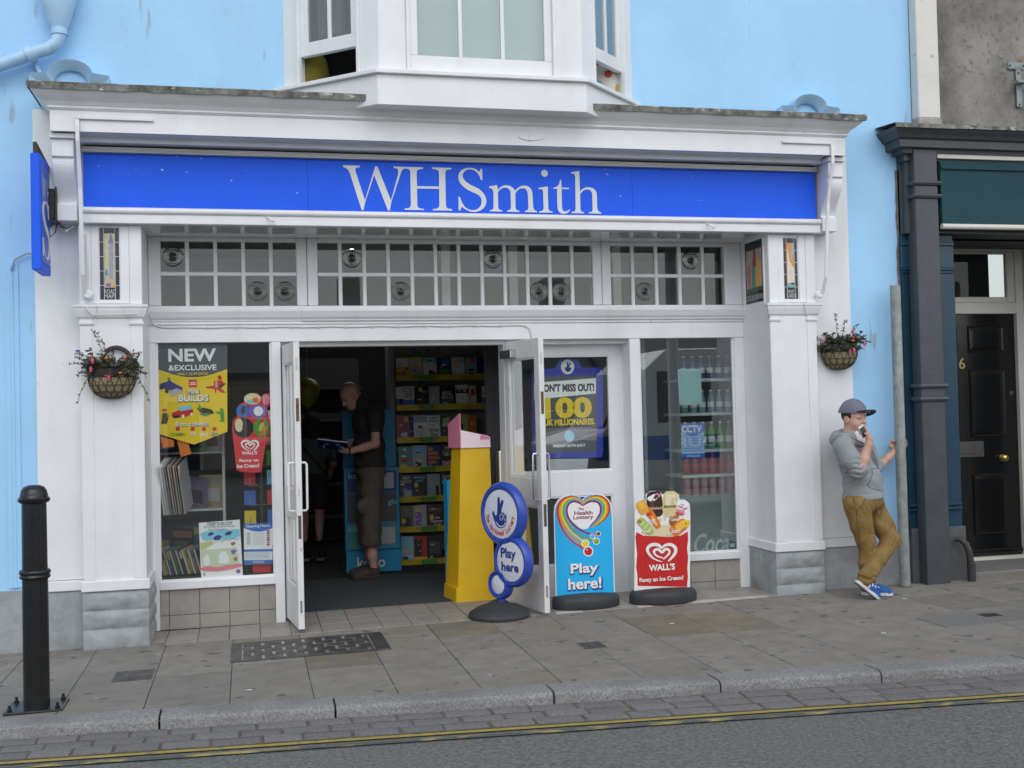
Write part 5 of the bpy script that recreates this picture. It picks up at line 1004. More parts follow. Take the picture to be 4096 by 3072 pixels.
def booklike(name, label, cat, w, h, t, cov, loc, rot, group=None, title=None, tcol=None, bands=()):
    """upright book or magazine: cover, page block, flat print; local: width x, height z, front towards -y"""
    b = thing(name, label, cat, loc, 0, group); b.rotation_euler = rot
    MB().box(0, w, 0, .0015, 0, h).build('cover', cov, b, world=False); MB().box(.003, w - .004, .0016, t - .0016, .003, h - .003).build('pages', PCRM, b, world=False); MB().box(0, w, t - .0015, t, 0, h).build('back_cover', cov, b, world=False)
    for k_, (m, x0, x1, z0, z1) in enumerate(bands): MB().box(x0 * w, x1 * w, -.0008 - .00012 * k_, -.0001, z0 * h, z1 * h).build('cover_print', m, b, world=False)
    for k, (s_, x0, x1, z0, z1, m) in enumerate(title or ()): text(s_, 'title', m, b, (x0 * w, -.0024, z0 * h), (1, 0, 0), (0, 0, 1), (x1 - x0) * w, (z1 - z0) * h, bold=.02)
    return b
NTH = ['first', 'second', 'third', 'fourth', 'fifth', 'sixth', 'seventh', 'eighth', 'ninth']
words = ['topmost shelf', 'middle shelf', 'lowest shelf']
k = 0
for zi, z in enumerate((1.315, .865, .465)):
    for j in range(7):
        m = cols_[(k * 7 + 3) % 10] if zi else (PORG if j < 3 else cols_[(k * 3) % 10]); k += 1
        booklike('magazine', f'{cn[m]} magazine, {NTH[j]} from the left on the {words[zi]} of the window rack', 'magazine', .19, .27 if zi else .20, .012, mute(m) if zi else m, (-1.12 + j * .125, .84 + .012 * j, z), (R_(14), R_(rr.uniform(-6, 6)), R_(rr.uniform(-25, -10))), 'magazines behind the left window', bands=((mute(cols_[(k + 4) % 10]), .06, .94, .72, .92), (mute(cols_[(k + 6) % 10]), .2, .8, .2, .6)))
for j in range(9):
    m = (PW, PW, PGY2, PBLU, PW, PRED, PW, PNAV, PW)[j]
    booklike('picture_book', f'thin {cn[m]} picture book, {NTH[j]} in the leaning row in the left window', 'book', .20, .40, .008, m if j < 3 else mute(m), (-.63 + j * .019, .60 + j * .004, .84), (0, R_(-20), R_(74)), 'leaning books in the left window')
for j in range(8):
    m = (PYEL, PBLU, PGRN, PNAV, PYEL, PGY2, PPUR, PBLK)[j]
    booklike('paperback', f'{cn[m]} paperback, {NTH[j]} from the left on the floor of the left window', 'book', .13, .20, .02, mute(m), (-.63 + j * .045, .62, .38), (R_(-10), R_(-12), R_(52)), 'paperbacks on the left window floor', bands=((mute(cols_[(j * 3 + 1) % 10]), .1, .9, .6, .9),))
BOX('window_floor', mat('window_bed_board', (.06, .058, .055), .8), None, -.70, .19, .56, 1.15, .33, .365, kind='structure')
tag(BOX('red_box', PRED, None, .02, .16, .58, .70, .366, .53, bevel=.004), 'red box standing in the lower right corner of the left window', 'box')
cr = thing('card_spinner', 'wire postcard spinner at the right side of the left window', 'card rack', (.10, .95, .02))
MB().tube([(.10, .95, .02), (.10, .95, 1.75)], .012, 8).build('spindle', PEWTER, cr)
for i in range(7):
    z = .55 + i * .16
    for s in (-1, 1): MB().tube([(.10, .93, z), (.10 + s * .09, .85, z), (.10 + s * .09, .85, z + .06)], .0035, 5).build('wire_pocket', CHROME, cr)
    for s in (-1, 1): MB().box(.10 + s * .09 - .045, .10 + s * .09 + .045, .853, .856, z + .005, z + .12).build('postcard', (PSKY, PYEL, PGRN, PBLU, PORG, PRED, PW)[(i * 2 + s) % 7], cr)

# ---- fixtures in the doorway
yst = thing('yellow_display_stand', 'tall yellow cardboard display stand with pink top in the doorway', 'display stand', (1.78, .95, .0))
YC = mat('yellow_card', (.74, .46, .008), .5, var=.06, vs=5, bump=.2, bs=10)
zt1 = at(1030, 967, .82)[2]
def frust(mb, b, t, z0, z1): mb.add([(b[0], b[2], z0), (b[1], b[2], z0), (b[1], b[3], z0), (b[0], b[3], z0), (t[0], t[2], z1), (t[1], t[2], z1), (t[1], t[3], z1), (t[0], t[3], z1)], [(0, 3, 2, 1), (4, 5, 6, 7), (0, 1, 5, 4), (1, 2, 6, 5), (2, 3, 7, 6), (3, 0, 4, 7)]); return mb
frust(MB(), (1.672, 1.99, .80, .825), (1.735, 1.985, .86, .885), .03, zt1).build('front_panel', YC, yst)
frust(MB(), (1.60, 1.672, .826, 1.16), (1.69, 1.745, .886, 1.10), .03, zt1).build('side_panel', YC, yst) if False else None
mb = MB(); mb.add([(1.672, .826, .03), (1.618, 1.10, .03), (1.695, 1.06, zt1), (1.735, .886, zt1), (1.684, .83, .03), (1.63, 1.105, .03), (1.707, 1.065, zt1), (1.757, .89, zt1)], [(0, 1, 2, 3), (4, 7, 6, 5), (0, 3, 7, 4), (1, 5, 6, 2), (2, 6, 7, 3)]); mb.build('side_panel', YC, yst)
mb = MB(); mb.add([(1.618, 1.10, .03), (1.985, 1.12, .03), (1.98, 1.06, zt1), (1.70, 1.06, zt1)], [(0, 1, 2, 3)]); mb.build('back_panel', YC, yst)
mb = MB(); mb.add([(1.655, .785, .0), (2.0, .79, .0), (2.0, 1.13, .0), (1.605, 1.11, .0), (1.66, .79, .12), (1.995, .795, .12), (1.995, 1.125, .12), (1.612, 1.105, .12)], [(0, 1, 5, 4), (1, 2, 6, 5), (2, 3, 7, 6), (3, 0, 4, 7), (4, 5, 6, 7)]); mb.build('base_box', YC, yst)
BOX('price_label', PW, yst, 1.60, 1.64, .93, .934, .14, .40) if False else None
PK = flat('pale_pink', (.90, .72, .78)); zt2 = at(985, 893, .84)[2]
mb = MB(); mb.prism([(1.738, zt1), (1.99, zt1), (1.985, zt1 + .085), (1.962, zt1 + .098), (1.738, zt1 + .150)], 'y', .845, .859); mb.build('pink_header', PK, yst)
mb = MB(); mb.add([(1.738, .846, zt1), (1.675, 1.06, zt1), (1.675, 1.06, zt1 + .20), (1.738, .846, zt1 + .29), (1.730, .844, zt1), (1.667, 1.058, zt1), (1.667, 1.058, zt1 + .20), (1.730, .844, zt1 + .29)], [(0, 1, 2, 3), (4, 7, 6, 5), (3, 2, 6, 7), (0, 3, 7, 4)]); mb.build('pink_side', PPNK, yst)
MB().prism([(1.90, zt1 + .065), (1.98, zt1 + .065), (1.978, zt1 + .083), (1.958, zt1 + .095), (1.905, zt1 + .108)], 'y', .8435, .8445).build('pink_patch', PPNK, yst)
tag(MB().lathe([(.055, 0), (.055, 1.22), (.05, 1.235), (.001, 1.24)], 20, (2.12, 1.05, .0)).build('steel_bin', CHROME, smooth=True), 'tall brushed steel cylinder behind the yellow stand', 'bin')
tag(BOX('red_case', flat('dark_red', (.16, .01, .02)), None, 2.20, 2.30, 1.15, 1.4, 0, 1.22, bevel=.01), 'tall dark red case beside the steel cylinder', 'case')
tag(BOX('pale_blue_box', PCYA, None, at(966, 1060, 1.3)[0], at(978, 1060, 1.3)[0], 1.3, 1.5, 0, .98, bevel=.004), 'narrow bright blue display box behind the yellow stand', 'box')

# ---- bookcase full of books
BKY = 3.35
bc = thing('bookcase', 'tall grey bookcase with yellow price strips inside the shop', 'bookcase', (2.2, BKY, 0))
SHG = mat('shelf_grey', (.30, .30, .29), .6)
rows = [(815, 772), (879, 834), (949, 898), (1013, 962), (1077, 1023), (1142, 1092), (1213, 1160)]
xL = at(853, 900, BKY)[0]; xR = at(1092, 900, BKY)[0] + .35
BOX('back_panel', SHG, bc, xL, xR, BKY + .30, BKY + .33, .1, 2.55); BOX('side_panel', SHG, bc, xL - .05, xL, BKY - .02, BKY + .33, .0, 2.55); BOX('side_panel', SHG, bc, xR, xR + .05, BKY - .02, BKY + .33, .0, 2.55)
BOX('header', flat('dim_yellow', (.45, .38, .02)), bc, xL, xL + .62, BKY - .02, BKY, 2.30, 2.46); BOX('header', flat('dim_green', (.05, .20, .07)), bc, xL + .62, xR, BKY - .02, BKY, 2.30, 2.46)
wtext('HALF PRICE', 'lettering', PNAV, bc, 885, 752, 950, 764, BKY - .0215)
shz = []
for ri, (yb, yt) in enumerate(rows):
    z = at(900, yb, BKY)[2]; shz.append(z)
    BOX('shelf', SHG, bc, xL, xR, BKY - .0, BKY + .30, z - .02, z)
    st = BOX('price_strip', flat('strip_yellow', (.68, .50, .02)), bc, xL + .02, xR, BKY - .012, BKY - .002, z - .035, z + .025)
    for (a, b) in ((890, 955), (1000, 1060)): wtext('HALF PRICE', 'lettering', flat('olive', (.25, .2, .01)), st, a + ri * 2, yb - 5, b + ri * 2 - 10, yb + 3, BKY - .0135)
    BOX('picture_tag', PGRN, st, xL + .25, xL + .42, BKY - .0145, BKY - .0125, z - .03, z + .02)
zx = lambda v: (1100 + v / 1.9518) / K
B = lambda *a: a
BOOKS = [
 [B('yellow and white paperback', PYEL, 948, 1045, [(PW, 0, 1, .55, 1), (PRED, .5, .9, .35, .5), (PORG, .1, .8, .1, .3)], None), B('cream hardback', PCRM, 1052, 1148, [(PGY2, .1, .9, .1, .5)], None), B('pale hardback with a dark silhouette', PW, 1158, 1260, [(PSKY, 0, 1, .75, 1), (PBLK, .4, .75, .05, .35), (PRED, .65, .95, .1, .28)], None), B('navy paperback with blue roundel', PNAV, 1270, 1370, [(PBLU, .35, .9, .6, .95), (PGRN, .1, .9, .1, .4)], None), B('white and sky blue hardback', PW, 1382, 1480, [(PSKY, .5, .95, .7, .95), (PYEL, .1, .4, .65, .78)], None), B('grey hardback with a red spot', PGY2, 1490, 1575, [(PRED, .4, .8, .75, .95), (PBLK, .3, .7, .1, .4)], None), B('plain dark blue panel book', PNAV, 1580, 1700, [], None)],
 [B('white hardback half hidden', PW, 945, 1000, [(PNAV, 0, 1, 0, .4)], None), B('white and blue hardback with stacked title', PW, 992, 1090, [(PBLU, 0, 1, .0, .35)], [('THE GIRL', .1, .9, .84, .95, PBLK), ('WHO FELL', .1, .9, .70, .81, PBLK), ('FROM', .25, .75, .57, .67, PBLK), ('THE SKY', .15, .85, .43, .54, PBLK)]), B('black hardback with yellow spot', PBLK, 1103, 1200, [(PYEL, .2, .5, .75, .95), (PBRN, .2, .8, .1, .5)], None), B('grey see-through book stand', PGY2, 1205, 1285, [], None), B('black hardback with large white title', PBLK, 1295, 1395, [(PGRY, 0, 1, 0, .4)], [('BOOK', .15, .85, .55, .72, PW), ('SOULS', .1, .95, .35, .52, PW)]), B('black and white hardback', PW, 1415, 1510, [(PBLK, 0, 1, .6, .8), (PYEL, .6, .85, .65, .85)], None), B('narrow cream paperback', PCRM, 1520, 1572, [(PRED, .2, .8, .5, .8)], None), B('white hardback with blue sky, at the right end', PW, 1620, 1662, [(PBLU, 0, 1, 0, .4)], None), B('grey blue paperback at the far end', PSKY, 1663, 1702, [(PGY2, 0, 1, 0, .6)], None)],
 [B('pink hardback', flat('book_pink', (.42, .12, .15)), 948, 1050, [(PW, .4, .8, .1, .3), (PYEL, .6, .9, .75, .95)], None), B('navy and white slim book', PNAV, 1055, 1082, [], None), B('ivory hardback with grey title', PW, 1085, 1187, [(PGY2, 0, 1, .7, 1)], [('Danielle', .1, .9, .38, .5, PGY2), ('STEEL', .1, .95, .15, .35, PGY2)]), B('white hardback with Dear Silvia title', PW, 1190, 1290, [], [('DAWN', .2, .8, .84, .94, PGRY), ('FRENCH', .15, .85, .71, .81, PGRY), ('Oh Dear', .1, .9, .3, .45, PBLK), ('Silvia', .2, .8, .08, .25, PBLK)]), B('dark grey photo hardback', PGRY, 1298, 1376, [(PGY2, .2, .8, .5, .9), (PYEL, .6, .9, .75, .95)], None), B('yellow green paperback', PLIM, 1430, 1508, [(PNAV, .1, .5, .1, .6)], None), B('orange paperback', PORG, 1510, 1576, [], None)],
 [B('teal and coral paperback', flat('book_teal', (.10, .30, .30)), 965, 1070, [(PRED, .2, .8, .3, .45), (PYEL, .1, .6, .05, .2)], None), B('silver grey hardback', PGY2, 1075, 1185, [(PSKY, 0, 1, .6, 1), (PBLK, .2, .6, .05, .3), (PYEL, .4, .6, .25, .45)], None), B('navy hardback with orange bars', PNAV, 1193, 1292, [(PORG, 0, .4, .8, .95), (PORG, 0, .8, .6, .75), (PORG, .05, .95, .4, .55), (PORG, .05, .7, .2, .35)], None), B('black thriller with large white name', PBLK, 1303, 1385, [(PPNK, 0, 1, 0, .3)], [('LEE', .3, .8, .75, .9, PCRM), ('CHILD', .1, .95, .52, .7, PCRM)])],
 [B('dark hardback with yellow name', PNAV, 975, 1075, [(PGY2, .3, .9, 0, .35)], [('ANDY', .2, .8, .8, .93, PYEL), ('MURRAY', .08, .92, .64, .77, PYEL)]), B('black hardback with teal title', PBLK, 1080, 1185, [(PYEL, .1, .35, .45, .65), (PBRN, .2, .8, .05, .4)], [('MIRANDA', .1, .9, .82, .92, PSKY), ('HART', .2, .8, .68, .78, PSKY)]), B('pale sea green hardback with a figure', flat('book_sea', (.32, .42, .42)), 1190, 1290, [(PBLK, .65, .9, .05, .5)], None), B('black hardback with white letters', PBLK, 1300, 1372, [], [('CLIVE', .15, .95, .78, .9, PW), ('CUSSLER', .05, .98, .6, .72, PW)])],
 [B('olive brown hardback', flat('book_olive', (.16, .15, .09)), 980, 1080, [(PBLK, .3, .8, .1, .5), (PYEL, .1, .4, .25, .45)], None), B('lilac grey hardback with a ring', PGY2, 1085, 1185, [(PPUR, .1, .6, .1, .7), (PYEL, .2, .45, .7, .9)], None), B('dark red hardback with green name', flat('book_wine', (.10, .02, .03)), 1193, 1310, [(PYEL, .15, .4, .35, .55)], [('LISA GARDNER', .1, .95, .7, .85, PGRN), ('the', .5, .8, .38, .48, PW), ('Survivors', .2, .95, .22, .34, PW), ('Club', .4, .85, .06, .18, PW)]), B('black hardback by the stand', PBLK, 1316, 1372, [], None)],
 [B('pale blue hardback', PSKY, 1062, 1160, [(PBLK, .1, .5, 0, .2), (PGY2, 0, 1, .25, .5)], None), B('red and yellow hardback', PRED, 1166, 1262, [(PBLK, 0, .6, .2, .9), (PYEL, 0, 1, 0, .15)], None), B('near black hardback', PBLK, 1272, 1375, [(PGRY, .1, .9, .3, .8)], None)],
]
shn = ['top', 'second', 'third', 'fourth', 'fifth', 'sixth', 'bottom']
for ri, row in enumerate(BOOKS):
    zb = shz[ri]; yt = rows[ri][1]; h = at(900, yt, BKY)[2] - zb
    for (lb_, m, a, b, bands, title) in row:
        if ri == 6: a, b = a - 75, b - 75
        x0, x1 = at(zx(a), (rows[ri][0] + yt) / 2, BKY + .03)[0], at(zx(b), (rows[ri][0] + yt) / 2, BKY + .03)[0]
        rb = random.Random(int(a * 7 + ri)); bands = list(bands) + [((PW, PBLK, PGY2, PYEL, PCRM)[rb.randrange(5)], q0 := rb.uniform(.08, .5), q0 + rb.uniform(.1, .4), q1 := rb.uniform(.08, .85), q1 + rb.uniform(.02, .07)) for _ in range(4)]; bands = [(m_, x0_, x1_, z0_, min(.97, z1_)) for m_, x0_, x1_, z0_, z1_ in bands]
        booklike('book', f'{lb_} on the {shn[ri]} shelf of the bookcase', 'book', x1 - x0, h * random.uniform(.95, 1.03), .03, m, (x0, BKY + .015, zb + .002), (R_(-9), 0, 0), 'books on the bookcase', title=title, bands=bands)
# ---- e-reader stand
KY = 2.95
ks = thing('ereader_stand', 'bright blue cardboard e-reader display stand behind the reading man', 'display stand', (1.15, KY, 0))
KB_ = mat('stand_blue', (.012, .27, .50), .5); x0, x1 = at(746, 1150, KY)[0], at(864, 1150, KY)[0]; zz = lambda y: at(800, y, KY)[2]
BOX('base', KB_, ks, x0, x1, KY - .06, KY + .3, 0, zz(1188)); BOX('back', KB_, ks, x0 + .01, x1 - .01, KY + .2, KY + .3, zz(1187), zz(885)); BOX('frame', KB_, ks, x0, x1, KY, KY + .199, zz(1187), zz(1010))
for (a, b, m) in ((1018, 1062, PNAV), (1064, 1128, PGRY), (1130, 1184, flat('dim_teal', (.06, .28, .30)))): poly('poster_panel', m, ks, [(x0 + .025, zz(b)), (x1 - .025, zz(b)), (x1 - .025, zz(a)), (x0 + .025, zz(a))], KY - .0005, .002)
for s_, a, b, c, d, m in (('kobo', 772, 1202, 832, 1226, PW), ('kobo', 752, 1020, 800, 1034, PSKY), ('glo', 838, 1078, 858, 1092, PSKY), ('kobo', 752, 1135, 790, 1148, PSKY)): wtext(s_, 'lettering', m, ks, a, b, c, d, KY - (.0605 if b > 1200 else .0028), bold=.01)
poly('screen_picture', PGY2, ks, [(x1 - .22, zz(1176)), (x1 - .05, zz(1176)), (x1 - .05, zz(1140)), (x1 - .22, zz(1140))], KY - .003, .002); poly('screen_picture', PGY2, ks, [(x1 - .17, zz(1056)), (x1 - .05, zz(1056)), (x1 - .05, zz(1022)), (x1 - .17, zz(1022))], KY - .003, .002)
# ---- balloon and dark gondola at the back
bl = thing('yellow_balloon', 'dim yellow balloon hanging inside the shop', 'balloon', (.62, 3.6, 1.9)); bp_ = at(664, 848, 3.6)
MB().lathe([(.001, -.19), (.012, -.17), (.09, -.10), (.135, 0), (.13, .07), (.09, .13), (.03, .155), (.001, .16)], 18, (bp_[0], 3.6, bp_[2])).build('skin', mat('balloon_yellow', (.25, .25, .01), .35), bl, smooth=True)
MB().tube([(bp_[0], 3.6, bp_[2] + .16), (bp_[0] + .02, 3.6, 3.02)], .003, 5).build('string', CABLEW, bl)
gd = thing('dark_shelving', 'dark shelving unit along the far left of the shop', 'shelving', (-.3, 5.5, 0))
for z in (.3, .7, 1.1, 1.5, 1.9): BOX('shelf', IW, gd, -1.1, 1.4, 5.6, 6.0, z, z + .03)
BOX('back_panel', IW, gd, -1.1, 1.4, 6.0, 6.05, 0, 2.3)
# ================================================================== right window
YD = .715 + .03
lp = thing('lottery_poster_frame', 'blue framed lottery poster behind the glass of the fixed door', 'poster', (2.72, .80, 1.0))
zr = (2000, 1250, 1.9518); YQ = .80; F2 = lambda pts: Zp(*zr, pts, YQ)
FRB = flat('frame_blue', (.03, .05, .42)); poly('frame', FRB, lp, F2([(250, 445), (430, 435), (470, 365), (600, 365), (640, 430), (790, 430), (805, 480), (805, 1100), (790, 1130), (250, 1140)]), YQ + .02, .02)
poly('sheet', PGRY, lp, F2([(265, 500), (750, 490), (760, 1085), (270, 1100)]), YQ - .0002, .001); poly('white_band', PW, lp, F2([(265, 550), (748, 512), (748, 632), (265, 680)]), YQ - .0014, .001); poly('swirl', flat('swirl_grey', (.22, .2, .22)), lp, F2([(265, 960), (540, 900), (755, 880), (755, 1000), (540, 990), (265, 1040)]), YQ - .0014, .001)
for s_, a, b, c, d, m in (("DON'T MISS OUT!", 300, 555, 735, 620, PBLK), ('100', 340, 660, 718, 828, PYEL), ('UK MILLIONAIRES.', 345, 830, 742, 880, PYEL), ('FRIDAY 26TH JULY', 415, 1028, 668, 1055, PW)): zt_(s_, 'lettering', m, lp, *zr, a, b, c, d, YQ - .003, bold=.05)
poly('badge', PW, lp, F2([(527 + 52 * math.cos(R_(a)), 425 + 58 * math.sin(R_(a))) for a in range(0, 360, 15)]), YQ - .0014, .001); poly('badge_hand', PNAV, lp, F2([(505, 430), (520, 425), (522, 385), (530, 385), (532, 410), (548, 390), (552, 396), (540, 425), (556, 432), (550, 455), (530, 465), (510, 455)]), YQ - .003, .001)
poly('badge', PSKY, lp, F2([(540 + 40 * math.cos(R_(a)), 965 + 45 * math.sin(R_(a))) for a in range(0, 360, 15)]), YQ - .0026, .001); poly('tray', PGY2, lp, F2([(365, 1145), (690, 1140), (680, 1230), (380, 1235)]), YQ + .01, .008)
BOX('stand_back', IW, None, 2.11, 3.12, 1.55, 1.60, .0, 2.25, kind='structure')
cc = thing('cctv_notice', 'blue and white CCTV notice inside the right shop window', 'notice', (3.75, YP, 1.2))
F3 = lambda pts: Zp(*zr, pts, YP)
poly('sheet', flat('pale_blue_paper', (.45, .60, .74)), cc, F3([(1412, 870), (1590, 862), (1597, 1132), (1420, 1138)]), YP + .002, .002); poly('header', PBLU, cc, F3([(1412, 870), (1590, 862), (1592, 930)] + [(1592 - 180 * i / 8, 930 + 32 * math.sin(math.pi * i / 8)) for i in range(1, 8)] + [(1413, 935)]), YP - .0002, .001)
zt_('CCTV', 'lettering', PW, cc, *zr, 1418, 880, 1575, 938, YP - .0016, bold=.03); poly('footer', PBLU, cc, F3([(1420, 1105), (1596, 1098), (1597, 1132), (1420, 1138)]), YP - .0002, .001); zt_('WHSmith', 'lettering', PW, cc, *zr, 1455, 1110, 1560, 1128, YP - .0016)
for i in range(6): poly('print_line', PBLU, cc, F3([(1430, 985 + i * 19), (1585, 979 + i * 19), (1585, 983 + i * 19), (1430, 989 + i * 19)]), YP - .0002, .0008)
tag(poly('pale_sheet', flat('pale_green_paper', (.42, .62, .62)), None, F3([(1388, 445), (1570, 440), (1575, 720), (1402, 725)]), YP + .002, .002), 'blank pale green sheet stuck inside the right shop window', 'paper sheet')
# chiller cabinet and drinks
fg = thing('drinks_chiller', 'glass fronted drinks chiller standing inside the right window', 'chiller', (3.9, .85, 0))
FG = mat('chiller_grey', (.27, .31, .31), .4); x0 = 3.34; x1 = 4.45
BOX('lower_panel', FG, fg, x0, x1, .72, .78, .2, .80); BOX('back', IW, fg, x0, x1, 1.25, 1.3, .2, 2.2); BOX('side', FG, fg, x1, x1 + .03, .72, 1.3, .2, 2.2); BOX('side', FG, fg, x0 - .03, x0, .72, 1.3, .2, 2.2)
wl_c = thing('window_script', 'pale flowing script lettering low on the right shop window', 'lettering', (3.95, YP, .36)); zt_('Coca-', 'lettering', flat('script_grey', (.50, .60, .60)), wl_c, 1900, 1850, 2.011, 1762, 565, 2092, 728, YP, shear=.35, bold=.02)
PETC = [('green', (.10, .34, .03)), ('red', (.42, .03, .03)), ('clear blue', (.20, .34, .42)), ('pink', (.45, .22, .24)), ('dark blue', (.03, .07, .22))]
shelves = [(1.82, 4), (1.52, 2), (1.20, 0), (.98, 1), (.80, 3)]
nth = ['leftmost', 'second', 'third', 'fourth', 'fifth', 'sixth', 'seventh']
for si, (z, ci) in enumerate(shelves):
    BOX('shelf', mat('chiller_shelf', (.78, .82, .81), .4), fg, x0 + .34, x1, .78, 1.2, z - .025, z)
    n = 6; 
    for j in range(n):
        X = 3.74 + j * .082; nm, cc_ = PETC[ci]; m = mat('drink_' + nm.replace(' ', '_'), cc_, .15)
        can = ci == 3; h = .16 if can else (.20 if si != 2 else .24)
        b = thing('drink_can' if can else 'drink_bottle', f'{nth[j]} {nm} {"can" if can else "bottle"} on the {("top", "second", "third", "fourth", "lowest")[si]} shelf of the drinks chiller', 'can' if can else 'bottle', (X, .84, z), 0, 'drinks in the chiller')
        prof = [(.026, 0), (.031, .01), (.031, h * .93), (.024, h)] if can else [(.024, 0), (.031, .008), (.031, h * .55), (.027, h * .65), (.014, h * .85), (.013, h * .95)]
        MB().lathe(prof, 12, (X, .84, z)).build('body', m, b, smooth=True)
        if not can: MB().lathe([(.0145, h * .94), (.0145, h), (.001, h)], 10, (X, .84, z)).build('cap', PW if ci != 1 else PRED, b); MB().lathe([(.0315, h * .25), (.0315, h * .48)], 12, (X, .84, z)).build('label_band', (PW, PRED, PW, PW, PW)[ci], b, smooth=True)
        else: MB().lathe([(.023, h), (.0235, h + .003), (.001, h + .002)], 10, (X, .84, z)).build('lid', CHROME, b)
# ================================================================== pavement signs
def arc_text(s, m, par, cx, cz, r, a_mid, span, size, Y, name='arc_lettering', inward=True):
    """lettering round the lower edge of a disc, upright towards the centre (local xz plane at depth Y)"""
    mb = MB(); n = len(s)
    for i, chx in enumerate(s):
        if chx == ' ': continue
        a = R_(a_mid - span / 2 + span * i / (n - 1)); vs, fs = text_mesh(chx, .02)
        wid = size * (.35 if chx in 'iltI' else .62); hgt = size * (1.0 if chx in 'TNLtlhi' else (.72 if chx != 'y' else .95))
        up = np.array([-math.cos(a), -math.sin(a)]); rt = np.array([-up[1] * -1, -up[0]]) if False else np.array([up[1], -up[0]])
        base = np.array([cx + r * math.cos(a), cz + r * math.sin(a)])
        P = base + np.outer((vs[:, 0] - .5) * wid, rt) + np.outer(vs[:, 1] * hgt - (.22 * size if chx == 'y' else 0), up)
        mb.add([(p[0], Y, p[1]) for p in P], fs)
    return mb.build(name, m, par, world=False)
LB = mat('lottery_blue', (.030, .075, .42), .32, var=.05, vs=6); LF = mat('lottery_white', (.70, .72, .80), .4)
LX, LY = 1.83, .075
ls = thing('lottery_sign', 'blue bubble shaped lottery sign with crossed fingers on a round base', 'pavement sign', (LX, LY, G(LX) + .004), R_(-61))
cen = [(1089, 1108, 66), (1110, 1206, 53), (1083, 1260, 31)]
def disc(cx, cz, r, d, name, m, par=ls):
    prof = [(.001, d), (r * .80, d), (r * .82, d + .012), (r * .90, d + .012), (r * .97, d - .005), (r, d - .03), (r * .97, -d + .005), (r * .85, -d - .01), (.001, -d)]
    return MB().lathe(prof, 36, (cx, 0, cz), axis='y').build(name, m, par, world=False, smooth=True)
loc = []
for (px, py, rp) in cen:
    p = at(px, py, LY); loc.append(((p[0] - LX) / .70, p[2] - G(LX), rp * K / 500))
for i, (cx, cz, r) in enumerate(loc):
    disc(cx, cz, r, .032, 'bubble', LB); rr_ = r * (.76 if i < 2 else .62); MB().lathe([(.001, .040), (rr_ * .9, .038), (rr_, .034), (rr_, .02)], 36, (cx, 0, cz), axis='y').build('white_face', LF, ls, world=False, smooth=True)
MB().lathe([(.035, .0), (.03, .12)], 14, (loc[2][0], 0, .07)).build('neck', LB, ls, world=False, smooth=True)
MB().lathe([(.235, .0), (.238, .02), (.225, .04), (.17, .075), (.09, .10), (.05, .125), (.001, .13)], 36, (loc[2][0] * .6, 0, 0)).build('base', BASEP, ls, world=False, smooth=True)
c0 = loc[0]; YL = -.0415
def lpoly(name, m, pts, c=c0, s=1.0, y=YL): return MB().prism([(c[0] + a * c[2] * s, c[1] + b * c[2] * s) for a, b in pts], 'y', y - .001, y).build(name, m, ls, world=False)
HN = flat('hand_blue', (.012, .04, .26)); HP = smooth_path([(-.42, .02), (-.34, .10), (-.26, -.04), (-.16, -.02), (-.12, .28), (-.10, .58), (-.02, .62), (.02, .50), (.03, .36), (.12, .52), (.20, .50), (.20, .40), (.08, .10), (.22, .06), (.34, -.02), (.36, -.22), (.26, -.42), (.06, -.50), (-.16, -.46), (-.30, -.26), (-.42, .02)], 3)
lpoly('hand_emblem', HN, HP[:-1], s=.86)
for a in (.06, .24): 
    mb = MB(); pp = [(c0[0] + (a + .07 * math.cos(t) + (.04 * (1 - t / 6.28))) * c0[2], c0[1] + (-.08 + .10 * math.sin(t)) * c0[2]) for t in [i * .45 for i in range(15)]]; L, R = ribbon(pp, .02 * c0[2]); n = len(L)
    mb.v = [(p[0], YL - .002, p[1]) for p in L] + [(p[0], YL - .002, p[1]) for p in R]; mb.f = [(i, i + 1, n + i + 1, n + i) for i in range(n - 1)]; mb.build('emblem_eye', LF, ls, world=False)
pp = [(c0[0] + (.05 + .22 * math.cos(R_(t))) * c0[2], c0[1] + (-.18 + .20 * math.sin(R_(t))) * c0[2]) for t in range(200, 345, 12)]; L, R = ribbon(pp, .035 * c0[2]); n = len(L); mb = MB(); mb.v = [(p[0], YL - .002, p[1]) for p in L] + [(p[0], YL - .002, p[1]) for p in R]; mb.f = [(i, i + 1, n + i + 1, n + i) for i in range(n - 1)]; mb.build('emblem_smile', LF, ls, world=False)
arc_text('The National Lottery', PRED, ls, c0[0], c0[1], c0[2] * .66, 270, 165, c0[2] * .15, YL - .0005)
c1 = loc[1]
text('Play', 'lettering', HN, ls, (c1[0] - .5 * c1[2], YL - .0005, c1[1] + .02 * c1[2]), (1, 0, 0), (0, 0, 1), .86 * c1[2], .50 * c1[2], bold=.03); text('here', 'lettering', HN, ls, (c1[0] - .48 * c1[2], YL - .0005, c1[1] - .38 * c1[2]), (1, 0, 0), (0, 0, 1), .98 * c1[2], .36 * c1[2], bold=.03)
for sg in (1, -1):
    for i in range(9): a = R_(90 * sg + (i - 4) * 13); q = .58 + .05 * (i % 2); MB().lathe([(.003, .0006), (.001, .001)], 6, (c1[0] + q * c1[2] * math.cos(a), YL, c1[1] + q * c1[2] * math.sin(a)), axis='y').build('dot', HN, ls, world=False)

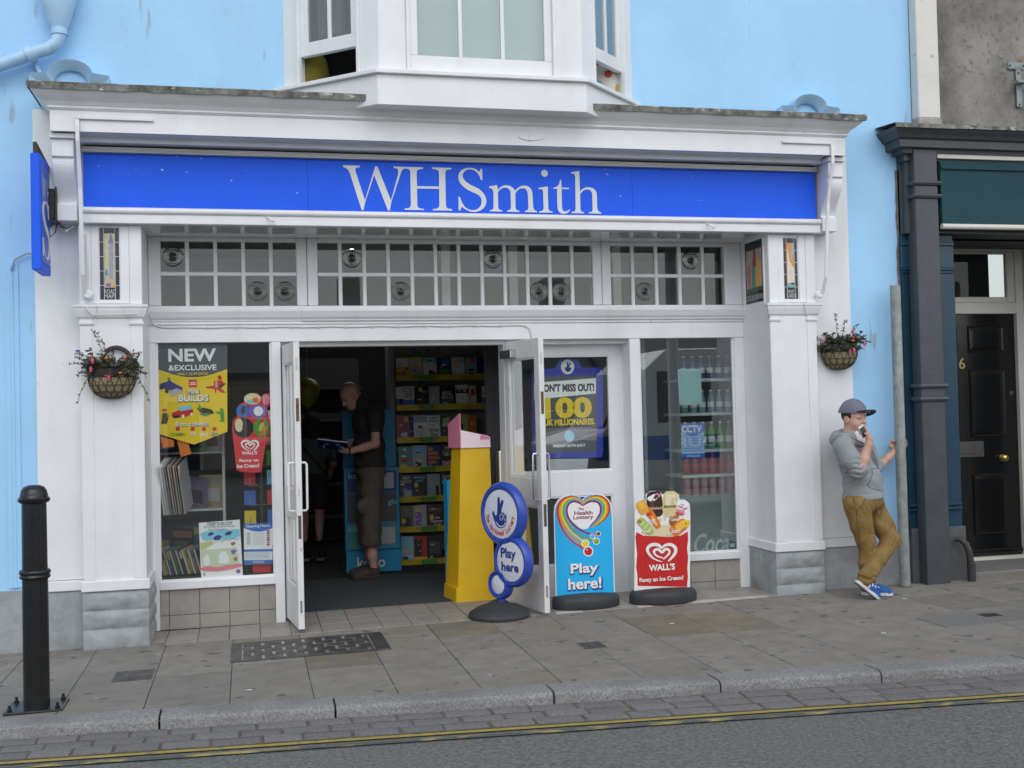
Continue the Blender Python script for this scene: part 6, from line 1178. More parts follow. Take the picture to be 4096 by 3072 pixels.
zs = (1900, 1850, 2.011)
def half_base(t, x0, x1, Y, gz):
    cx = (x0 + x1) / 2; w = (x1 - x0) / 2; mb = MB(); prof = [(.97, 0), (1.0, .012), (1.0, .062), (.97, .085), (.90, .098), (.5, .106), (.001, .11)]
    mb.lathe([(r * w, z) for r, z in prof], 32, (cx, Y, gz), 1.0, .62, a0=math.pi, a1=2 * math.pi); mb.lathe([(r * w, z) for r, z in prof], 32, (cx, Y, gz), 1.0, .5, a0=0, a1=math.pi)
    return mb.build('base', BASEP, t, smooth=True)
# health lottery board
YH = .16; gz = G(2.54) + .004
hb = thing('rainbow_heart_board', 'blue pavement board with rainbow heart reading Play here', 'pavement sign', (2.545, YH, gz))
half_base(hb, at(1193, 1300, YH)[0], at(1337, 1300, YH)[0], YH, gz)
FH = lambda pts: Zp(*zs, pts, YH)
out = [(635, 420), (640, 350), (670, 300), (710, 270), (760, 255), (810, 262), (845, 280), (865, 300), (890, 275), (930, 255), (985, 250), (1030, 260), (1070, 290), (1095, 330), (1105, 400), (1127, 1070), (650, 1085)]
def shr(pts, d): c = np.mean(pts, 0); return [(p[0] + (d if p[0] < c[0] else -d), p[1] + (d if p[1] < 700 else -d * .2)) for p in pts]
poly('board_edge', PW, hb, FH(out), YH + .012, .012); poly('board_face', PCYA, hb, FH(shr(out, 7)), YH - .0002, .001)
inner = [(866, 345), (900, 325), (940, 312), (985, 322), (1005, 360), (1000, 410), (960, 470), (905, 530), (850, 530), (800, 490), (755, 440), (742, 385), (755, 340), (790, 315), (830, 322)]
poly('white_heart', PW, hb, FH(smooth_path(inner + [inner[0]], 3)[:-1]), YH - .0014, .001)
OL = [(866, 322), (838, 295), (780, 272), (715, 285), (668, 330), (654, 400), (670, 480), (710, 570), (780, 650), (850, 695), (905, 712)]; IL = [(866, 350), (832, 324), (792, 316), (756, 340), (743, 390), (760, 450), (800, 500), (860, 540), (930, 565), (960, 570), (990, 572)]
OR = [(866, 322), (905, 290), (960, 268), (1020, 272), (1070, 308), (1087, 370), (1070, 430), (1020, 480), (960, 515)]; IR = [(866, 352), (900, 326), (940, 314), (984, 324), (1004, 362), (998, 412), (965, 462), (935, 492), (910, 520)]
cols6 = [flat('rb_red', (.60, .015, .02)), flat('rb_orange', (.78, .30, .01)), flat('rb_yellow', (.82, .66, .02)), flat('rb_green', (.22, .38, .03)), flat('rb_sky', (.05, .42, .78)), PMAG]
ends = [(905, 712), (905, 712), (887, 650), (972, 633), (943, 592), (990, 572)]
for i in range(6):
    f = (i + .5) / 6; pl = [((1 - f) * np.array(a) + f * np.array(b)) for a, b in zip(OL, IL)]; prr = [((1 - f) * np.array(a) + f * np.array(b)) for a, b in zip(OR, IR)]
    pl[-1] = np.array(ends[i], float); pl[-2] = (pl[-3] * .55 + pl[-1] * .45)
    wl_ = [5] + [15.5] * (len(smooth_path(pl, 4)) - 8) + [13, 11, 10, 9, 8, 7, 6]; pp = smooth_path(pl, 4); ribbon_mesh('rainbow_stripe', cols6[i], hb, pp, [max(3, 15.5 if k > 3 else 5 + 3 * k) * (1 if k < len(pp) - 14 else .85) for k in range(len(pp))], YH - .0016 - .0001 * i, FH)
    pp = smooth_path(prr, 4); ribbon_mesh('rainbow_stripe', cols6[i], hb, pp, [15.5 * min(1, (len(pp) - k) / 14 + .1) if k > 3 else 5 + 3 * k for k in range(len(pp))], YH - .0016 - .0001 * i, FH)
for (cx, cy, r, m) in ((910, 714, 32, cols6[0]), (887, 650, 25, cols6[2]), (975, 633, 22, cols6[3]), (943, 592, 17, cols6[4]), (990, 572, 16, PMAG)):
    poly('ball_halo', PW, hb, FH([(cx + r * 1.3 * math.cos(R_(a)), cy + r * 1.3 * math.sin(R_(a))) for a in range(0, 360, 15)]), YH - .0022, .0006); poly('ball', m, hb, FH([(cx + r * math.cos(R_(a)), cy + r * math.sin(R_(a))) for a in range(0, 360, 15)]), YH - .0029, .0006); poly('ball_glint', PW, hb, FH([(cx - r * .3 + r * .2 * math.cos(R_(a)), cy - r * .4 + r * .14 * math.sin(R_(a))) for a in range(0, 360, 30)]), YH - .0036, .0004)
for s_, a, b, c, d in (('The', 828, 362, 875, 384), ('Health', 797, 388, 945, 420), ('Lottery', 790, 424, 952, 462)): zt_(s_, 'lettering', PMAG, hb, *zs, a, b, c, d, YH - .0030, bold=.02)
for s_, a, b, c, d in (('Play', 768, 808, 992, 912), ('here!', 748, 925, 1018, 1018)):
    zt_(s_, 'lettering_shadow', PNAV, hb, *zs, a - 4, b + 2, c + 12, d + 12, YH - .0022, bold=.055); zt_(s_, 'lettering', PW, hb, *zs, a, b, c, d, YH - .0030, bold=.03)
# ice cream board
YI = .13; gz = G(3.18) + .004
ib = thing('ice_cream_board', 'red and white pavement board of ice creams with a heart logo', 'pavement sign', (3.18, YI, gz))
half_base(ib, at(1360, 1290, YI)[0], at(1503, 1290, YI)[0], YI, gz)
FI = lambda pts: Zp(*zs, pts, YI)
out = [(1285, 420), (1290, 350), (1330, 310), (1372, 320), (1375, 262), (1410, 232), (1450, 228), (1495, 245), (1512, 262), (1545, 232), (1600, 230), (1640, 258), (1645, 300), (1690, 300), (1728, 335), (1732, 420), (1730, 1055), (1282, 1042)]
poly('board', PW, ib, FI(out), YI + .012, .012)
wav = [(1290, 600), (1300, 560), (1360, 590), (1440, 570), (1510, 560), (1580, 580), (1650, 590), (1712, 555), (1714, 620), (1705, 690), (1714, 760), (1708, 850), (1712, 920), (1706, 1000), (1308, 992), (1306, 900), (1296, 840), (1304, 740), (1296, 660)]
poly('red_panel', flat('panel_red', (.58, .018, .016)), ib, FI(wav), YI - .0002, .001)
for X in (1370, 1502, 1634): poly('plank_line', flat('plank_red', (.34, .01, .01)), ib, FI([(X, 600), (X + 2, 600), (X + 1, 996), (X - 1, 996)]), YI - .0014, .0004)
poly('glow', PCRM, ib, FI([(1330, 560), (1400, 520), (1470, 500), (1540, 500), (1640, 530), (1690, 540), (1650, 585), (1560, 600), (1460, 592), (1380, 590)]), YI - .0016, .0004)
def capsule(m, cx, cy, w, h, rot, k, nm='ice_cream'):
    c_r, s_r = math.cos(R_(rot)), math.sin(R_(rot)); pts = []
    for a in range(0, 360, 15):
        x = w / 2 * math.copysign(abs(math.cos(R_(a))) ** .6, math.cos(R_(a))); y = h / 2 * math.copysign(abs(math.sin(R_(a))) ** .6, math.sin(R_(a))); pts.append((cx + x * c_r - y * s_r, cy + x * s_r + y * c_r))
    poly(nm, m, ib, FI(pts), YI - .0018 - k * .0007, .0006)
for i, (m, cx, cy, w, h, ro) in enumerate(((PCRM, 1490, 462, 18, 34, -8), (PBRN, 1445, 335, 128, 210, -6), (PCRM, 1528, 440, 22, 50, 4), (flat('vanilla', (.70, .58, .30)), 1570, 332, 122, 205, 5), (PORG, 1430, 445, 60, 190, -30), (flat('peach', (.80, .38, .04)), 1345, 360, 85, 110, -25), (PLIM, 1370, 510, 66, 165, -42), (PRED, 1325, 475, 44, 40, 0), (flat('waffle', (.45, .20, .06)), 1600, 450, 70, 120, 15), (PW, 1665, 360, 110, 110, 10), (PPNK, 1650, 400, 70, 40, 20), (PORG, 1640, 520, 95, 155, 52), (PW, 1430, 285, 70, 50, -30), (PYEL, 1700, 490, 44, 60, 20))): capsule(m, cx, cy, w, h, ro, i % 7)
CHO2 = flat('milk_chocolate', (.12, .05, .03)); VAN2 = flat('pale_vanilla', (.80, .72, .50)); GRN2 = flat('pale_lime', (.60, .70, .32)); STR = flat('strawberry', (.62, .08, .12)); WAF2 = flat('dark_waffle', (.30, .12, .03)); LOR = flat('light_orange', (.88, .48, .08))
for i, (m, cx, cy, w, h, ro) in enumerate(((CHO2, 1420, 330, 30, 90, -10), (PW, 1405, 292, 40, 34, 20), (PPNK, 1468, 262, 40, 26, 30), (CHO2, 1452, 275, 26, 40, 40), (VAN2, 1552, 300, 50, 90, 5), (VAN2, 1590, 270, 40, 40, 30), (PCRM, 1600, 320, 26, 50, -20),
        (LOR, 1335, 345, 50, 60, -25), (PYEL, 1325, 335, 18, 26, -25), (PRED, 1395, 415, 40, 22, -30), (LOR, 1440, 470, 22, 90, -30), (GRN2, 1345, 490, 16, 50, 40), (GRN2, 1372, 515, 16, 54, 40), (GRN2, 1400, 540, 16, 50, 40), (STR, 1322, 472, 24, 22, 0),
        (PW, 1640, 335, 44, 40, 0), (PW, 1690, 345, 44, 40, 0), (PW, 1665, 315, 40, 34, 0), (STR, 1650, 355, 44, 8, 30), (STR, 1688, 372, 40, 8, -25), (PPNK, 1665, 340, 36, 8, 10), (STR, 1640, 408, 60, 14, 15), (WAF2, 1590, 478, 44, 8, 15), (WAF2, 1584, 498, 36, 8, 15),
        (LOR, 1655, 505, 60, 100, 52), (PYEL, 1690, 490, 36, 40, 20), (PORG, 1692, 490, 18, 22, 20), (PCRM, 1560, 578, 16, 34, 60))): capsule(m, cx, cy, w, h, ro, 8, 'ice_cream_detail')
for s_, a, b, c, d, m in (('MAGNUM', 1408, 358, 1505, 378, PCRM), ('MAGNUM', 1522, 345, 1610, 362, PBRN), ('CALIPPO', 1395, 455, 1450, 500, PW), ('Solero', 1578, 530, 1650, 565, PW), ('Twister', 1342, 540, 1412, 565, PW), ('Cornetto', 1575, 445, 1640, 470, PW)): zt_(s_, 'lettering', m, ib, *zs, a, b, c, d, YI - .0088, bold=.02)
heart_logo(ib, PW, 1500, 728, 232, 138, YI - .0006, FI)
zt_("WALL'S", 'lettering', PW, ib, *zs, 1397, 815, 1608, 868, YI - .0022, bold=.04); zt_('Fancy an Ice Cream?', 'lettering', PW, ib, *zs, 1322, 918, 1676, 962, YI - .0022, bold=.035)
ribbon_mesh('base_emblem', RUBBER, ib, [(0, 0), (1, 1)], 1, YI, FI) if False else None
# ================================================================== people: signed-distance sculpting
def nrm_(v): v = np.array(v, float); return v / np.linalg.norm(v)
def frame(f, u=(0, 0, 1)):
    f = nrm_(f); l = nrm_(np.cross(u, f)); return np.array([f, l, np.cross(f, l)])
class SDF:
    def __init__(s, h, lo, hi):
        s.h = h; s.lo = np.array(lo, float); n = np.ceil((np.array(hi) - s.lo) / h).astype(int) + 1
        s.ax = [s.lo[i] + h * np.arange(n[i]) for i in range(3)]; s.f = np.full(n, 0.3, np.float32)
    def _sub(s, lo, hi):
        a = np.maximum(0, np.floor((np.array(lo) - s.lo) / s.h).astype(int)); b = np.minimum(s.f.shape, np.ceil((np.array(hi) - s.lo) / s.h).astype(int) + 1)
        sl = tuple(slice(a[i], max(a[i], b[i])) for i in range(3)); P = np.meshgrid(*[s.ax[i][sl[i]] for i in range(3)], indexing='ij'); return sl, P
    def _mix(s, sl, d, k, op):
        f = s.f[sl]
        if op == '+':
            hh = np.clip(.5 + .5 * (f - d) / k, 0, 1) if k > 0 else (d < f); s.f[sl] = (f * (1 - hh) + d * hh - k * hh * (1 - hh)) if k > 0 else np.minimum(f, d)
        else:
            d = -d; hh = np.clip(.5 - .5 * (f - d) / k, 0, 1); s.f[sl] = f * (1 - hh) + d * hh + k * hh * (1 - hh)
    def cone(s, a, b, ra, rb=None, k=.02, op='+'):
        a, b = np.array(a, float), np.array(b, float); rb = ra if rb is None else rb; m = max(ra, rb) + k + 3 * s.h
        sl, P = s._sub(np.minimum(a, b) - m, np.maximum(a, b) + m)
        if P[0].size == 0: return s
        ba = b - a; t = np.clip(sum((P[i] - a[i]) * ba[i] for i in range(3)) / max(1e-9, ba @ ba), 0, 1)
        d = np.sqrt(sum((P[i] - a[i] - ba[i] * t) ** 2 for i in range(3))) - (ra + (rb - ra) * t); s._mix(sl, d.astype(np.float32), k, op); return s
    def chain(s, pts, rs, k=.012):
        for i in range(len(pts) - 1): s.cone(pts[i], pts[i + 1], rs[i], rs[i + 1], k)
        return s
    def ell(s, c, r, A=np.eye(3), k=.02, op='+'):
        c = np.array(c, float); m = max(r) + k + 3 * s.h; sl, P = s._sub(c - m, c + m)
        if P[0].size == 0: return s
        q = [sum((P[j] - c[j]) * A[i][j] for j in range(3)) for i in range(3)]
        k0 = np.sqrt(sum((q[i] / r[i]) ** 2 for i in range(3))) + 1e-9; k1 = np.sqrt(sum((q[i] / r[i] ** 2) ** 2 for i in range(3))) + 1e-9
        s._mix(sl, (k0 * (k0 - 1) / k1).astype(np.float32), k, op); return s
    def cut(s, p, n, k=.004):
        n = nrm_(n); P = np.meshgrid(*s.ax, indexing='ij'); d = sum((P[i] - p[i]) * n[i] for i in range(3)).astype(np.float32); s.f = np.maximum(s.f, d); return s
    def folds(s, amp, fn):
        P = np.meshgrid(*s.ax, indexing='ij'); m = np.abs(s.f) < .05; v = fn(P[0][m], P[1][m], P[2][m]); s.f[m] += (amp * v).astype(np.float32); return s
    def build(s, name, m, parent, org, smooth=True):
        f = s.f; S_ = f < 0; nx, ny, nz = f.shape; h = s.h
        cnt = np.zeros((nx - 1, ny - 1, nz - 1), np.int8); C = {}
        for dx in (0, 1):
            for dy in (0, 1):
                for dz in (0, 1): cnt += S_[dx:nx - 1 + dx, dy:ny - 1 + dy, dz:nz - 1 + dz]
        act = (cnt > 0) & (cnt < 8); I = np.argwhere(act); idx = np.full(act.shape, -1, np.int64); idx[act] = np.arange(len(I))
        acc = np.zeros((len(I), 3)); num = np.zeros(len(I)); cor = [(a, b, c) for a in (0, 1) for b in (0, 1) for c in (0, 1)]
        for a in cor:
            for ax in range(3):
                if a[ax]: continue
                b = list(a); b[ax] = 1; fa = f[I[:, 0] + a[0], I[:, 1] + a[1], I[:, 2] + a[2]]; fb = f[I[:, 0] + b[0], I[:, 1] + b[1], I[:, 2] + b[2]]
                mk = (fa < 0) != (fb < 0); t = np.where(mk, fa / np.where(mk, fa - fb, 1), 0); p = np.array(a, float) + np.outer(t, np.eye(3)[ax]); acc[mk] += p[mk]; num[mk] += 1
        V = s.lo + h * (I + acc / num[:, None]); Q = []
        for ax in range(3):
            o = [i for i in range(3) if i != ax]; sl0 = [slice(None)] * 3; sl1 = [slice(None)] * 3; sl0[ax] = slice(0, -1); sl1[ax] = slice(1, None)
            ch = S_[tuple(sl0)] != S_[tuple(sl1)]; E = np.argwhere(ch); E = E[(E[:, o[0]] > 0) & (E[:, o[1]] > 0) & (E[:, o[0]] < f.shape[o[0]] - 1) & (E[:, o[1]] < f.shape[o[1]] - 1)]
            ins = S_[E[:, 0], E[:, 1], E[:, 2]]; q = []
            for d0, d1 in ((-1, -1), (0, -1), (0, 0), (-1, 0)): e = E.copy(); e[:, o[0]] += d0; e[:, o[1]] += d1; q.append(idx[e[:, 0], e[:, 1], e[:, 2]])
            q = np.stack(q, 1); fl = ins if ax != 1 else ~ins; q[~fl] = q[~fl][:, ::-1]; Q.append(q)
        Q = np.concatenate(Q); Q = Q[(Q >= 0).all(1)]; me = bpy.data.meshes.new(name); me.from_pydata((V - np.array(org)).tolist(), [], Q.tolist()); me.update()
        if smooth: me.polygons.foreach_set('use_smooth', [True] * len(me.polygons))
        return link(name, me, m, parent)
def tubeobj(name, m, par, pts, r, n=6): return MB().tube(pts, r, n).build(name, m, par, smooth=True)

SKIN = mat('skin', (.50, .27, .20), .5, col2=(.58, .36, .28), vs=9, spec=.4); SKIN2 = mat('skin_reddish', (.46, .22, .17), .5, col2=(.52, .30, .24), vs=9)
HOOD = mat('grey_marl_fleece', (.34, .365, .375), .95, col2=(.26, .28, .29), vs=260, bump=.8, bs=220); RIB = mat('grey_ribbing', (.31, .335, .345), .95, bump=.6, bs=200)
CHINO = mat('tan_chino', (.275, .178, .056), .9, col2=(.20, .126, .038), vs=14, bump=.7, bs=160)
CAPM = mat('slate_blue_cap', (.17, .18, .235), .85, var=.1, vs=60); CAPD = mat('dark_cap_underside', (.045, .045, .06), .85); HAIR = mat('dark_brown_hair', (.045, .032, .025), .8, var=.4, vs=90)
SHB = mat('bright_blue_suede', (.018, .105, .38), .8, var=.15, vs=40); SHW = mat('white_rubber', (.72, .72, .70), .5, var=.08, vs=30); SOLE = mat('grey_sole', (.20, .20, .20), .7, var=.2, vs=30)

def shoe(par, org, heel, toe, up, L, upper, sole_m, kind='trainer', W=.045, under=None):
    d = nrm_(np.array(toe) - np.array(heel)); A = frame(d, up); R = A.T; hl = np.array(heel, float)
    def T(v): return tuple(hl + R @ np.array(v) - np.array(org))
    g = SDF(.005, (-.03, -.08, -.01), (L + .05, .08, .16))
    g.cone((.045, 0, .042), (.13, 0, .042), W * .92, W * .95, .02); g.cone((.13, 0, .040), (L - .045, 0, .026), W * .95, W * .85, .02); g.ell((L - .055, 0, .022), (.055, W * .95, .030), k=.015)
    if kind == 'trainer': g.cone((.05, 0, .06), (.045, 0, .105), W * .80, W * .82, .015); g.ell((.045, 0, .13), (.034, .030, .05), k=.004, op='-')
    g.cut((0, 0, .016), (0, 0, -1)); o = g.build('shoe', upper, par, (0, 0, 0))
    for v in o.data.vertices: v.co = T(v.co)
    out = [(L * t, W * wv) for t, wv in ((-.03, .35), (0, .75), (.08, .98), (.25, .98), (.45, .90), (.62, 1.02), (.78, 1.06), (.92, .78), (1.0, .35))]; poly_ = out + [(x, -y) for x, y in out[::-1]]
    for nm, z0, z1, m in (('sole_edge', .004, .026, sole_m), ('outsole', -.003, .0038, under or sole_m)):
        mb = MB().prism(poly_, 'z', z0, z1); mb.v = [T(v) for v in mb.v]; mb.build(nm, m, o, world=False)
    if kind == 'trainer':
        for sd in (-1, 1):
            for k in range(3):
                x = .085 + k * .026; mb = MB(); mb.v = [T(v) for v in [(x, sd * W * 1.0, .03), (x + .013, sd * W * 1.0, .03), (x - .005, sd * W * .90, .075), (x - .018, sd * W * .90, .075), (x, sd * W * .85, .03), (x + .013, sd * W * .85, .03), (x - .005, sd * W * .7, .075), (x - .018, sd * W * .7, .075)]]; mb.f = [(0, 1, 2, 3), (4, 7, 6, 5), (0, 3, 7, 4), (1, 5, 6, 2), (2, 6, 7, 3), (0, 4, 5, 1)]; mb.build('stripe', SHW, o, world=False)
        for k in range(4): x = .11 + k * .022; z = .083 - k * .008; MB().tube([T((x, -.022, z - .004)), T((x + .006, 0, z + .004)), T((x, .022, z - .004))], .0035, 6).build('lace', SHW, o, world=False, smooth=True)
    return o
def fix_tube_parents(): pass

# ------------------------------------------------------------------ the boy
bs_ = 1.8444
def J(x, y, Y): return at((3250 + x / bs_) / K, (1550 + y / bs_) / K, Y)
BO = (4.80, -.27, G(4.8))
boy = thing('person', 'boy in grey hoodie, tan trousers and cap leaning on the shopfront holding a phone', 'person', BO)
Fb = nrm_((.56, -.83, 0)); A_b = frame(Fb)
# clothes
g = SDF(.0065, (4.35, -.62, .72), (5.25, .18, 1.50))
chest = J(302, 480, -.19); belly = J(370, 690, -.22); hemc = J(374, 790, -.22)
g.ell(chest, (.130, .160, .19), A_b, .03); g.ell(belly, (.152, .165, .17), A_b, .06); g.ell(hemc, (.150, .170, .09), A_b, .05)
RS, RE = J(226, 440, -.35), J(330, 612, -.42); LS, LE = J(405, 455, -.04), J(468, 592, -.02)
g.chain([RS, (RS + RE) / 2, RE], [.080, .075, .062], .04); g.cone(RE, J(362, 588, -.43), .060, .052, .02)
g.chain([LS, LE], [.068, .050], .04); g.cone(LE, J(496, 572, -.02), .050, .044, .015); g.cone(J(240, 400, -.30), J(370, 400, -.10), .07, .07, .05)
hood = [J(300, 372, -.02), J(220, 340, -.02), J(182, 358, -.09), J(184, 378, -.21), J(230, 374, -.31), J(300, 394, -.345), J(365, 420, -.345)]
g.chain(hood, [.032, .036, .040, .038, .032, .027, .020], .02); g.ell(J(190, 388, -.12), (.065, .09, .06), A_b, .03)
def fold_h(x, y, z):
    u = (x - RS[0]) * .55 - (z - RS[2]) * .8; near = np.exp(-(((x - RE[0]) ** 2 + (z - RE[2]) ** 2) / .010)); rg = lambda q: 1.2 - 2.4 * np.abs(np.sin(q)) ** .7; return near * rg(u * 95 + 2 * np.sin(x * 40)) * 1.1 + .55 * np.sin(z * 55 + x * 24 + 2.2 * np.sin(y * 17)) * np.exp(-((z - .98) / .13) ** 2) + .3 * np.sin(x * 31 - z * 18 + y * 23)
g.folds(.0062, fold_h); g.cut(J(372, 812, -.22), (.07, 0, -1))
ho = g.build('hoodie', HOOD, boy, BO)
g = SDF(.0065, (4.40, -.56, .70), (5.20, .12, .95)); g.ell(J(374, 800, -.22), (.160, .178, .10), A_b, .01); g.cut(J(372, 822, -.22), (.07, 0, -1)); g.cut(J(372, 772, -.22), (-.07, 0, 1)); g.build('hem_band', RIB, ho, BO)
# zip and pocket seams lie on the cloth
def on_cloth(p, d=(0, -1, 0), g0=None): return p
ZIP = mat('dark_seam', (.10, .11, .12), .8)
# trousers
g = SDF(.0065, (4.40, -.60, .02), (5.25, .10, .92))
rh, rk, ra = J(322, 865, -.29), J(396, 1140, -.31), J(414, 1480, -.27); lh, lk, la = J(440, 870, -.17), J(578, 1130, -.30), J(402, 1392, -.43)
g.ell(J(370, 835, -.22), (.155, .168, .11), A_b, .03); g.chain([rh, (rh * .45 + rk * .55), rk, (rk * .5 + ra * .5), ra], [.102, .086, .071, .063, .055], .03); g.chain([lh, (lh * .4 + lk * .6), lk], [.098, .085, .073], .03); g.chain([lk, (lk * .5 + la * .5), la], [.071, .064, .062], .02); g.cone(la, J(388, 1422, -.43), .064, .062, .01); g.cone(ra, J(414, 1515, -.27), .055, .050, .01)
def fold_t(x, y, z):
    kn = np.exp(-(((x - lk[0]) ** 2 + (z - lk[2]) ** 2) / .02)); low = np.exp(-((z - .14) / .12) ** 2); rg = lambda q: 1.2 - 2.4 * np.abs(np.sin(q)) ** .7; return .8 * kn * rg((x - z) * 60 + 1.5 * np.sin(y * 30)) + .8 * low * rg(z * 62 + x * 26 + 1.6 * np.sin(x * 30)) + .45 * np.exp(-((z - .72) / .06) ** 2) * rg(z * 40 + x * 60) + .45 * np.sin(x * 45 + z * 18 + 2 * np.sin(z * 21)) + .3 * np.sin(z * 37 - x * 20)
g.folds(.0058, fold_t); g.cut(J(372, 786, -.22), (0, 0, 1)); tr = g.build('trousers', CHINO, boy, BO)
# body: head, neck, arms and hands in one surface
g = SDF(.0048, (4.35, -.62, 1.02), (5.42, .14, 1.66))
fh = nrm_((.36, -.92, -.10)); A_h = frame(fh, (-.05, 0, 1)); A_c = frame((.64, -.76, -.06), (-.06, .05, 1)); f_, l_, u_ = A_h; c = J(302, 190, -.20); hc_ = lambda a, b, d: c + A_c[0] * a + A_c[1] * b + A_c[2] * d; hd = lambda a, b, d: c + f_ * a + l_ * b + u_ * d
g.ell(hd(0, 0, 0), (.096, .078, .098), A_h, .02); g.ell(hd(.026, 0, -.072), (.068, .064, .088), A_h, .03); g.ell(hd(.040, 0, -.130), (.050, .050, .036), A_h, .03)
for s in (-1, 1): g.ell(hd(.050, s * .036, -.080), (.036, .032, .034), A_h, .03); g.ell(hd(-.006, s * .080, -.048), (.026, .010, .033), A_h, .008); g.ell(hd(.080, s * .030, -.022), (.020, .026, .008), A_h, .012)
g.cone(hd(.094, 0, -.030), hd(.112, 0, -.060), .010, .014, .014); 
for s in (-1, 1): g.ell(hd(.100, s * .011, -.063), (.011, .009, .009), A_h, .008); g.ell(hd(.097, s * .032, -.036), (.014, .016, .010), A_h, .010, '-')
g.ell(hd(.090, 0, -.088), (.013, .024, .008), A_h, .008); g.ell(hd(.087, 0, -.102), (.013, .020, .008), A_h, .008); g.ell(hd(.076, 0, -.140), (.022, .026, .02), A_h, .02); g.ell(hd(.099, 0, -.0945), (.010, .020, .003), A_h, .004, '-')
g.cone(hd(-.020, 0, -.085), J(280, 380, -.19), .054, .062, .03); g.ell(J(300, 420, -.19), (.10, .13, .06), A_b, .04)
e0, w0 = J(352, 598, -.435), J(414, 422, -.43); g.chain([RE, e0, e0 * .62 + w0 * .38, w0], [.048, .046, .042, .029], .02)
le0, w1 = J(500, 570, -.02), J(630, 450, .0); g.chain([LE, le0, le0 * .6 + w1 * .4, w1], [.036, .036, .032, .022], .02)
# right hand round the phone
ph = J(372, 330, -.43); pa = nrm_((-.42, -.10, .90)); pb = nrm_(np.cross(pa, (.25, -1, .1))); pn = nrm_(np.cross(pb, pa)); pn = pn if pn[1] < 0 else -pn; pb = np.cross(pa, pn)
if pb[0] < 0: pb = -pb
palm = J(418, 378, -.43); g.cone(w0, palm, .028, .030, .015); g.cone(palm + pb * .004 - pa * .012, palm + pb * .002 + pa * .022, .026, .024, .012)
for i, (u0, ln) in enumerate(((.030, .92), (.012, 1.0), (-.006, .95), (-.022, .78))):
    b0 = palm + pa * (u0 + .006) + pb * .006; b1 = ph + pa * (u0 + .012) + pb * .042 - pn * .006; b2 = ph + pa * (u0 + .014) + pb * .022 - pn * .020; b3 = ph + pa * (u0 + .012) - pb * (.006 + .012 * ln) - pn * .018; g.chain([b0, b1, b2, b3], [.0105, .0100, .0092, .0080], .006)
g.chain([palm - pa * .012 + pn * .014, ph - pa * .030 + pb * .022 + pn * .016, ph - pa * .014 + pb * .002 + pn * .014], [.014, .0115, .0095], .008)
# left hand round the pole
pz = J(645, 425, -.06)[2]; pl_ = np.array([px_, py_, 0]); palm2 = np.array([px_ - .048, py_ + .042, pz]); g.cone(w1, palm2 - np.array([.014, 0, .012]), .023, .024, .015); g.cone(palm2 + [.0, 0, -.018], palm2 + [.002, .004, .024], .020, .020, .012)
for i, dz in enumerate((.034, .014, -.006, -.024)):
    R0 = .0435 + .0095; pts = [palm2 + np.array([.008, .012, dz])]
    for a in (140, 105, 70, 30, (-6, -14, -10, 4)[i]): pts.append(np.array([px_ + R0 * math.cos(R_(a)), py_ + R0 * math.sin(R_(a)), pz + dz * .95 + .004]))
    g.chain(pts, [.0110, .0105, .0100, .0095, .0090, .0078], .006)
g.chain([palm2 + [-.004, -.010, .016], np.array([px_ - .056, py_ + .016, pz + .030]), np.array([px_ - .055, py_ + .000, pz + .034])], [.011, .0100, .0085], .008)
bd = g.build('body', SKIN, boy, BO)
# shirt, hair, cap, face details
g = SDF(.006, (4.5, -.5, 1.2), (5.1, .1, 1.45)); g.ell(J(318, 412, -.235), (.105, .115, .065), A_b, .02); g.cone(J(340, 370, -.27), J(365, 420, -.30), .055, .05, .02); g.build('white_shirt', mat('white_cotton', (.74, .74, .78), .9), boy, BO)
g = SDF(.0045, (4.5, -.45, 1.35), (5.1, .1, 1.68)); g.ell(hd(-.010, 0, -.012), (.093, .0835, .085), A_h, .01); g.ell(hd(.095, 0, -.075), (.085, .11, .085), A_h, .01, '-'); g.ell(hd(.02, 0, -.12), (.10, .12, .062), A_h, .01, '-'); g.build('hair', HAIR, boy, BO)
g = SDF(.0045, (4.5, -.45, 1.40), (5.15, .1, 1.75)); g.ell(hc_(-.004, 0, .012), (.108, .096, .106), A_c, .01); g.ell(hc_(-.075, 0, .0), (.042, .075, .05), A_c, .02); g.cut(hc_(0, 0, .002), A_c[2] * -1 + A_c[0] * .03); g.folds(.0022, lambda x, y, z: np.maximum(0, np.cos(np.arctan2((y - c[1]), (x - c[0])) * 6)) ** 12 * -1); cp = g.build('cap', CAPM, boy, BO)
MB().lathe([(.001, .006), (.008, .004), (.010, 0)], 10, hc_(-.004, 0, .116)).build('cap_button', CAPM, cp, smooth=True)
pk = MB(); npk = 14; top = []; bot = []
for r in range(5):
    for i in range(npk + 1):
        t = math.pi * (i / npk - .5); rr_ = .30 + .70 * r / 4; fx = .060 + .120 * rr_ * math.cos(t) * (1 if abs(t) < 1.6 else 0); ly = .092 * (.75 + .25 * rr_) * math.sin(t)
        top.append(hc_(fx, ly, .012 + .17 * (fx - .06) - .25 * ly - 1.4 * ly * ly)); bot.append(hc_(fx, ly, .005 + .17 * (fx - .06) - .25 * ly - 1.4 * ly * ly))
def grid_f(o): return [(o + r * (npk + 1) + i, o + r * (npk + 1) + i + 1, o + (r + 1) * (npk + 1) + i + 1, o + (r + 1) * (npk + 1) + i) for r in range(4) for i in range(npk)]
m1 = MB(); m1.add(top, grid_f(0)); m1.build('cap_peak', CAPM, cp, smooth=True); m2 = MB(); m2.add(bot, grid_f(0)); pkb = m2.build('peak_underside', CAPD, cp, smooth=True)
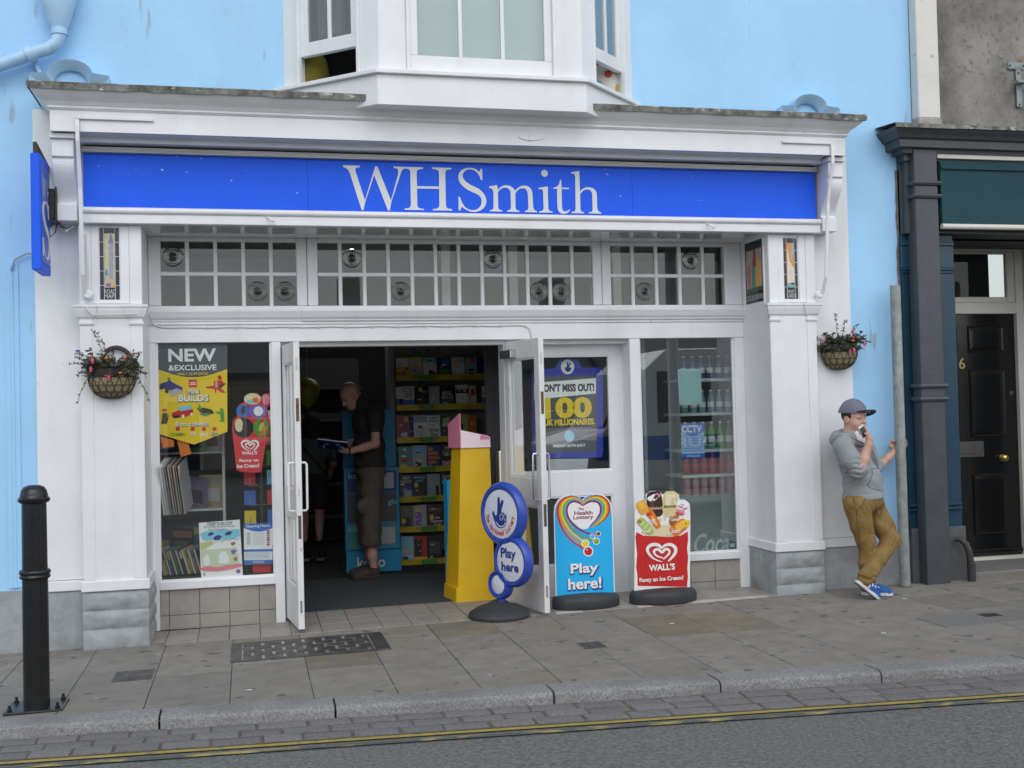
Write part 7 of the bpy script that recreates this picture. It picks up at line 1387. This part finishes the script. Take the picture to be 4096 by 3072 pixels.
rim = MB(); n0 = 4 * (npk + 1); rim.v = [tuple(p) for p in top[n0:]] + [tuple(p) for p in bot[n0:]]; rim.f = [(i, i + 1, npk + 1 + i + 1, npk + 1 + i) for i in range(npk)]; rim.build('peak_edge', CAPD, cp)
for q in range(3):
    pts = []
    for i in range(9): ly = -.055 + .07 * i / 8; fx = .112 + .013 * q - ly * .15; pts.append(hc_(fx, ly - .004, .002 + .17 * (fx - .06) - .25 * ly - 1.4 * ly * ly))
    tubeobj('peak_stripe', SHW, cp, pts, .0022, 5)
for s in (-1, 1):
    MB().lathe([(.001, .006), (.007, .004), (.010, 0), (.007, -.004), (.001, -.006)], 10, hd(.0835, s * .033, -.036), sx=.7).build('eye', mat('eye_dark', (.03, .028, .03), .2), boy, smooth=True)
    tubeobj('eyebrow', HAIR, boy, [hd(.090, s * .014, -.017), hd(.091, s * .030, -.013), hd(.080, s * .050, -.019)], .0035, 5)
    tubeobj('eyelid', SKIN, boy, [hd(.092, s * .020, -.031), hd(.092, s * .032, -.028), hd(.083, s * .046, -.034)], .0040, 5)
MB().lathe([(.001, .004), (.016, .002), (.020, 0), (.001, -.002)], 14, hd(.098, 0, -.095), sx=.35, sy=.9).build('lips', mat('lip_tone', (.42, .15, .13), .45), boy, smooth=True) if False else None
shoe(boy, BO, J(368, 1572, -.27) * [1, 1, 0] + [0, 0, G(4.75) + .006], J(560, 1582, -.375) * [1, 1, 0] + [0, 0, G(4.9) + .006], (0, 0, 1), .235, SHB, SHW, under=SOLE)
shoe(boy, BO, J(318, 1440, -.42), J(468, 1560, -.45), (.55, -.10, .60), .225, SHB, SHW, under=SOLE)
# phone, held
pt = thing('mobile_phone', 'white mobile phone held to the mouth of the boy in the cap', 'phone', tuple(ph))
def obox(name, m, par, o, a, b, n, ha, hb, hn): 
    mb = MB(); mb.v = [tuple(o + a * sa * ha + b * sb * hb + n * sn * hn) for sn in (-1, 1) for sb in (-1, 1) for sa in (-1, 1)]; mb.f = [(0, 2, 3, 1), (4, 5, 7, 6), (0, 1, 5, 4), (2, 6, 7, 3), (0, 4, 6, 2), (1, 3, 7, 5)]; return mb.build(name, m, par, bevel=.002 if hn > .002 else 0)
obox('case', SHW, pt, ph, pa, pb, pn, .056, .029, .0045); obox('screen', mat('phone_screen', (.012, .014, .03), .1), pt, ph + pn * .0050, pa, pb, pn, .041, .026, .0004)
# drawstring seams on the hoodie
from mathutils.bvhtree import BVHTree
def seams(obj, org, lines, conv, m, r=.0022, name='seam', lift=.0015):
    """stitched lines laid on the cloth surface"""
    V = [v.co.copy() for v in obj.data.vertices]; tree = BVHTree.FromPolygons(V, [tuple(p.vertices) for p in obj.data.polygons]); cam = Vector(CAM.tolist()) - Vector(org)
    for ln in lines:
        pts = []
        for q in smooth_path(ln, 5):
            t = Vector(conv(q[0], q[1]).tolist()) - Vector(org); d = (t - cam).normalized(); h = tree.ray_cast(cam, d)
            if h[0] is not None and (not pts or (h[0] - Vector(pts[-1])).length < .06): pts.append(tuple(h[0] + h[1] * lift))
        if len(pts) > 2: MB().tube(pts, r, 5).build(name, m, obj, world=False, smooth=True)
jc = lambda x, y: J(x, y, -.25)
seams(ho, BO, [[(442, 470), (470, 545), (495, 640), (512, 740), (520, 815)], [(436, 602), (441, 640), (425, 690), (402, 722)], [(438, 600), (480, 598), (520, 602)], [(285, 372), (330, 392), (385, 418)], [(212, 350), (180, 372), (150, 410), (140, 460)], [(402, 722), (440, 745), (505, 762)]], jc, ZIP)
seams(tr, BO, [[(386, 820), (370, 862), (345, 892), (326, 905)], [(300, 812), (312, 860), (326, 905)], [(520, 852), (519, 885), (512, 920), (495, 940)], [(326, 905), (330, 1000), (345, 1110), (355, 1250)], [(345, 1380), (390, 1395), (430, 1412), (452, 1420)]], jc, mat('tan_stitching', (.11, .062, .018), .9), .0024)
MB().lathe([(.001, .003), (.008, .002), (.009, 0)], 10, J(205, 845, -.30), axis='y').build('pocket_button', SHW, tr) if False else None

# ------------------------------------------------------------------ the man reading inside
ms_ = 1.5509
def M(x, y, Y): return at((1150 + x / ms_) / K, (1330 + y / ms_) / K, Y)
MY = 2.60; MO = (1.08, MY, 0.0)
man = thing('person', 'bald man in dark T-shirt and brown cargo shorts reading a magazine inside the shop', 'person', MO)
Fm = nrm_((-.92, -.38, 0)); A_m = frame(Fm); TS = mat('dark_brown_tshirt', (.030, .024, .021), .95, var=.15, vs=20); CARGO = mat('brown_cargo', (.105, .082, .064), .95, var=.15, vs=15, bump=.5, bs=100); CLOG = mat('brown_clog', (.06, .042, .032), .7, var=.3, vs=20)
g = SDF(.009, (.35, 2.15, .75), (1.75, 3.15, 1.80))
g.ell(M(500, 560, MY), (.145, .20, .20), A_m, .05); g.ell(M(505, 720, MY), (.155, .185, .18), A_m, .06); g.ell(M(512, 810, MY), (.15, .18, .10), A_m, .05); g.cone(M(470, 440, MY), M(520, 500, MY), .10, .12, .06)
ls_, lel = M(545, 505, MY - .19), M(545, 690, MY - .24); rs_ = M(470, 500, MY + .19); rel = M(440, 680, MY + .22); g.chain([ls_, ls_ * .55 + lel * .45], [.085, .072], .04); g.chain([rs_, rs_ * .5 + rel * .5], [.08, .07], .04)
g.folds(.005, lambda x, y, z: .7 * np.sin(z * 28 + x * 20 + 2 * np.sin(y * 9)) + .4 * np.sin(x * 33 - z * 15)); g.cut(M(510, 845, MY), (0, 0, -1)); g.build('tshirt', TS, man, MO)
g = SDF(.009, (.6, 2.2, .20), (1.6, 3.0, 1.20)); g.ell(M(515, 850, MY), (.145, .18, .11), A_m, .04)
lh_, lkn, lhm = M(525, 900, MY - .10), M(518, 1130, MY - .11), M(520, 1305, MY - .10); rh_, rkn, rhm = M(495, 900, MY + .10), M(490, 1130, MY + .10), M(500, 1300, MY + .10)
g.chain([lh_, lkn, lhm], [.115, .098, .098], .03); g.chain([rh_, rkn, rhm], [.11, .095, .095], .03); g.ell(M(470, 1080, MY - .17), (.06, .05, .08), A_m, .02)
g.folds(.006, lambda x, y, z: .8 * np.sin(z * 40 + x * 25 + 2 * np.sin(x * 20)) + .5 * np.sin(x * 38 + y * 20)); g.cut(M(520, 1318, MY), (0, 0, -1)); g.cut(M(515, 830, MY), (0, 0, 1)); g.build('cargo_shorts', CARGO, man, MO)
g = SDF(.008, (.35, 2.15, .04), (1.75, 3.15, 2.05))
fh = nrm_((-.80, -.30, -.52)); A2 = frame(fh, (0, 0, 1)); f2, l2, u2 = A2; cm = M(385, 372, MY - .02); h2 = lambda a, b, d: cm + f2 * a + l2 * b + u2 * d
g.ell(h2(0, 0, 0), (.105, .082, .10), A2, .02); g.ell(h2(.035, 0, -.075), (.070, .062, .082), A2, .03); g.ell(h2(.06, 0, -.13), (.040, .042, .03), A2, .03); g.cone(h2(.10, 0, -.035), h2(.122, 0, -.07), .011, .015, .014); g.ell(h2(.088, 0, -.02), (.02, .055, .010), A2, .012)
for s in (-1, 1): g.ell(h2(-.01, s * .083, -.045), (.026, .011, .034), A2, .008); g.ell(h2(.103, s * .032, -.040), (.015, .018, .010), A2, .01, '-')
g.ell(h2(.098, 0, -.105), (.012, .024, .010), A2, .008); g.cone(h2(-.03, 0, -.07), M(478, 470, MY), .058, .066, .03); g.ell(M(500, 540, MY), (.10, .15, .10), A_m, .03)
lw = M(385, 738, MY - .24); g.chain([ls_, lel, lel * .55 + lw * .45, lw], [.050, .043, .040, .029], .02); rw = M(330, 705, MY + .12); g.chain([rs_, rel, rel * .5 + rw * .5, rw], [.05, .043, .040, .029], .02)
bkp = M(282, 700, MY - .10); 
for wv, sgn in ((lw, -1), (rw, 1)):
    pm = wv + nrm_(bkp - wv) * .055 + np.array([0, 0, -.012]); g.cone(wv, pm, .027, .030, .015); g.cone(pm + [0, sgn * .02, 0], pm - [0, sgn * .022, 0], .024, .022, .01)
    for i in range(4): 
        q = pm + np.array([.004 - .004 * i, (-.024 + .016 * i), .006]); g.chain([q, q + [-.035, -sgn * .006, -.012], q + [-.062 + .006 * abs(i - 1), -sgn * .012, .006]], [.010, .009, .0075], .005)
    g.chain([pm + [.01, -sgn * .024, .012], pm + [-.022, -sgn * .034, .030], pm + [-.045, -sgn * .030, .034]], [.012, .010, .008], .006)
an1, an2 = M(536, 1455, MY - .10), M(520, 1440, MY + .10); g.chain([lhm, lhm * .45 + an1 * .55, an1, an1 - [0, 0, .05]], [.052, .050, .036, .038], .02); g.chain([rhm, rhm * .45 + an2 * .55, an2, an2 - [0, 0, .05]], [.05, .05, .036, .038], .02); g.ell(M(515, 850, MY), (.10, .14, .10), A_m, .03); g.chain([lh_, lkn, lhm], [.08, .06, .052], .02); g.chain([rh_, rkn, rhm], [.08, .06, .052], .02); g.cone(M(505, 560, MY), M(512, 850, MY), .09, .09, .04)
g.build('body', SKIN2, man, MO)
for y_, dx in ((MY - .10, 0), (MY + .10, .03)): 
    hl = np.array([M(572, 1500, y_)[0] - dx, y_, .012]); shoe(man, MO, hl, hl + np.array([-.9, -.30, 0]), (0, 0, 1), .29, CLOG, CLOG, 'clog', .052)
tubeobj('wristwatch', RUBBER, man, [lw + .034 * np.array([0, math.cos(t), math.sin(t)]) for t in [i * math.pi / 5 for i in range(11)]], .008, 6)
for s in (-1, 1): MB().lathe([(.001, .006), (.008, .003), (.009, 0), (.001, -.005)], 8, h2(.092, s * .033, -.040)).build('eye', MATS['eye_dark'], man, smooth=True)
mg = thing('open_magazine', 'open dark covered magazine in the hands of the reading man', 'magazine', tuple(bkp))
da = nrm_((-.95, .10, .14)); db = nrm_((-.1, -.92, .38)); dn = np.cross(da, db); dn = dn if dn[2] > 0 else -dn
obox('cover', PNAV, mg, bkp, da, db, dn, .145, .11, .0015); obox('pages', PW, mg, bkp + dn * .0075, da, db, dn, .14, .105, .0055)
for k, (m, a0, b0, ha, hb) in enumerate(((PGY2, .06, .02, .02, .02), (PSKY, -.05, .03, .02, .025), (PW, .09, -.06, .01, .03))): obox('cover_print', m, mg, bkp - dn * .0022 + da * a0 + db * b0, da, db, dn, ha, hb, .0004)

# ------------------------------------------------------------------ dim shopper at the back
WY = 4.0; WO = (.60, WY, 0.0); wm = thing('person', 'dim shopper in grey top with a black bag strap at the back of the shop', 'person', WO)
Q = lambda x, y, Y: M(x, y, Y); A_w = frame((.3, .95, 0)); gt = mat('grey_cotton_top', (.10, .10, .105), .95, var=.1, vs=10)
ctr = lambda y: Q(150, y, WY)
g = SDF(.011, (.1, 3.6, .70), (1.2, 4.4, 1.40)); g.ell(ctr(740), (.11, .175, .17), A_w, .05); g.ell(ctr(850), (.11, .16, .14), A_w, .05); g.cone(ctr(690) + [-.15, 0, 0], ctr(790) + [-.22, 0, 0], .06, .05, .03); g.cone(ctr(690) + [.15, 0, 0], ctr(790) + [.22, 0, 0], .06, .05, .03); g.build('top', gt, wm, WO)
g = SDF(.011, (.1, 3.6, .30), (1.2, 4.4, .95)); g.ell(ctr(900), (.12, .17, .12), A_w, .04); g.cone(ctr(930) + [-.08, 0, 0], ctr(1060) + [-.085, 0, 0], .095, .085, .03); g.cone(ctr(930) + [.08, 0, 0], ctr(1060) + [.085, 0, 0], .095, .085, .03); g.build('shorts', TS, wm, WO)
g = SDF(.011, (.1, 3.55, .03), (1.2, 4.45, 1.65)); hc = ctr(560); g.ell(hc, (.085, .072, .105), A_w, .02); g.cone(hc, ctr(700), .045, .055, .03); g.ell(ctr(740), (.09, .14, .13), A_w, .03); g.cone(ctr(740), ctr(910), .08, .10, .03)
for s in (-1, 1): 
    g.chain([ctr(700) + [s * .15, 0, 0], ctr(820) + [s * .23, 0, 0], ctr(900) + [s * .20, .12, 0]], [.045, .038, .028], .02); pw_ = ctr(900) + [s * .20, .12, 0]; g.cone(pw_, pw_ + [-s * .02, .06, .0], .028, .03, .015)
    for i in range(4): g.chain([pw_ + [-s * .02 + (i - 1.5) * .015, .07, 0], pw_ + [-s * .03 + (i - 1.5) * .015, .11, -.01], pw_ + [-s * .03 + (i - 1.5) * .014, .13, .01]], [.011, .010, .009], .005)
    g.chain([pw_ + [-s * .045, .05, .01], pw_ + [-s * .06, .085, .02]], [.012, .010], .005); g.chain([ctr(920) + [s * .08, 0, 0], ctr(1080) + [s * .085, 0, 0], ctr(1180) + [s * .085, .02, 0], ctr(1280) + [s * .08, 0, 0]], [.08, .055, .05, .035], .02)
g.ell(hc + [0, .085, -.02], (.015, .012, .02), k=.01); g.build('body', SKIN2, wm, WO)
g = SDF(.010, (.2, 3.7, 1.15), (1.0, 4.3, 1.70)); g.ell(hc + [0, -.012, .02], (.095, .090, .105), A_w, .02); g.ell(hc + [0, -.05, -.09], (.05, .075, .10), A_w, .03); g.build('hair', mat('black_hair', (.012, .010, .009), .8), wm, WO)
tubeobj('bag_strap', RUBBER, wm, [ctr(690) + [-.12, -.10, 0], ctr(760) + [-.02, -.125, 0], ctr(840) + [.10, -.12, 0], ctr(890) + [.17, -.06, 0]], .012)
for s in (-1, 1): hl = ctr(1300) * [1, 0, 0] + [s * .08, WY - .06, .012]; shoe(wm, WO, hl, hl + np.array([.25, .95, 0]), (0, 0, 1), .24, TS, SOLE, 'clog', .045)
# ================================================================== the other side of the street, seen in the window reflections
def house(label, x0, x1, h, m, roofm, seed, yf=-25.0):
    t = thing('terrace_house', label, 'house', ((x0 + x1) / 2, yf, ROADZ)); rr = random.Random(seed)
    BOX('wall', m, t, x0, x1, yf - 6, yf, -.2, h)
    rf = MB().prism([(yf + .3, h), (yf - 3, h + 1.3), (yf - 6.3, h), (yf - 6.3, h - .15), (yf + .3, h - .15)], 'x', x0 - .1, x1 + .1).build('roof', roofm, t); BOX('chimney', m, rf, x1 - 1.0, x1 - .3, yf - 3.4, yf - 2.6, h + 1.2, h + 3.2)
    n = max(2, int((x1 - x0) / 2.2)); w = (x1 - x0) / n; DG = MATS.get('dark_pane') or mat('dark_pane', (.03, .035, .04), .08)
    for i in range(n):
        cx = x0 + w * (i + .5)
        for z in ([.9] if i else []) :
            f = MB()
            for a, b, c, d in ((cx - .6, cx - .52, z, z + 1.3), (cx + .52, cx + .6, z, z + 1.3), (cx - .52, cx + .52, z, z + .08), (cx - .52, cx + .52, z + 1.22, z + 1.3), (cx - .52, cx + .52, z + .62, z + .67), (cx - .02, cx + .02, z + .08, z + 1.22)): f.box(a, b, yf, yf + .06, c, d)
            wi = f.build('window', CREAM, t); BOX('pane', DG, wi, cx - .52, cx + .52, yf + .01, yf + .02, z + .08, z + 1.22); BOX('sill', CREAM, wi, cx - .7, cx + .7, yf, yf + .12, z - .08, z)
    d = BOX('door', BLACKP, t, x0 + w * .5 - .45, x0 + w * .5 + .45, yf, yf + .05, .0, 2.1); BOX('door_frame', CREAM, d, x0 + w * .5 - .55, x0 + w * .5 + .55, yf, yf + .03, -.02, 2.22)
ROOF = mat('slate_roof', (.10, .105, .115), .7, var=.2, vs=3)
for i, (x0, x1, h, c, n) in enumerate(((-16, -9, 2.9, (.55, .52, .46), 'cream'), (-9, -3, 2.9, (.62, .60, .60), 'white'), (-3, 4, 2.9, (.46, .40, .34), 'buff'), (4, 11, 2.9, (.60, .52, .50), 'pale pink'), (11, 19, 2.9, (.40, .46, .50), 'blue grey'), (19, 27, 2.9, (.58, .56, .50), 'stone'))):
    house(f'{n} terraced house across the street, mirrored in the shop windows', x0, x1, h, mat('render_' + n.replace(' ', '_'), c, .85, var=.1, vs=1), ROOF, i)
mb = MB(); mb.box(-60, 60, -25, -22.6, -.3, .02 + ROADZ + .1); mb.build('far_pavement', SLAB3, kind='structure')
lp_ = thing('lamp_post', 'white painted lamp post across the road, mirrored in the right shop window', 'lamp post', (5.70, -5.0, ROADZ + .04))
MB().lathe([(.10, 0), (.10, .5), (.08, .6), (.075, 4.2), (.05, 6.0)], 18, (5.70, -5.0, ROADZ + .04)).build('post', mat('lamp_white', (.75, .75, .73), .4), lp_, smooth=True); MB().tube([(5.70, -5.0, 5.9), (5.70, -4.8, 6.3), (5.70, -4.2, 6.45), (5.70, -3.6, 6.45)], .035, 10).build('arm', MATS['lamp_white'], lp_, smooth=True); BOX('lantern', ALU, lp_, 5.60, 5.80, -3.75, -3.2, 6.38, 6.48)
# parked minibus
vx0, vx1, vy0, vy1 = 4.5, 9.9, -8.3, -6.3; vz = ROADZ + G(8) 
vb = thing('minibus', 'white minibus parked across the road, mirrored in the right shop window', 'minibus', (7.2, -7.3, vz)); VW = mat('van_white', (.78, .77, .74), .25, coat=.5); VG = MATS['dark_pane']
prof = [(vx0 + .05, .35), (vx0, .6), (vx0 + .05, 1.05), (vx0 + .75, 1.25), (vx0 + 1.25, 2.15), (vx0 + 1.6, 2.45), (vx1 - .2, 2.5), (vx1, 2.3), (vx1 + .02, .5), (vx1 - .05, .35)]
MB().prism([(x, z + vz) for x, z in prof], 'y', vy0, vy1).build('body', VW, vb, bevel=.06, segs=2)
for i in range(4): a = vx0 + 1.45 + i * .98; BOX('side_window', VG, vb, a, a + .86, vy1, vy1 + .006, vz + 1.35, vz + 2.12)
for yy in (vy0 - .006, ): 
    for i in range(4): a = vx0 + 1.45 + i * .98; BOX('side_window', VG, vb, a, a + .86, yy, yy + .006, vz + 1.35, vz + 2.12)
mb = MB(); mb.add([(vx0 + .76, vy0 + .12, vz + 1.30), (vx0 + .76, vy1 - .12, vz + 1.30), (vx0 + 1.22, vy1 - .16, vz + 2.12), (vx0 + 1.22, vy0 + .16, vz + 2.12)], [(0, 1, 2, 3)]); mb.map(lambda x, y, z: (x - .02, y, z + .012)).build('windscreen', VG, vb)
BOX('blue_band', PBLU, vb, vx0 + .6, vx1, vy1, vy1 + .004, vz + .80, vz + 1.16)
for s_, z in (('INCLUDING HARBOUR', .98), ('HARBWR', .84)): text(s_, 'lettering', PW, vb, (vx1 - .3 - 7.2, vy1 + .006 + 7.3, z), (-1, 0, 0), (0, 0, 1), 3.4 if z > .9 else 1.4, .14 if z > .9 else .10, bold=.02)
for X in (vx0 + .95, vx1 - 1.1):
    for Y_ in (vy0 + .02, vy1 - .24): w_ = MB().lathe([(.001, 0), (.22, 0), (.33, .02), (.35, .06), (.35, .18), (.33, .22), (.001, .22)], 24, (X, Y_ + .22 + .005 * (Y_ > -8), vz + .35), axis='y').build('wheel', RUBBER, vb, smooth=True); MB().lathe([(.001, .012), (.19, .010), (.2, 0)], 18, (X, Y_ + .0, vz + .35), axis='y').build('hub_cap', CHROME, w_)
for Y_ in (vy0 + .25, vy1 - .5): BOX('headlight', CHROME, vb, vx0 + .0, vx0 + .06, Y_, Y_ + .25, vz + .72, vz + .92)
